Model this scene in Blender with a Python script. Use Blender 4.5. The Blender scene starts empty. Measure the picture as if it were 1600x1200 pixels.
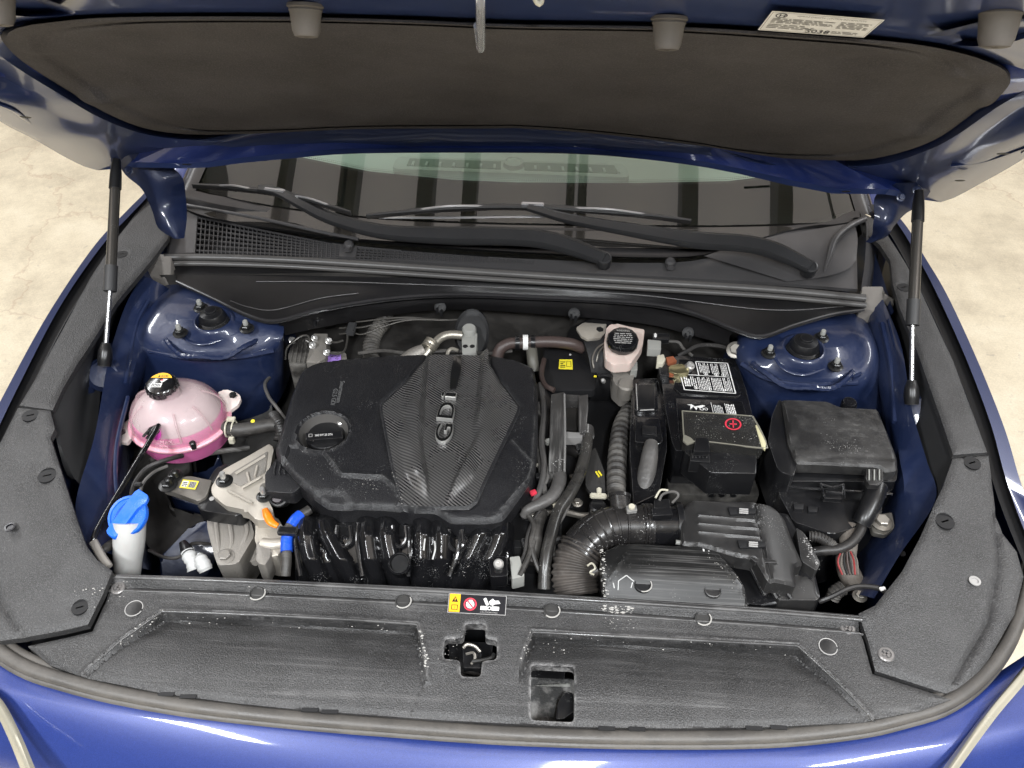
import bpy, bmesh, math, random
import numpy as np
from mathutils import Vector, Matrix, geometry
random.seed(7); np.random.seed(7)
SC = bpy.context.scene
COL = SC.collection

# ------------------------------------------------------------------ camera, world, light, exposure
CAMP = Vector((0.1024502, 0.0, 2.0843752))
PITCH, YAW, ROLL, FOC = math.radians(44.02456), math.radians(3.7568301), math.radians(0.081915), 1350.0
cd = bpy.data.cameras.new('camera'); cam = bpy.data.objects.new('camera', cd); COL.objects.link(cam)
cd.sensor_width = 36.0; cd.lens = 36.0 * FOC / 1600.0; cd.clip_start = 0.02; cd.clip_end = 200
cam.matrix_world = (Matrix.Translation(CAMP) @ Matrix.Rotation(YAW, 4, 'Z') @ Matrix.Rotation(math.pi/2 - PITCH, 4, 'X') @ Matrix.Rotation(ROLL, 4, 'Z'))
SC.camera = cam
cam_inv = cam.matrix_world.inverted()
w = bpy.data.worlds.new('World'); SC.world = w; w.use_nodes = True
bg = w.node_tree.nodes['Background']; bg.inputs[0].default_value = (0.84, 0.90, 1.0, 1); bg.inputs[1].default_value = 0.20
SC.view_settings.view_transform = 'Standard'; SC.view_settings.look = 'None'; SC.view_settings.gamma = 1
SC.view_settings.exposure = 0.0
SC.render.engine = 'CYCLES'; SC.cycles.use_denoising = True; SC.cycles.max_bounces = 6
SC.cycles.diffuse_bounces = 3; SC.cycles.glossy_bounces = 4; SC.cycles.transparent_max_bounces = 8
SC.cycles.sample_clamp_indirect = 6.0; SC.cycles.caustics_reflective = False; SC.cycles.caustics_refractive = False

def area(name, loc, rot, sx, sy, power, color):
    l = bpy.data.lights.new(name, 'AREA'); l.shape = 'RECTANGLE'; l.size = sx; l.size_y = sy; l.energy = power; l.color = color
    o = bpy.data.objects.new(name, l); COL.objects.link(o); o.location = loc; o.rotation_euler = rot
    return o
# unseen strip lights added above the front and sides for key light and contrast
for k, (lx, ly) in enumerate(((-1.5, -0.9), (0.35, -1.3), (2.0, -0.9))):
    area('added_strip', (lx, ly, 3.45), (math.radians(-24), 0, 0), 0.20, 1.5, 180, (0.94, 0.97, 1.0))
for lx in (-3.2, 3.4):
    area('added_strip', (lx, 2.6, 3.4), (0, math.radians(8 if lx < 0 else -8), 0), 0.3, 2.6, 120, (0.96, 0.98, 1.0))

# ------------------------------------------------------------------ pixel + height -> place in the world
def ray(u, v):
    cr, sr = math.cos(ROLL), math.sin(ROLL)
    a, b = (u-800.0)*cr + (v-600.0)*sr, -(u-800.0)*sr + (v-600.0)*cr
    X, up = a/FOC, -b/FOC
    cp, sp = math.cos(PITCH), math.sin(PITCH)
    Y, Z = cp + up*sp, -sp + up*cp
    cy, sy = math.cos(YAW), math.sin(YAW)
    return Vector((X*cy - Y*sy, X*sy + Y*cy, Z))
def W(u, v, z):
    d = ray(u, v); return CAMP + d*((z - CAMP.z)/d.z)
def WY(u, v, y):
    d = ray(u, v); return CAMP + d*(y/d.y)
def WX(u, v, x):
    d = ray(u, v); return CAMP + d*((x-CAMP.x)/d.x)
HP0 = W(800, 238, 1.15); HA = math.radians(40); HN = Vector((0, -math.sin(HA), -math.cos(HA)))
def H(u, v, off=0.0):          # a place on the raised hood's underside, off metres below it
    p = HP0 + HN*off; d = ray(u, v); return CAMP + d*((p-CAMP).dot(HN)/d.dot(HN))
def to_px(p):
    q = cam_inv @ p; return 800 + FOC*q.x/-q.z, 600 - FOC*q.y/-q.z
def P3(p, z=None):
    if isinstance(p, Vector): return p
    return W(p[0], p[1], p[2] if len(p) > 2 else z)

# ------------------------------------------------------------------ materials
MATS = {}
def M(name, col, rough=0.5, metal=0.0, spec=0.5, coat=0.0, coat_rough=0.05, grain=0.0, gscale=900.0, var=0.0,
      streak=0.0, sdir=(3, 90, 30), scol=(0.55, 0.54, 0.52), speck=0.0, spscale=260.0, dust=0.0, dcol=(0.32, 0.30, 0.27), trans=0.0, sss=0.0,
      emit=None, alpha=1.0, wave=0.0, wscale=30.0, lump=0.0, lscale=40.0, flake=0.0, wdir=(0,0,0), fleck=0.0, att=False, ior=None, edge=0.0):
    if name in MATS: return MATS[name]
    m = bpy.data.materials.new(name); m.use_nodes = True; nt = m.node_tree; N = nt.nodes; L = nt.links
    b = N['Principled BSDF']
    c4 = lambda c: (c[0], c[1], c[2], 1)
    b.inputs['Base Color'].default_value = c4(col); b.inputs['Roughness'].default_value = rough; b.inputs['Metallic'].default_value = metal
    b.inputs['Specular IOR Level'].default_value = spec; b.inputs['Coat Weight'].default_value = coat; b.inputs['Coat Roughness'].default_value = coat_rough
    b.inputs['Transmission Weight'].default_value = trans; b.inputs['Alpha'].default_value = alpha
    if ior: b.inputs['IOR'].default_value = ior
    if sss: b.inputs['Subsurface Weight'].default_value = sss; b.inputs['Subsurface Radius'].default_value = (0.03, 0.02, 0.02)
    if emit: b.inputs['Emission Color'].default_value = c4(emit[0]); b.inputs['Emission Strength'].default_value = emit[1]
    geo = N.new('ShaderNodeNewGeometry'); pos = geo.outputs['Position']
    cur = None
    def rgb(c): n = N.new('ShaderNodeRGB'); n.outputs[0].default_value = c4(c); return n.outputs[0]
    def noise(sc, det=3, vec=None, rg=0.55):
        n = N.new('ShaderNodeTexNoise'); n.inputs['Scale'].default_value = sc; n.inputs['Detail'].default_value = det; n.inputs['Roughness'].default_value = rg
        L.new(vec or pos, n.inputs['Vector']); return n.outputs['Fac']
    def ramp(x, a, bb):
        n = N.new('ShaderNodeMapRange'); n.inputs[1].default_value = a; n.inputs[2].default_value = bb; n.clamp = True; L.new(x, n.inputs[0]); return n.outputs[0]
    def mul(x, y):
        n = N.new('ShaderNodeMath'); n.operation = 'MULTIPLY'
        for i, q in enumerate((x, y)):
            if isinstance(q, (int, float)): n.inputs[i].default_value = q
            else: L.new(q, n.inputs[i])
        return n.outputs[0]
    def mix(f, a, bb):
        n = N.new('ShaderNodeMix'); n.data_type = 'RGBA'
        if isinstance(f, (int, float)): n.inputs[0].default_value = f
        else: L.new(f, n.inputs[0])
        L.new(a, n.inputs[6]); L.new(bb, n.inputs[7]); return n.outputs[2]
    def mapped(sc, rot=(0,0,0)):
        n = N.new('ShaderNodeMapping'); n.inputs['Scale'].default_value = sc; n.inputs['Rotation'].default_value = rot; L.new(pos, n.inputs['Vector']); return n.outputs[0]
    cur = rgb(col); rfac = None
    if var:
        cur = mix(mul(ramp(noise(9, 5), 0.3, 0.7), var), cur, rgb(tuple(min(1, x*2.2+0.01) for x in col)))
    if dust:
        f = mul(ramp(noise(14, 6, rg=0.65), 0.42, 0.72), dust); cur = mix(f, cur, rgb(dcol)); rfac = f
    if streak:
        n1 = ramp(noise(1.0, 4, mapped(sdir), 0.7), 0.50, 0.74); n2 = ramp(noise(7.0, 3), 0.40, 0.66)
        f = mul(mul(n1, n2), streak); cur = mix(f, cur, rgb(scol))
    if speck:
        v = N.new('ShaderNodeTexVoronoi'); v.inputs['Scale'].default_value = spscale; v.inputs['Randomness'].default_value = 1.0; L.new(pos, v.inputs['Vector'])
        s = ramp(v.outputs['Distance'], 0.24, 0.14); f = mul(mul(s, ramp(noise(16, 3), 0.56, 0.66)), speck)
        cur = mix(f, cur, rgb((0.75, 0.74, 0.72)))
    if wave:
        wv = N.new('ShaderNodeTexWave'); wv.wave_type = 'BANDS'; wv.bands_direction = 'Y'; wv.inputs['Scale'].default_value = wscale; wv.inputs['Distortion'].default_value = 0
        L.new(mapped((1,1,1), wdir), wv.inputs['Vector'])
        cur = mix(mul(ramp(wv.outputs['Fac'], 0.35, 0.65), wave), cur, rgb((0.30, 0.29, 0.28)))
    if fleck:     # fine paler noise: the grain's glints painted in, with wear on its peaks
        cur = mix(mul(ramp(noise(520, 2, rg=0.7), 0.50, 0.66), fleck), cur, rgb(tuple(min(1, x*3.2+0.03) for x in col)))
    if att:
        aw = N.new('ShaderNodeAttribute'); aw.attribute_name = 'dark_band'; ar = N.new('ShaderNodeAttribute'); ar.attribute_name = 'worn'
        cur = mix(mul(mul(aw.outputs['Fac'], ramp(noise(1.0, 4, mapped((5, 60, 30)), 0.7), 0.30, 0.55)), 0.85), cur, rgb(tuple(x*0.22 for x in col)))  # darker below the ridges and along the groove
        cur = mix(mul(ar.outputs['Fac'], ramp(noise(60, 5, rg=0.75), 0.42, 0.62)), cur, rgb(scol))  # paler lines: residue on crests, highlights painted on cover rims
    if edge:      # paler arrises, broken up by noise
        bv = N.new('ShaderNodeBevel'); bv.samples = 4; bv.inputs['Radius'].default_value = 0.0016
        dt = N.new('ShaderNodeVectorMath'); dt.operation = 'DOT_PRODUCT'; L.new(bv.outputs[0], dt.inputs[0]); L.new(geo.outputs['Normal'], dt.inputs[1])
        er = ramp(dt.outputs['Value'], 0.985, 0.86); cur = mix(mul(mul(er, ramp(noise(35, 4, rg=0.7), 0.36, 0.58)), edge), cur, rgb((0.17, 0.167, 0.165)))
    if flake:
        v = N.new('ShaderNodeTexVoronoi'); v.inputs['Scale'].default_value = 2500; L.new(pos, v.inputs['Vector'])
        sx = N.new('ShaderNodeSeparateColor'); L.new(v.outputs['Color'], sx.inputs[0])
        cur = mix(mul(sx.outputs[0], flake), cur, rgb(tuple(min(1, x*2.5+0.02) for x in col)))
    L.new(cur, b.inputs['Base Color'])
    if rfac is not None:
        rr = N.new('ShaderNodeMath'); rr.operation = 'ADD'; rr.inputs[1].default_value = rough; L.new(mul(rfac, 0.5), rr.inputs[0]); L.new(rr.outputs[0], b.inputs['Roughness'])
    hs = []
    if grain: hs.append((noise(gscale, 2), grain))
    if lump: hs.append((noise(lscale, 3), lump))
    last = None
    for h, st in hs:
        bp = N.new('ShaderNodeBump'); bp.inputs['Strength'].default_value = min(1, st); bp.inputs['Distance'].default_value = 0.0012 if h is hs[0][0] and grain else 0.004
        L.new(h, bp.inputs['Height'])
        if last is not None: L.new(last, bp.inputs['Normal'])
        last = bp.outputs[0]
    if last is not None: L.new(last, b.inputs['Normal'])
    MATS[name] = m
    return m

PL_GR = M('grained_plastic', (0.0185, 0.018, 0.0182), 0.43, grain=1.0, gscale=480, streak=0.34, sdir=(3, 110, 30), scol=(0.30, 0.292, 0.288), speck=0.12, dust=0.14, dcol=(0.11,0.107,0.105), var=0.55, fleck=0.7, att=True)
BEAD = M('highlight_bead', (0.045, 0.044, 0.044), 0.30, coat=0.2, dust=0.4, dcol=(0.22,0.215,0.21), speck=.5, spscale=600)  # paler, glossier plastic that draws highlight lines on the cover's ridges
PL_TRIM = M('grained_trim', (0.020, 0.0195, 0.0198), 0.43, grain=1.0, gscale=480, speck=0.08, dust=0.20, dcol=(0.12,0.117,0.115), var=0.6, fleck=0.7)
PL_TRIM_D = M('trim_side_plastic', (0.030, 0.030, 0.031), 0.5, var=0.3)
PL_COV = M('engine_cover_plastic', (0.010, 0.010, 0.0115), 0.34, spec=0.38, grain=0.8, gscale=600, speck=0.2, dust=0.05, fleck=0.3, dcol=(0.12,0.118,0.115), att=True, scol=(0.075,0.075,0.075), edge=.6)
PL_GLOSS = M('oily_black_plastic', (0.0075, 0.0075, 0.0085), 0.18, coat=0.35, speck=0.4, spscale=420, lump=0.12, lscale=60, edge=.6)
RUNM = M('intake_runner_plastic', (0.008, 0.008, 0.009), 0.16, coat=0.5, speck=0.5, spscale=420)
PL_BLK = M('black_plastic', (0.0085, 0.0085, 0.0095), 0.30, spec=0.45, speck=0.3, spscale=380, dust=0.08, dcol=(0.09, 0.088, 0.085), edge=.6)
PL_BRUSH = M('dressed_black_plastic', (0.018, 0.0175, 0.018), 0.40, streak=0.5, sdir=(4, 120, 60), speck=0.2, dust=0.2, dcol=(0.15, 0.145, 0.14), grain=0.2, edge=.6)
PL_LID = M('dusty_lid_plastic', (0.016, 0.0155, 0.0155), 0.34, streak=0.35, sdir=(60, 120, 60), scol=(0.22,0.215,0.21), speck=0.2, dust=0.55, dcol=(0.075, 0.072, 0.069), grain=0.3, edge=.9)
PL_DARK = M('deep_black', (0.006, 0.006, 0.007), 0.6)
PL_COWL = M('cowl_plastic', (0.055, 0.053, 0.054), 0.32, grain=0.25, gscale=900, var=0.15)
PL_COWLF = M('cowl_front_plastic', (0.024, 0.023, 0.024), 0.30, var=0.3, lump=0.15, lscale=9)
RUB = M('seal_rubber', (0.066, 0.061, 0.056), 0.42, dust=0.45, dcol=(0.16, 0.145, 0.128), grain=0.3, gscale=300)
RUB_C = M('cowl_seal_rubber', (0.075, 0.072, 0.070), 0.34, dust=0.2, dcol=(0.14,0.13,0.12))
RUB_BLK = M('black_rubber', (0.018, 0.017, 0.017), 0.42, dust=0.3, dcol=(0.10, 0.09, 0.08), speck=0.3)
RUB_BLK2 = M('dusty_hose_rubber', (0.030, 0.028, 0.026), 0.45, dust=0.6, dcol=(0.12, 0.11, 0.10), streak=0.3)
RUB_STOP = M('stop_rubber', (0.095, 0.085, 0.077), 0.6, dust=0.4, dcol=(0.2,0.18,0.16))
RUB_FOAM = M('foam_block', (0.17, 0.155, 0.14), 0.8, grain=0.5, dust=0.4)
PAD = M('hood_liner_felt', (0.050, 0.0465, 0.048), 0.9, spec=0.15, grain=1.0, gscale=300, lump=0.5, lscale=5, var=0.35, dust=0.5, dcol=(0.080,0.075,0.074), fleck=.25)
INS = M('insulation_mat', (0.030, 0.028, 0.026), 0.5, lump=0.6, lscale=22, dust=0.4, dcol=(0.10,0.092,0.085))
PAINT = M('blue_paint', (0.0045, 0.0160, 0.105), 0.40, metal=0.15, coat=0.75, coat_rough=0.06, flake=0.7)
PAINT_F = M('blue_paint_fender', (0.007, 0.014, 0.060), 0.34, metal=0.15, coat=1.0, coat_rough=0.05, flake=0.4)
PAINT_IN = M('blue_paint_inner', (0.0115, 0.0205, 0.062), 0.40, metal=0.1, coat=0.65, coat_rough=0.09, dust=0.28, dcol=(0.055,0.068,0.12), lump=0.55, lscale=24)
PAINT_H = M('blue_paint_hood', (0.018, 0.032, 0.10), 0.40, metal=0.1, coat=0.75, coat_rough=0.08)
ALU = M('cast_aluminium', (0.52, 0.48, 0.42), 0.45, metal=0.55, grain=0.7, gscale=500, dust=0.4, dcol=(0.42,0.38,0.32))
ALU_D = M('dull_cast_aluminium', (0.30, 0.28, 0.255), 0.5, metal=0.5, grain=0.7, gscale=400, dust=0.5, dcol=(0.22, 0.20, 0.17))
STEEL = M('bright_steel', (0.60, 0.59, 0.57), 0.30, metal=0.7)
CHROME = M('chrome', (0.85, 0.86, 0.90), 0.14, metal=0.7)
STEEL_D = M('dull_steel', (0.32, 0.30, 0.27), 0.4, metal=0.8, dust=0.3)
BOLT_B = M('black_bolt', (0.03, 0.03, 0.03), 0.3, metal=0.5)
TANK = M('milky_tank_plastic', (0.66, 0.49, 0.50), 0.22, dust=0.5, dcol=(0.60,0.36,0.42), coat=0.4, alpha=0.42)
COOL = M('pink_coolant', (0.80, 0.10, 0.40), 0.30, sss=0.2)
COOL2 = M('pink_tank_base', (0.66, 0.15, 0.37), 0.25, coat=0.3, alpha=0.75, dust=.2, dcol=(.6,.3,.45))
BRK = M('brake_tank_plastic', (0.72, 0.58, 0.52), 0.35, sss=0.3, dust=0.2)
NECK = M('washer_neck_plastic', (0.50, 0.495, 0.48), 0.35, sss=0.2, dust=0.2, speck=0.1, coat=.2)
BLUE_CAP = M('blue_cap_plastic', (0.010, 0.135, 0.72), 0.34, speck=0.5, spscale=500, lump=0.2, lscale=80, dust=0.15, dcol=(0.2,0.35,0.7))
BLUE_TAPE = M('blue_tape', (0.015, 0.09, 0.62), 0.3, lump=0.5, lscale=90)
ORANGE = M('orange_plastic', (0.90, 0.22, 0.01), 0.35, lump=0.2, lscale=60)
CREAM = M('cream_plastic', (0.55, 0.52, 0.42), 0.35)
GREYPL = M('grey_plastic', (0.30, 0.30, 0.28), 0.45)
YEL = M('yellow_paint', (0.80, 0.68, 0.04), 0.5)
YEL_O = M('amber_print', (0.90, 0.47, 0.01), 0.4)
WHITE = M('white_print', (0.80, 0.79, 0.77), 0.5)
WHITE2 = M('worn_white_print', (0.50, 0.50, 0.49), 0.5)
BLACKP = M('black_print', (0.012, 0.012, 0.015), 0.3)
REDP = M('red_print', (0.62, 0.04, 0.07), 0.45)
PURP = M('purple_print', (0.34, 0.20, 0.60), 0.5)
GREYP = M('grey_print', (0.35, 0.34, 0.33), 0.5)
RESID = M('dried_residue', (0.42, 0.405, 0.38), 0.8)
COPPER = M('copper_fitting', (0.42, 0.14, 0.07), 0.4, metal=0.5)
BRASS = M('zinc_clamp', (0.42, 0.38, 0.22), 0.3, metal=0.9)
SMOKE = M('smoky_clear_plastic', (0.030, 0.029, 0.027), 0.20, alpha=0.70, speck=0.6, spscale=300, coat=0.4, streak=.3, sdir=(30,30,60))
SMOKE_E = M('scuffed_clear_edge', (0.22, 0.21, 0.17), 0.35, alpha=0.8, speck=0.4)
DASH = M('dash_plastic', (0.80, 0.82, 0.80), 0.6, grain=0.2)
DASH_D = M('dash_slot', (0.40, 0.45, 0.41), 0.6)
HEADL = M('headlamp_lens', (0.40, 0.375, 0.30), 0.15, metal=0.3, coat=1.0, dust=.5, dcol=(.25,.235,.19))
FRIT = M('black_glass_band', (0.016, 0.015, 0.014), 0.05, coat=1.0, coat_rough=0.02, spec=0.45, ior=1.5)
PIPE_B = M('coated_brake_pipe', (0.07, 0.066, 0.06), 0.3, metal=0.4, dust=0.3, dcol=(0.13,0.12,0.11))
WIREG = M('wire_grey', (0.10, 0.095, 0.09), 0.5)
BROWN = M('brown_hose_rubber', (0.060, 0.042, 0.038), 0.45)
COREM = M('radiator_core', (0.30, 0.29, 0.28), 0.6, speck=0.0, dust=0.9, dcol=(0.03,0.03,0.03))

def glass_mat():
    m = bpy.data.materials.new('windshield_glass'); m.use_nodes = True; nt = m.node_tree; N = nt.nodes; L = nt.links
    N.remove(N['Principled BSDF']); out = N['Material Output']
    t = N.new('ShaderNodeBsdfTransparent'); t.inputs[0].default_value = (0.80, 0.95, 0.86, 1)
    g = N.new('ShaderNodeBsdfGlossy'); g.inputs[0].default_value = (1, 1, 1, 1); g.inputs[1].default_value = 0.015
    f = N.new('ShaderNodeFresnel'); f.inputs[0].default_value = 1.75
    mx = N.new('ShaderNodeMixShader'); L.new(f.outputs[0], mx.inputs[0]); L.new(t.outputs[0], mx.inputs[1]); L.new(g.outputs[0], mx.inputs[2]); L.new(mx.outputs[0], out.inputs[0])
    return m
GLASS = glass_mat()

def floor_mat():
    m = bpy.data.materials.new('concrete'); m.use_nodes = True; nt = m.node_tree; N = nt.nodes; L = nt.links; b = N['Principled BSDF']
    geo = N.new('ShaderNodeNewGeometry')
    def nz(s, d, r=0.6):
        n = N.new('ShaderNodeTexNoise'); n.inputs['Scale'].default_value = s; n.inputs['Detail'].default_value = d; n.inputs['Roughness'].default_value = r; L.new(geo.outputs['Position'], n.inputs['Vector']); return n
    cr = N.new('ShaderNodeValToRGB'); e = cr.color_ramp.elements
    e[0].position = 0.33; e[0].color = (0.50, 0.435, 0.33, 1); e[1].position = 0.68; e[1].color = (0.82, 0.745, 0.59, 1)
    k = e.new(0.52); k.color = (0.71, 0.63, 0.48, 1)
    L.new(nz(2.2, 12, 0.74).outputs['Fac'], cr.inputs[0])
    n2 = nz(16, 8, 0.7); r2 = N.new('ShaderNodeMapRange'); r2.inputs[1].default_value = 0.60; r2.inputs[2].default_value = 0.70; L.new(n2.outputs['Fac'], r2.inputs[0])
    s = N.new('ShaderNodeMath'); s.operation = 'MULTIPLY'; s.inputs[1].default_value = 0.55; L.new(r2.outputs[0], s.inputs[0])
    mx = N.new('ShaderNodeMix'); mx.data_type = 'RGBA'; L.new(s.outputs[0], mx.inputs[0]); L.new(cr.outputs[0], mx.inputs[6]); mx.inputs[7].default_value = (0.38, 0.335, 0.28, 1)
    # hairline cracks
    v = N.new('ShaderNodeTexVoronoi'); v.feature = 'DISTANCE_TO_EDGE'; v.inputs['Scale'].default_value = 0.7
    wn = nz(2.2, 5); va = N.new('ShaderNodeVectorMath'); va.operation = 'ADD'; sc = N.new('ShaderNodeVectorMath'); sc.operation = 'SCALE'; sc.inputs['Scale'].default_value = 0.6
    L.new(wn.outputs['Color'], sc.inputs[0]); L.new(geo.outputs['Position'], va.inputs[0]); L.new(sc.outputs[0], va.inputs[1]); L.new(va.outputs[0], v.inputs['Vector'])
    r3 = N.new('ShaderNodeMapRange'); r3.inputs[1].default_value = 0.0; r3.inputs[2].default_value = 0.006; r3.inputs[3].default_value = 0.3; r3.inputs[4].default_value = 0.0; L.new(v.outputs['Distance'], r3.inputs[0])
    m2 = N.new('ShaderNodeMix'); m2.data_type = 'RGBA'; L.new(r3.outputs[0], m2.inputs[0]); L.new(mx.outputs[2], m2.inputs[6]); m2.inputs[7].default_value = (0.35, 0.20, 0.13, 1)
    gr = N.new('ShaderNodeMix'); gr.data_type = 'RGBA'; gr.blend_type = 'MULTIPLY'; gr.inputs[0].default_value = 0.55; L.new(m2.outputs[2], gr.inputs[6])
    gn = nz(140, 12, 0.9); g2 = N.new('ShaderNodeMapRange'); g2.inputs[1].default_value = 0.36; g2.inputs[2].default_value = 0.58; g2.inputs[3].default_value = 0.55; g2.inputs[4].default_value = 1.05; L.new(gn.outputs['Fac'], g2.inputs[0]); L.new(g2.outputs[0], gr.inputs[7])
    L.new(gr.outputs[2], b.inputs['Base Color']); b.inputs['Roughness'].default_value = 0.42; b.inputs['Specular IOR Level'].default_value = 0.35
    bp = N.new('ShaderNodeBump'); bp.inputs['Strength'].default_value = 0.25; bp.inputs['Distance'].default_value = 0.004; L.new(nz(40, 6).outputs['Fac'], bp.inputs['Height']); L.new(bp.outputs[0], b.inputs['Normal'])
    return m

# ------------------------------------------------------------------ objects
def thing(name, label, cat, loc, group=None):
    o = bpy.data.objects.new(name, None); COL.objects.link(o); o.empty_display_size = 0.05
    o.location = loc; o['label'] = label; o['category'] = cat
    if group: o['group'] = group
    return o
def tag(o, label, cat, group=None):
    o['label'] = label; o['category'] = cat
    if group: o['group'] = group
    return o
def obj(name, bm_or_me, mat, par=None, smooth=35, label=None):
    if isinstance(bm_or_me, bmesh.types.BMesh):
        me = bpy.data.meshes.new(name); bmesh.ops.recalc_face_normals(bm_or_me, faces=bm_or_me.faces[:]); bm_or_me.to_mesh(me); bm_or_me.free()
    else: me = bm_or_me
    for m_ in (mat if isinstance(mat, (list, tuple)) else [mat]):
        if m_ is not None: me.materials.append(m_)
    if smooth:
        me.shade_smooth(); me.set_sharp_from_angle(angle=math.radians(smooth))
    o = bpy.data.objects.new(name, me); COL.objects.link(o)
    if par is not None: o.parent = par
    if label: o['label'] = label
    return o
# parts are written in world coordinates; their meshes are moved into the thing's frame at the end (settle)

def cat(pts, n, closed=False):
    """n points along a Catmull-Rom curve through pts"""
    P = [np.array(tuple(p), float) for p in pts]; k = len(P)
    if k == 2 and not closed: return [Vector(P[0] + (P[1]-P[0])*t) for t in np.linspace(0, 1, n)]
    segs = k if closed else k-1
    Q = []
    for i in range(segs*16 + (0 if closed else 1)):
        s = i/16; j = int(s); t = s - j
        if j >= segs: j, t = segs-1, 1.0
        g = (lambda a: P[a % k]) if closed else (lambda a: P[max(0, min(k-1, a))] if 0 <= a < k else (2*P[0]-P[1] if a < 0 else 2*P[-1]-P[-2]))
        a, b, c, d = g(j-1), g(j), g(j+1), g(j+2)
        Q.append(0.5*((2*b) + (c-a)*t + (2*a-5*b+4*c-d)*t*t + (3*b-a-3*c+d)*t**3))
    Q = np.array(Q)
    if closed: Q = np.vstack([Q, Q[:1]])
    L_ = np.concatenate([[0], np.cumsum(np.linalg.norm(np.diff(Q, axis=0), axis=1))])
    s = np.linspace(0, L_[-1], n + (1 if closed else 0))[: n]
    return [Vector([np.interp(x, L_, Q[:, c]) for c in range(Q.shape[1])]) for x in s]
def lin(pts, n):
    Q = np.array([tuple(p) for p in pts], float); L_ = np.concatenate([[0], np.cumsum(np.linalg.norm(np.diff(Q, axis=0), axis=1))])
    return [Vector([np.interp(x, L_, Q[:, c]) for c in range(Q.shape[1])]) for x in np.linspace(0, L_[-1], n)]
def pw(pts, z=None): return [P3(p, z) for p in pts]

def loft(bm, rows, closed=False):
    vs = [[bm.verts.new(p) for p in r] for r in rows]
    for a, b in zip(vs[:-1], vs[1:]):
        n = len(a)
        for i in range(n if closed else n-1):
            j = (i+1) % n
            try: bm.faces.new((a[i], a[j], b[j], b[i]))
            except ValueError: pass
    return vs
def sheet(name, rows, mat, par=None, nu=24, nv=None, z=None, thick=0.0, curve=True, label=None, smooth=40):
    R = [(cat if curve else lin)(pw(r, z), nu) for r in rows]
    if nv:
        cols = [cat([R[j][i] for j in range(len(R))], nv) for i in range(nu)]
        R = [[cols[i][j] for i in range(nu)] for j in range(nv)]
    bm = bmesh.new(); loft(bm, R)
    if thick:
        geo = bmesh.ops.solidify(bm, geom=bm.faces[:], thickness=thick)
    return obj(name, bm, mat, par, smooth, label)
def roundp(pts, r, n=4):
    """rounded corners on a closed polygon of Vectors; r a number or one per corner"""
    out = []; k = len(pts)
    for i in range(k):
        a, b, c = Vector(pts[i-1]), Vector(pts[i]), Vector(pts[(i+1) % k]); rr = r[i] if isinstance(r, (list, tuple)) else r
        d1, d2 = a-b, c-b; m = min(rr, d1.length*0.45, d2.length*0.45)
        if m < 1e-5: out.append(b); continue
        p, q = b + d1.normalized()*m, b + d2.normalized()*m
        for t in np.linspace(0, 1, n): out.append(p*(1-t)**2 + b*2*t*(1-t) + q*t*t)
    return out
def slab(name, pts, z, h, mat, par=None, bev=0.003, rc=0.004, seg=2, label=None, taper=0.0, smooth=35, bm=None, raw=False, topf=None):
    """a solid with the outline pts (pixels at height z, or Vectors), h deep, its upper rim bevelled"""
    own = bm is None
    if own: bm = bmesh.new()
    P = roundp(pw(pts, z), rc) if rc else pw(pts, z)
    c = sum(P, Vector())/len(P)
    top = [bm.verts.new(p) for p in P]
    lo = [bm.verts.new(Vector((c.x+(p.x-c.x)*(1+taper), c.y+(p.y-c.y)*(1+taper), p.z-h))) for p in P]
    f = bm.faces.new(top); g = bm.faces.new(list(reversed(lo))); n = len(P)
    for i in range(n): bm.faces.new((top[i], lo[i], lo[(i+1) % n], top[(i+1) % n]))
    if bev:
        es = [e for e in bm.edges if e.verts[0] in top and e.verts[1] in top]
        bmesh.ops.bevel(bm, geom=es, offset=bev, segments=seg, profile=0.6, affect='EDGES', clamp_overlap=True)
    if raw or not own: return bm
    return obj(name, bm, mat, par, smooth, label)
def frame(d, up=Vector((0, 0, 1))):
    d = d.normalized(); x = d.cross(up)
    if x.length < 1e-4: x = Vector((1, 0, 0))
    x.normalize(); return x, x.cross(d).normalized() * -1
def tubebm(bm, pts, rad, seg=10, n=None, rib=0.0, period=0.006, flat=1.0, cap=True, closed=False):
    P = cat(pts, n or max(8, 5*len(pts)), closed); k = len(P); rings = []; s = 0.0
    x = None
    for i, p in enumerate(P):
        if closed: d = P[(i+1) % k] - P[i-1]
        else: d = (P[min(k-1, i+1)] - P[max(0, i-1)])
        if i: s += (p - P[i-1]).length
        t = i/(k-1)
        r = rad(t) if callable(rad) else (float(np.interp(t, np.linspace(0, 1, len(rad)), rad)) if isinstance(rad, (list, tuple)) else rad)
        if rib: r *= 1 + rib*(0.5+0.5*math.cos(2*math.pi*s/period))
        if x is None: x, y = frame(d)
        else:
            d = d.normalized(); x = (x - d*x.dot(d)).normalized(); y = x.cross(d).normalized() * -1
        rings.append([p + (x*math.cos(a)*r + y*math.sin(a)*r*flat) for a in np.linspace(0, 2*math.pi, seg, endpoint=False)])
    if closed: rings.append(rings[0])
    vs = loft(bm, rings, True)
    if cap and not closed:
        for r_ in (vs[0], vs[-1]):
            try: bm.faces.new(r_)
            except ValueError: pass
    return bm
def tube(name, pts, rad, mat, par=None, seg=10, n=None, rib=0.0, period=0.006, z=None, flat=1.0, label=None):
    bm = bmesh.new(); tubebm(bm, pw(pts, z), rad, seg, n, rib, period, flat); return obj(name, bm, mat, par, 40, label)
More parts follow.
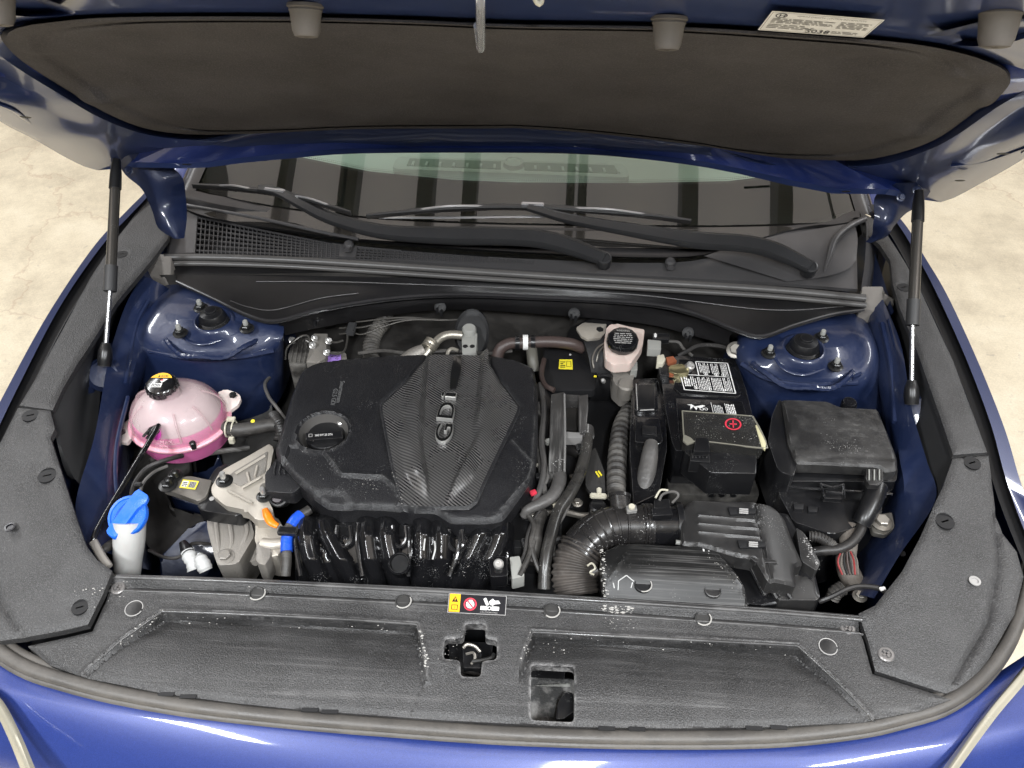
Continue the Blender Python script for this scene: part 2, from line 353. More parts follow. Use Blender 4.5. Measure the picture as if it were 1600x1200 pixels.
def lathebm(bm, c, prof, ax=Vector((0, 0, 1)), seg=28, sx=1.0, sy=1.0, a0=0.0, cap=True):
    x, y = frame(ax, Vector((0, 1, 0)) if abs(ax.normalized().z) > 0.9 else Vector((0, 0, 1))); ax = ax.normalized()
    rings = []
    for r, h in prof:
        rings.append([c + ax*h + x*math.cos(a+a0)*r*sx + y*math.sin(a+a0)*r*sy for a in np.linspace(0, 2*math.pi, seg, endpoint=False)])
    vs = loft(bm, rings, True)
    for r_, (r, h) in ((vs[0], prof[0]), (vs[-1], prof[-1])):
        if r > 1e-5 and cap:
            try: bm.faces.new(r_)
            except ValueError: pass
    return bm
def lathe(name, c, prof, mat, par=None, ax=Vector((0, 0, 1)), seg=28, sx=1.0, sy=1.0, label=None, smooth=35, a0=0.0):
    bm = bmesh.new(); lathebm(bm, c, prof, ax, seg, sx, sy, a0); return obj(name, bm, mat, par, smooth, label)
def boxbm(bm, c, s, rot=None, bev=0.0):
    r = bmesh.ops.create_cube(bm, size=1.0); vs = r['verts']
    m_ = Matrix.Translation(c) @ (rot.to_4x4() if rot is not None else Matrix()) @ Matrix.Diagonal((s[0], s[1], s[2], 1))
    bmesh.ops.transform(bm, matrix=m_, verts=vs)
    if bev:
        es = list({e for v_ in vs for e in v_.link_edges}); bmesh.ops.bevel(bm, geom=es, offset=bev, segments=2, affect='EDGES', clamp_overlap=True)
    return bm
def box(name, c, s, mat, par=None, rot=None, bev=0.002, label=None):
    bm = bmesh.new(); boxbm(bm, c, s, rot, bev); return obj(name, bm, mat, par, 35, label)
def rz(a): return Matrix.Rotation(a, 3, 'Z')
def inpoly(X, Y, poly):
    r = np.zeros(X.shape, bool); n = len(poly)
    for i in range(n):
        x1, y1 = poly[i][0], poly[i][1]; x2, y2 = poly[(i+1) % n][0], poly[(i+1) % n][1]
        c_ = ((y1 > Y) != (y2 > Y)); xi = (x2-x1)*(Y-y1)/((y2-y1) if abs(y2-y1) > 1e-12 else 1e-12) + x1
        r ^= c_ & (X < xi)
    return r
def distpl(X, Y, pl, closed=False):
    D = np.full(X.shape, 1e9); n = len(pl)
    for i in range(n if closed else n-1):
        ax, ay = pl[i][0], pl[i][1]; bx, by = pl[(i+1) % n][0], pl[(i+1) % n][1]
        dx, dy = bx-ax, by-ay; L2 = dx*dx+dy*dy+1e-12
        t = np.clip(((X-ax)*dx+(Y-ay)*dy)/L2, 0, 1); D = np.minimum(D, np.hypot(X-ax-t*dx, Y-ay-t*dy))
    return D
def sstep(x, a, b):
    t = np.clip((x-a)/(b-a), 0, 1); return t*t*(3-2*t)
def relief(name, outline, zfn, mat, par=None, res=0.005, holes=(), skirt=0.02, label=None, smooth=32, lines=(), attr=None):
    """a moulded panel: outline and holes are world polygons, zfn(X, Y) its height; the rims turn down by skirt"""
    def dens(poly, step, closed=True):
        out = []; n = len(poly)
        for i in range(n if closed else n-1):
            a, b = poly[i], poly[(i+1) % n]; L_ = math.hypot(b[0]-a[0], b[1]-a[1]); k = max(1, int(L_/step))
            for j in range(k): out.append((a[0]+(b[0]-a[0])*j/k, a[1]+(b[1]-a[1])*j/k))
        if not closed: out.append((poly[-1][0], poly[-1][1]))
        return out
    loops = [dens(outline, res)] + [dens(h_, res*0.7) for h_ in holes]
    V = []; E = []
    for lp in loops:
        s = len(V); V += lp; E += [(s+i, s+(i+1) % len(lp)) for i in range(len(lp))]
    nb = len(V)
    A = np.array(loops[0]); x0, y0 = A.min(0); x1, y1 = A.max(0)
    gx, gy = np.meshgrid(np.arange(x0, x1, res), np.arange(y0, y1, res)); gx = gx.ravel(); gy = gy.ravel(); 
    gx = gx + (np.random.rand(gx.size)-.5)*res*0.1; gy = gy + (np.random.rand(gx.size)-.5)*res*0.1
    keep = inpoly(gx, gy, outline)
    for h_ in holes: keep &= ~inpoly(gx, gy, h_)
    gx, gy = gx[keep], gy[keep]
    D = distpl(gx, gy, loops[0], True)
    for h_ in loops[1:]: D = np.minimum(D, distpl(gx, gy, h_, True))
    ok = D > res*0.45
    V += list(zip(gx[ok].tolist(), gy[ok].tolist()))
    for ln in lines:   # extra rows of points along creases
        q = dens(ln, res*0.8, False); qx = np.array([a[0] for a in q]); qy = np.array([a[1] for a in q])
        kk = inpoly(qx, qy, outline)
        for h_ in holes: kk &= ~inpoly(qx, qy, h_)
        V += [(a[0], a[1]) for a, b_ in zip(q, kk) if b_]
    vo, eo, fo, ov, oe, of = geometry.delaunay_2d_cdt([Vector(v_) for v_ in V], E, [], 0, 1e-6, True)
    VX = np.array([v_.x for v_ in vo]); VY = np.array([v_.y for v_ in vo])
    VZ = zfn(VX, VY)
    F = np.array([f_ for f_ in fo if len(f_) == 3]); cx_, cy_ = VX[F].mean(1), VY[F].mean(1)
    kf = inpoly(cx_, cy_, outline)
    for h_ in holes: kf &= ~inpoly(cx_, cy_, h_)
    F = F[kf]
    bm = bmesh.new(); vs = [bm.verts.new((a, b, c_)) for a, b, c_ in zip(VX, VY, VZ)]
    for f_ in F:
        try: bm.faces.new([vs[i] for i in f_])
        except ValueError: pass
    bmesh.ops.recalc_face_normals(bm, faces=bm.faces[:])
    if bm.faces and sum(f_.normal.z for f_ in bm.faces) < 0: bmesh.ops.reverse_faces(bm, faces=bm.faces[:])
    be = [e for e in bm.edges if len(e.link_faces) == 1]
    if skirt:
        r = bmesh.ops.extrude_edge_only(bm, edges=be)
        ol = loops[0]
        for v_ in [g_ for g_ in r['geom'] if isinstance(g_, bmesh.types.BMVert)]: v_.co.z -= skirt
    loose = [v_ for v_ in bm.verts if not v_.link_faces]
    bmesh.ops.delete(bm, geom=loose, context='VERTS')
    me = bpy.data.meshes.new(name); bm.to_mesh(me); bm.free()
    if attr is not None:
        n = len(me.vertices); a = np.empty(n*3); me.vertices.foreach_get('co', a); a = a.reshape(-1, 3)
        for nm, val in zip(('dark_band', 'worn'), attr(a[:, 0], a[:, 1])):
            at = me.attributes.new(nm, 'FLOAT', 'POINT'); at.data.foreach_set('value', np.clip(val, 0, 1).astype(np.float32))
    return obj(name, me, mat, par, smooth, label)

# flat print: shapes given in a label's own square (0..1, 0..1), laid on four world corners
class Print:
    def __init__(s, c00, c10, c11, c01, lift=0.0008, asp=None):
        s.c = [Vector(c) for c in (c00, c10, c11, c01)]; n = (s.c[1]-s.c[0]).cross(s.c[3]-s.c[0]).normalized()
        s.n = n; s.lift = lift; s.bm = bmesh.new(); s.mats = []; s.k = 0
        s.w = (s.c[1]-s.c[0]).length; s.h = (s.c[3]-s.c[0]).length
    def at(s, x, y, l):
        a, b, c, d = s.c; return a*(1-x)*(1-y)+b*x*(1-y)+c*x*y+d*(1-x)*y + s.n*(s.lift + l*0.00025)
    def mi(s, m):
        if m not in s.mats: s.mats.append(m)
        return s.mats.index(m)
    def poly(s, pts, m, l=1):
        try: f = s.bm.faces.new([s.bm.verts.new(s.at(x, y, l)) for x, y in pts]); f.material_index = s.mi(m)
        except ValueError: pass
    def rect(s, x0, y0, x1, y1, m, l=1): s.poly(((x0, y0), (x1, y0), (x1, y1), (x0, y1)), m, l)
    def ring(s, cx, cy, r, w_, m, l=1, n=24):
        a = s.h/s.w
        for i in range(n):
            t0, t1 = 2*math.pi*i/n, 2*math.pi*(i+1)/n
            s.poly([(cx+math.cos(t)*q*a, cy+math.sin(t)*q) for t, q in ((t0, r), (t1, r), (t1, r-w_), (t0, r-w_))], m, l)
    def disc(s, cx, cy, r, m, l=1, n=16):
        a = s.h/s.w; s.poly([(cx+math.cos(t)*r*a, cy+math.sin(t)*r) for t in np.linspace(0, 2*math.pi, n, endpoint=False)], m, l)
    def frame(s, x0, y0, x1, y1, t, m, l=1):
        a = s.h/s.w
        s.rect(x0, y0, x1, y0+t, m, l); s.rect(x0, y1-t, x1, y1, m, l); s.rect(x0, y0+t, x0+t*a, y1-t, m, l); s.rect(x1-t*a, y0+t, x1, y1-t, m, l)
    def text(s, st, x, y, hgt, m, l=2, wmax=None):
        """st with its left end at x, baseline y, capitals hgt high (label units)"""
        cu = bpy.data.curves.new('t', 'FONT'); cu.body = st; cu.size = 1.0; cu.resolution_u = 2
        o = bpy.data.objects.new('t', cu); COL.objects.link(o); bpy.context.view_layer.update()
        me = bpy.data.meshes.new_from_object(o); a = s.h/s.w; k = hgt/0.70
        xs = [v_.co.x for v_ in me.vertices] or [1]
        kx = k*a
        if wmax: kx = wmax/max(xs)
        vs = [s.bm.verts.new(s.at(x+v_.co.x*kx, y+v_.co.y*k, l)) for v_ in me.vertices]
        for p in me.polygons:
            try: f = s.bm.faces.new([vs[i] for i in p.vertices]); f.material_index = s.mi(m)
            except ValueError: pass
        bpy.data.objects.remove(o); bpy.data.curves.remove(cu); bpy.data.meshes.remove(me)
    def lines(s, x0, y0, x1, y1, n, m, l=2, fill=0.5, seed=1):
        """n rows of small unreadable print"""
        rr = random.Random(seed); dy = (y1-y0)/n; a = s.h/s.w
        for i in range(n):
            x = x0
            xe = x1 - (rr.random()*0.3*(x1-x0) if i % 3 == 2 else 0)
            while x < xe:
                wd = (0.5+rr.random()*2.4)*dy*a*1.2; s.rect(x, y0+i*dy, min(xe, x+wd), y0+i*dy+dy*fill, m, l); x += wd + dy*a*0.45
    def vlines(s, x0, y0, x1, y1, n, m, l=2, fill=0.5, seed=1):
        rr = random.Random(seed); dx = (x1-x0)/n; a = s.w/s.h
        for i in range(n):
            y = y0; ye = y1 - (rr.random()*0.3*(y1-y0) if i % 3 == 2 else 0)
            while y < ye:
                wd = (0.6+rr.random()*2.6)*dx*a; s.rect(x0+i*dx, y, x0+i*dx+dx*fill, min(ye, y+wd), m, l); y += wd + dx*a*0.4
    def done(s, name, par, label=None): return obj(name, s.bm, s.mats, par, 0, label)

def letters(name, st, org, xd, yd, size, ext, mat, par=None, rim=0.0, sx=1.0):
    cu = bpy.data.curves.new(name, 'FONT'); cu.body = st; cu.size = size; cu.extrude = ext; cu.bevel_depth = rim; cu.bevel_resolution = 1; cu.resolution_u = 4; cu.align_x = 'CENTER'; cu.align_y = 'CENTER'
    o = bpy.data.objects.new(name, cu); COL.objects.link(o); bpy.context.view_layer.update()
    me = bpy.data.meshes.new_from_object(o); bpy.data.objects.remove(o); bpy.data.curves.remove(cu)
    xd, yd = xd.normalized(), yd.normalized(); n = xd.cross(yd).normalized()
    for v_ in me.vertices: v_.co = org + xd*v_.co.x*sx + yd*v_.co.y + n*v_.co.z
    me.materials.clear()
    return obj(name, me, mat, par, 30)

def hexbolt(name, c, r, h, mat, par, ax=Vector((0, 0, 1)), washer=True):
    bm = bmesh.new()
    if washer: lathebm(bm, c, [(r*1.45, 0), (r*1.5, h*0.15), (r*1.15, h*0.3)], ax, 18)
    lathebm(bm, c + ax.normalized()*h*0.25, [(r, 0), (r, h*0.65), (r*0.85, h*0.75)], ax, 6)
    return obj(name, bm, mat, par, 25)
def clip_bm(bm, c, r, ax=Vector((0,0,1)), deep=0.0):
    lathebm(bm, c, [(r, -0.001), (r, 0.0012), (r*0.86, 0.0026), (r*0.62, 0.0028), (r*0.56, 0.0008), (0.0001, 0.0006)], ax, 20)
    for a in (0, math.pi/2):
        boxbm(bm, c + Vector((0, 0, 0.0018)), (r*1.0, r*0.22, 0.002), rz(a+0.5), 0.0)
    return bm
def clip(c, r, mat, par, name='push_clip'):
    return obj(name, clip_bm(bmesh.new(), c, r), mat, par, 30)

# ================================================================== THE SETTING
bm = bmesh.new(); vs = [bm.verts.new(p) for p in ((-30, -12, 0), (30, -12, 0), (30, 40, 0), (-30, 40, 0))]; bm.faces.new(vs)
fl = obj('floor', bm, floor_mat(), None, 0); fl['kind'] = 'structure'
# the hall's roof: pale sheet lit by its own daylight panels, with dark purlins under it (it is what the windscreen mirrors)
CEIL_PANEL = M('ceiling_daylight_panel', (0.5, 0.47, 0.44), 0.8, emit=((0.93, 0.86, 0.83), 0.95))
CEIL_BEAM = M('ceiling_beam_steel', (0.22, 0.22, 0.23), 0.5)
bm = bmesh.new(); boxbm(bm, Vector((0, 3.0, 4.15)), (26, 22, 0.1))
ce = obj('ceiling', bm, M('ceiling_sheet', (0.45, 0.43, 0.40), 0.8), None, 0); ce['kind'] = 'structure'
bm = bmesh.new(); boxbm(bm, Vector((0, 3.0, 4.08)), (9.0, 7.6, 0.03))
obj('daylight_panel', bm, CEIL_PANEL, ce, 0)
for x, wd in ((-2.6, .09), (-1.91, .085), (-1.40, .03), (-1.31, .09), (-0.72, .11), (-0.42, .095), (0.22, .045), (0.29, .045), (0.95, .11), (1.60, .09), (2.3, .09)):
    bm = bmesh.new(); boxbm(bm, Vector((x, 2.9, 3.98)), (wd, 6.6, 0.16)); obj('ceiling_beam', bm, CEIL_BEAM, ce, 0)

# ================================================================== THE CAR'S BODY
car = thing('car', 'dark blue car with its hood propped up over the open engine bay', 'car', Vector((0, 1.4, 0)))

# ---- hood, seen from below
LA = [(760,201),(560,202),(420,208),(350,210),(290,210),(227,201),(168,178),(115,147),(63,115),(30,92),(5,66),(2,52),(20,42),(70,34),(175,26),(420,25),(625,30),(800,37),(1080,42),(1320,58),(1425,67),(1495,79),(1547,94),(1581,112),(1578,138),(1530,170),(1460,219),(1376,246),(1306,251),(1208,246),(1096,228),(940,210),(817,201)]
LB = [(800,236),(560,237),(450,244),(385,250),(310,259),(245,252),(175,214),(115,186),(52,147),(0,116),(-60,75),(-90,45),(-70,20),(0,20),(60,14),(175,8),(420,6),(625,8),(800,12),(1080,18),(1320,30),(1425,42),(1495,54),(1570,74),(1650,105),(1655,135),(1600,170),(1530,214),(1460,256),(1372,296),(1285,296),(1180,273),(1080,255),(940,240)]
LC = [(800,239),(560,240),(450,248),(385,254),(310,263),(240,262),(185,262),(150,266),(110,250),(52,217),(0,190),(-100,125),(-240,30),(-330,-60),(-300,-150),(-150,-210),(100,-235),(420,-245),(800,-240),(1200,-225),(1500,-190),(1750,-130),(1900,-40),(1850,70),(1700,180),(1600,248),(1530,288),(1484,312),(1450,318),(1420,308),(1372,303),(1285,301),(1180,277),(1080,258),(940,243)]
def polar(loop, c, n):
    P = [np.array(p, float) for p in cat(loop, 400, True)]; P = np.array([p[:2] for p in P]); th = np.unwrap(np.arctan2(P[:, 1]-c[1], P[:, 0]-c[0]))
    if th[-1] < th[0]: P, th = P[::-1], th[::-1]
    out = []
    for a in np.linspace(0, 2*math.pi, n, endpoint=False):
        t = a
        while t < th[0]: t += 2*math.pi
        while t > th[0] + 2*math.pi: t -= 2*math.pi
        thx = np.append(th, th[0]+2*math.pi); Px = np.vstack([P, P[:1]])
        out.append((float(np.interp(t, thx, Px[:, 0])), float(np.interp(t, thx, Px[:, 1]))))
    return out
NH = 180; HC = (800, 130)
# spacing by angle is too coarse at the far ends of a wide loop: squash u first
sq = lambda L_: [((u-800)*0.25+800, v) for u, v in L_]
usq = lambda L_: [((u-800)*4+800, v) for u, v in L_]
PA, PB, PC = (usq(polar(sq(L_), HC, NH)) for L_ in (LA, LB, LC))
def side(u, v):     # 0 on the rear and front edges, 1 out at the flanks
    return float(sstep(np.array(abs(u-800)), 480, 760))
def hp(p, off): return H(p[0], p[1], off)
bm = bmesh.new(); rows = []
lp = lambda a, b, t: (a[0]+(b[0]-a[0])*t, a[1]+(b[1]-a[1])*t)
def edge_off(u, v, c_, k_, f_):     # the rear edge and corners of the hood lie lower (nearer to the camera) than its middle
    a = abs(u-800); q = np.interp(a, [150, 520, 640, 800, 1000], [c_, k_, k_, f_, f_]); t_ = float(sstep(np.array(v), 70, 165)); return float(q)*t_ + c_*(1-t_)
offA = [edge_off(p[0], p[1], 0.0, 0.034, 0.004) if p[1] > 110 else 0.004 for p in PA]
offA = [sum(offA[(i+k) % NH] for k in range(-6, 7))/13 for i in range(NH)]
offB = [edge_off(*p, 0.012, 0.054, 0.030) for p in PB]
offC = [edge_off(*p, 0.028, 0.086, 0.058) for p in PC]
rows.append([hp(lp(a, (800, 130), 0.03), o-0.004) for a, o in zip(PA, offA)])
rows.append([hp(a, o+0.002) for a, o in zip(PA, offA)])
rows.append([hp(lp(a, b, 0.35), q*.65+o*.35+0.008) for a, b, o, q in zip(PA, PB, offB, offA)])
rows.append([hp(lp(a, b, 0.8), 0.8*o+.2*q+0.004) for a, b, o, q in zip(PA, PB, offB, offA)])
rows.append([hp(b, o+0.002) for b, o in zip(PB, offB)])
for t in (0.15, 0.4, 0.7, 0.93):
    rows.append([hp(lp(b, c, t), o + (q-o)*t + 0.006*math.sin(math.pi*t)) for b, c, o, q in zip(PB, PC, offB, offC)])
rows.append([hp(c, q) for c, q in zip(PC, offC)])
rows.append([hp(c, q) + (-HN)*0.012 + (hp(c, q)-hp((800, 130), 0)).normalized()*0.010 for c, q in zip(PC, offC)])
loft(bm, rows, True)
hood = obj('hood', bm, PAINT_H, car, 45, label='raised blue hood seen from below')
# outer skin of the hood above the inner panel
bm = bmesh.new(); r0 = rows[-1]; cen = hp((800, 60), -0.09)
sk = [r0]
for t in (0.25, 0.55, 0.85): sk.append([p.lerp(cen, t) - HN*0.05*math.sin(t*math.pi/2) for p in r0])
vs = loft(bm, sk, True); bm.faces.new(vs[-1]); obj('skin', bm, PAINT, hood)
# liner
bm = bmesh.new(); prow = []
for t, o in ((0.0, 0.004), (0.012, 0.016), (0.05, 0.019), (0.075, 0.0155), (0.10, 0.0185), (0.2, 0.018), (0.45, 0.017), (0.75, 0.017), (0.97, 0.017)):
    prow.append([hp(lp(a, (800, 130), t), o + q*(1-t)**2) for a, q in zip(PA, offA)])
vs = loft(bm, prow, True); bm.faces.new(vs[-1])
def bump_at(u, v, ru, rv, hgt):     # shallow presses in the liner
    for v_ in bm.verts:
        d = v_.co - CAMP; loc = cam.matrix_world.inverted() @ v_.co
        uu, vv = 800 + FOC*loc.x/-loc.z, 600 - FOC*loc.y/-loc.z
        q = ((uu-u)/ru)**2 + ((vv-v)/rv)**2
        if q < 1: v_.co += HN*hgt*(1-q)**2
for r_ in range(2): pass
bmesh.ops.subdivide_edges(bm, edges=bm.edges[:], cuts=1, use_grid_fill=True)
bump_at(160, 152, 50, 16, 0.008); bump_at(1430, 205, 50, 16, 0.008); bump_at(1500, 110, 70, 20, 0.008); bump_at(70, 72, 60, 16, 0.007); bump_at(775, 120, 34, 9, 0.006); bump_at(230, 60, 120, 14, -.006); bump_at(1350, 95, 110, 14, -.006); bump_at(620, 180, 160, 12, .004); bump_at(1000, 190, 150, 12, .004); bump_at(1540, 150, 30, 22, .008)
obj('hood_liner', bm, PAD, hood, 60, label='dark grey felt liner of the hood')
# rubber stops: tapered cups with a hole in the end
def stop(u, v, r, ln, off):
    c = H(u, v, off); ax = (HN*0.93 + Vector((0, 0.0, -0.45))).normalized()
    st_ = lathe('rubber_stop', c, [(r*1.12, 0), (r*1.15, ln*0.1), (r*1.02, ln*0.14), (r*1.05, ln*0.2), (r*0.98, ln*0.25), (r*0.86, ln*0.8), (r*0.72, ln*0.97), (r*0.5, ln), (r*0.16, ln*0.99), (r*0.14, ln*0.9)], RUB_STOP, hood, ax, 24)
for u, v, r, ln in ((477, 6, 0.0185, 0.036), (1046, 26, 0.0185, 0.036), (1566, 8, 0.021, 0.042), (-10, -22, 0.021, 0.042)):
    stop(u, v, r, ln, 0.012)
# latch striker
tube('latch_striker', [H(742, -40, 0.01), H(750, -12, 0.05), H(751, 30, 0.055), H(752, 70, 0.05), H(751, 76, 0.044), H(746, 40, 0.035)], 0.0048, CHROME, hood, 12)
tube('latch_striker', [H(826, -30, 0.01), H(838, 2, 0.03), H(846, 3, 0.03), H(848, -30, 0.01)], 0.003, CREAM, hood, 8)
# pockets stamped beside the corner stops
for pts in ([(1440,58),(1500,42),(1560,30),(1640,34),(1600,60),(1540,72),(1480,70)], [(0,-10),(60,-4),(118,20),(60,26),(0,22),(-40,10)]):
    sheet('stamping', [[H(a, b, 0.022+0.004) for a, b in pts], [H(a+(sum(p[0] for p in pts)/len(pts)-a)*0.5, b+(sum(p[1] for p in pts)/len(pts)-b)*0.5, 0.012) for a, b in pts]], PAINT_H, hood, 30)
# emission label on the hood
c4 = [H(u, v, 0.0210) for u, v in ((1184, 44), (1350, 56), (1383, 28), (1207, 14))]
pr = Print(*c4, lift=0.002)
pr.rect(0, 0, 1, 1, WHITE, 0); pr.frame(0.012, 0.04, 0.988, 0.96, 0.012, GREYP)
for k in range(24):
    t0, t1 = 2*math.pi*k/24, 2*math.pi*(k+1)/24; pr.poly([(0.105+math.cos(t)*q*.052, 0.83+math.sin(t)*q*.11) for t, q in ((t0, 1), (t1, 1), (t1, .82), (t0, .82))], BLACKP, 2); pr.text('H', 0.083, 0.77, 0.12, BLACKP)
pr.text('VEHICLE EMISSION CONTROL INFORMATION', 0.24, 0.83, 0.07, GREYP, wmax=0.62)
pr.lines(0.05, 0.46, 0.62, 0.72, 4, GREYP, seed=3); pr.lines(0.66, 0.40, 0.94, 0.76, 5, GREYP, seed=8); pr.lines(0.05, 0.18, 0.48, 0.42, 3, GREYP, seed=5)
pr.lines(0.66, 0.12, 0.90, 0.26, 2, GREYP, seed=6)
pr.text('S038', 0.42, 0.08, 0.17, BLACKP)
pr.done('information_label', hood, 'white information label with small print and S038')
# small holes and slots in the inner panel
for u, v, o in ((40, 183, 0.064), (292, 257, 0.078), (1322, 299, 0.078), (1567, 240, 0.066), (1500, 282, 0.072)):
    lathe('panel_hole', H(u, v, o+0.006), [(0.007, 0), (0.0065, 0.0006), (0.0001, 0.0004)], PL_DARK, hood, HN, 14, sx=1.3)
for side_, pts in ((0, ((-10, 160), (20, 172), (60, 198), (112, 204), (60, 196), (10, 176))), (1, ((1488, 258), (1545, 250), (1610, 228), (1600, 236), (1540, 258)))):
    tube('pressing', [H(a, b, 0.058) for a, b in pts[:4]], 0.006, PAINT_H, hood, 8, flat=.5)

# ---- hinges: broad painted arms curving down from the hood into the scuttle
def hinge(pts_out, pts_in, z0):
    bm = bmesh.new(); R = [pw(pts_out), [a.lerp(b, 0.5) + Vector((0, -0.012, 0.006)) for a, b in zip(pw(pts_out), pw(pts_in))], pw(pts_in)]
    R = [cat(r, 24) for r in R]; R = [[cat([R[0][i], R[1][i], R[2][i]], 7)[j] for i in range(24)] for j in range(7)]
    loft(bm, R); bmesh.ops.solidify(bm, geom=bm.faces[:], thickness=0.006)
    return obj('hood_hinge', bm, PAINT_H, car, 50)
hinge([(178,240,1.20),(195,272,1.16),(222,296,1.13),(238,330,1.09),(247,356,1.06),(270,372,1.04)], [(222,232,1.21),(262,256,1.17),(285,278,1.14),(290,305,1.10),(292,340,1.07),(288,372,1.04)], 0)
hinge([(1465,282,1.20),(1440,318,1.15),(1415,334,1.12),(1398,352,1.10),(1385,370,1.07),(1362,379,1.05)], [(1400,286,1.20),(1368,306,1.15),(1366,335,1.12),(1364,352,1.10),(1362,368,1.07),(1352,378,1.05)], 0)
for u, v, z in ((184, 246, 1.20), (205, 262, 1.18), (1430, 292, 1.19), (1405, 303, 1.17)):
    hexbolt('hinge_bolt', W(u, v, z)+Vector((0, -0.012, 0.0)), 0.006, 0.006, PAINT_IN, car, Vector((0, -0.7, 0.7)))
# ---- gas struts
def strut(a, b, c_):
    """a: upper end, b: where the rod enters the barrel, c_: foot"""
    g = bpy.data.objects.new('gas_strut', None)
    bm = bmesh.new(); tubebm(bm, [a, a.lerp(b, 0.97)], [0.007, 0.0100, 0.0100, 0.0100, 0.0100, 0.0100, 0.0100, 0.0100, 0.0100], 16, 18)
    s_ = obj('gas_strut', bm, M('strut_barrel', (0.095, 0.088, 0.08), 0.24, metal=0.6, speck=0.2), car, 40)
    tube('rod', [b, c_], 0.0044, M('rod_steel', (.42,.42,.43), .25, metal=.85), s_, 12)
    tube('collar', [a.lerp(b, 0.80), b + (b-a).normalized()*0.004], 0.0122, PL_TRIM_D, s_, 16)
    tube('end_socket', [c_ + (b-c_).normalized()*0.045, c_], [0.008, 0.013, 0.014, 0.012], PL_BLK, s_, 12, 12)
    tube('end_socket', [a + (a-b).normalized()*0.03, a + (b-a).normalized()*0.03], [0.008, 0.011, 0.0118], PL_BLK, s_, 12, 8)
strut(W(181, 272, 1.20), W(172, 452, 1.055), W(163, 572, 0.945))
strut(W(1435, 322, 1.20), W(1426, 505, 1.055), W(1424, 632, 0.945))
for u, v in ((163, 575), (1426, 632)):
    c = W(u, v, 0.93); s_ = 1 if u < 800 else -1
    lathe('strut_bracket', c + Vector((-s_*0.012, 0.01, -0.03)), [(0.034, 0), (0.034, 0.014), (0.026, 0.022), (0.010, 0.024), (0.0001, 0.024)], PAINT_IN, car, Vector((0.3*s_, -0.6, 0.75)), 24)

# ---- fenders: paint outside the trims
fL = [[(262,258,1.03),(245,300,1.02),(215,334,1.01),(168,385,1.0),(104,478,.985),(40,600,.97),(-22,730,.955),(-90,880,.93),(-130,1000,.90)],
      [(258,256,1.03),(240,297,1.02),(208,332,1.01),(158,386,1.0),(92,484,.985),(27,606,.97),(-38,735,.955),(-106,885,.93),(-150,1010,.90)],
      [(255,256,1.01),(237,296,1.0),(203,331,.99),(150,389,.98),(80,492,.962),(8,615,.945),(-62,745,.93),(-130,890,.90),(-180,1020,.87)]]
def drop(row, dx, dz): return [P3(p) + Vector((dx, 0, dz)) for p in row]
fl_rows = fL + [drop(fL[2], 0.02, -0.08), drop(fL[2], 0.05, -0.25), drop(fL[2], 0.10, -0.6)]
fl_rows[0] = [(a-9, b-1, c) for a, b, c in fl_rows[0]]; fl_rows[1] = [(a-8, b-1, c) for a, b, c in fl_rows[1]]
sheet('fender', fl_rows, PAINT_F, car, 60, 24, label='left fender edge beside the pale floor')
fR = [[(1368,318,1.03),(1400,360,1.015),(1425,403,1.005),(1455,460,.995),(1500,560,.98),(1538,660,.965),(1560,740,.955),(1580,800,.945),(1612,880,.93)],
      [(1372,316,1.03),(1408,358,1.015),(1434,402,1.005),(1466,460,.995),(1512,560,.98),(1552,662,.965),(1576,745,.955),(1600,810,.945),(1640,890,.93)],
      [(1376,316,1.01),(1413,358,1.0),(1440,404,.985),(1478,466,.975),(1527,570,.955),(1572,680,.94),(1602,765,.93),(1630,830,.92),(1680,920,.90)]]
fR_ = [[(a+9, b-1, c) for a, b, c in fR[0]], [(a+8, b-1, c) for a, b, c in fR[1]], fR[2]]
sheet('fender', fR_ + [drop(fR[2], -0.02, -0.08), drop(fR[2], -0.05, -0.25), drop(fR[2], -0.10, -0.6)], PAINT_F, car, 60, 24, label='right fender edge beside the pale floor')
# dark gaps below the trims' outer lips
sheet('fender_gap', [[(a[0]-14, a[1], a[2]-0.014) for a in fL[0]], [(a[0]+12, a[1]+2, a[2]-0.014) for a in fL[0]]], PL_DARK, car, 40)
sheet('fender_gap', [[(a[0]+14, a[1], a[2]-0.014) for a in fR[0]], [(a[0]-12, a[1]+2, a[2]-0.014) for a in fR[0]]], PL_DARK, car, 40)

# ---- bumper below the seal
bL = [(-60,1010,.855),(0,1038,.852),(60,1062,.850),(110,1078,.848),(250,1108,.845),(430,1132,.843),(620,1150,.841),(800,1160,.840),(1000,1168,.840),(1200,1166,.841),(1340,1150,.843),(1430,1130,.846),(1500,1106,.850),(1560,1072,.853),(1640,1020,.86)]
bl = pw(bL)
def fwd(row, dy, dz, k=0.15): return [p + Vector((p.x*k, -dy*(1-0.25*min(1, abs(p.x)/0.6)), dz)) for p in row]
sheet('bumper', [fwd(bl, -0.03, -0.02, 0), fwd(bl, -0.012, -0.002, 0), bl, fwd(bl, 0.02, -0.006), fwd(bl, 0.06, -0.030), fwd(bl, 0.11, -0.075), fwd(bl, 0.14, -0.14), fwd(bl, 0.15, -0.30), fwd(bl, 0.12, -0.60)], PAINT, car, 90, 40, label='glossy blue bumper edge along the bottom')
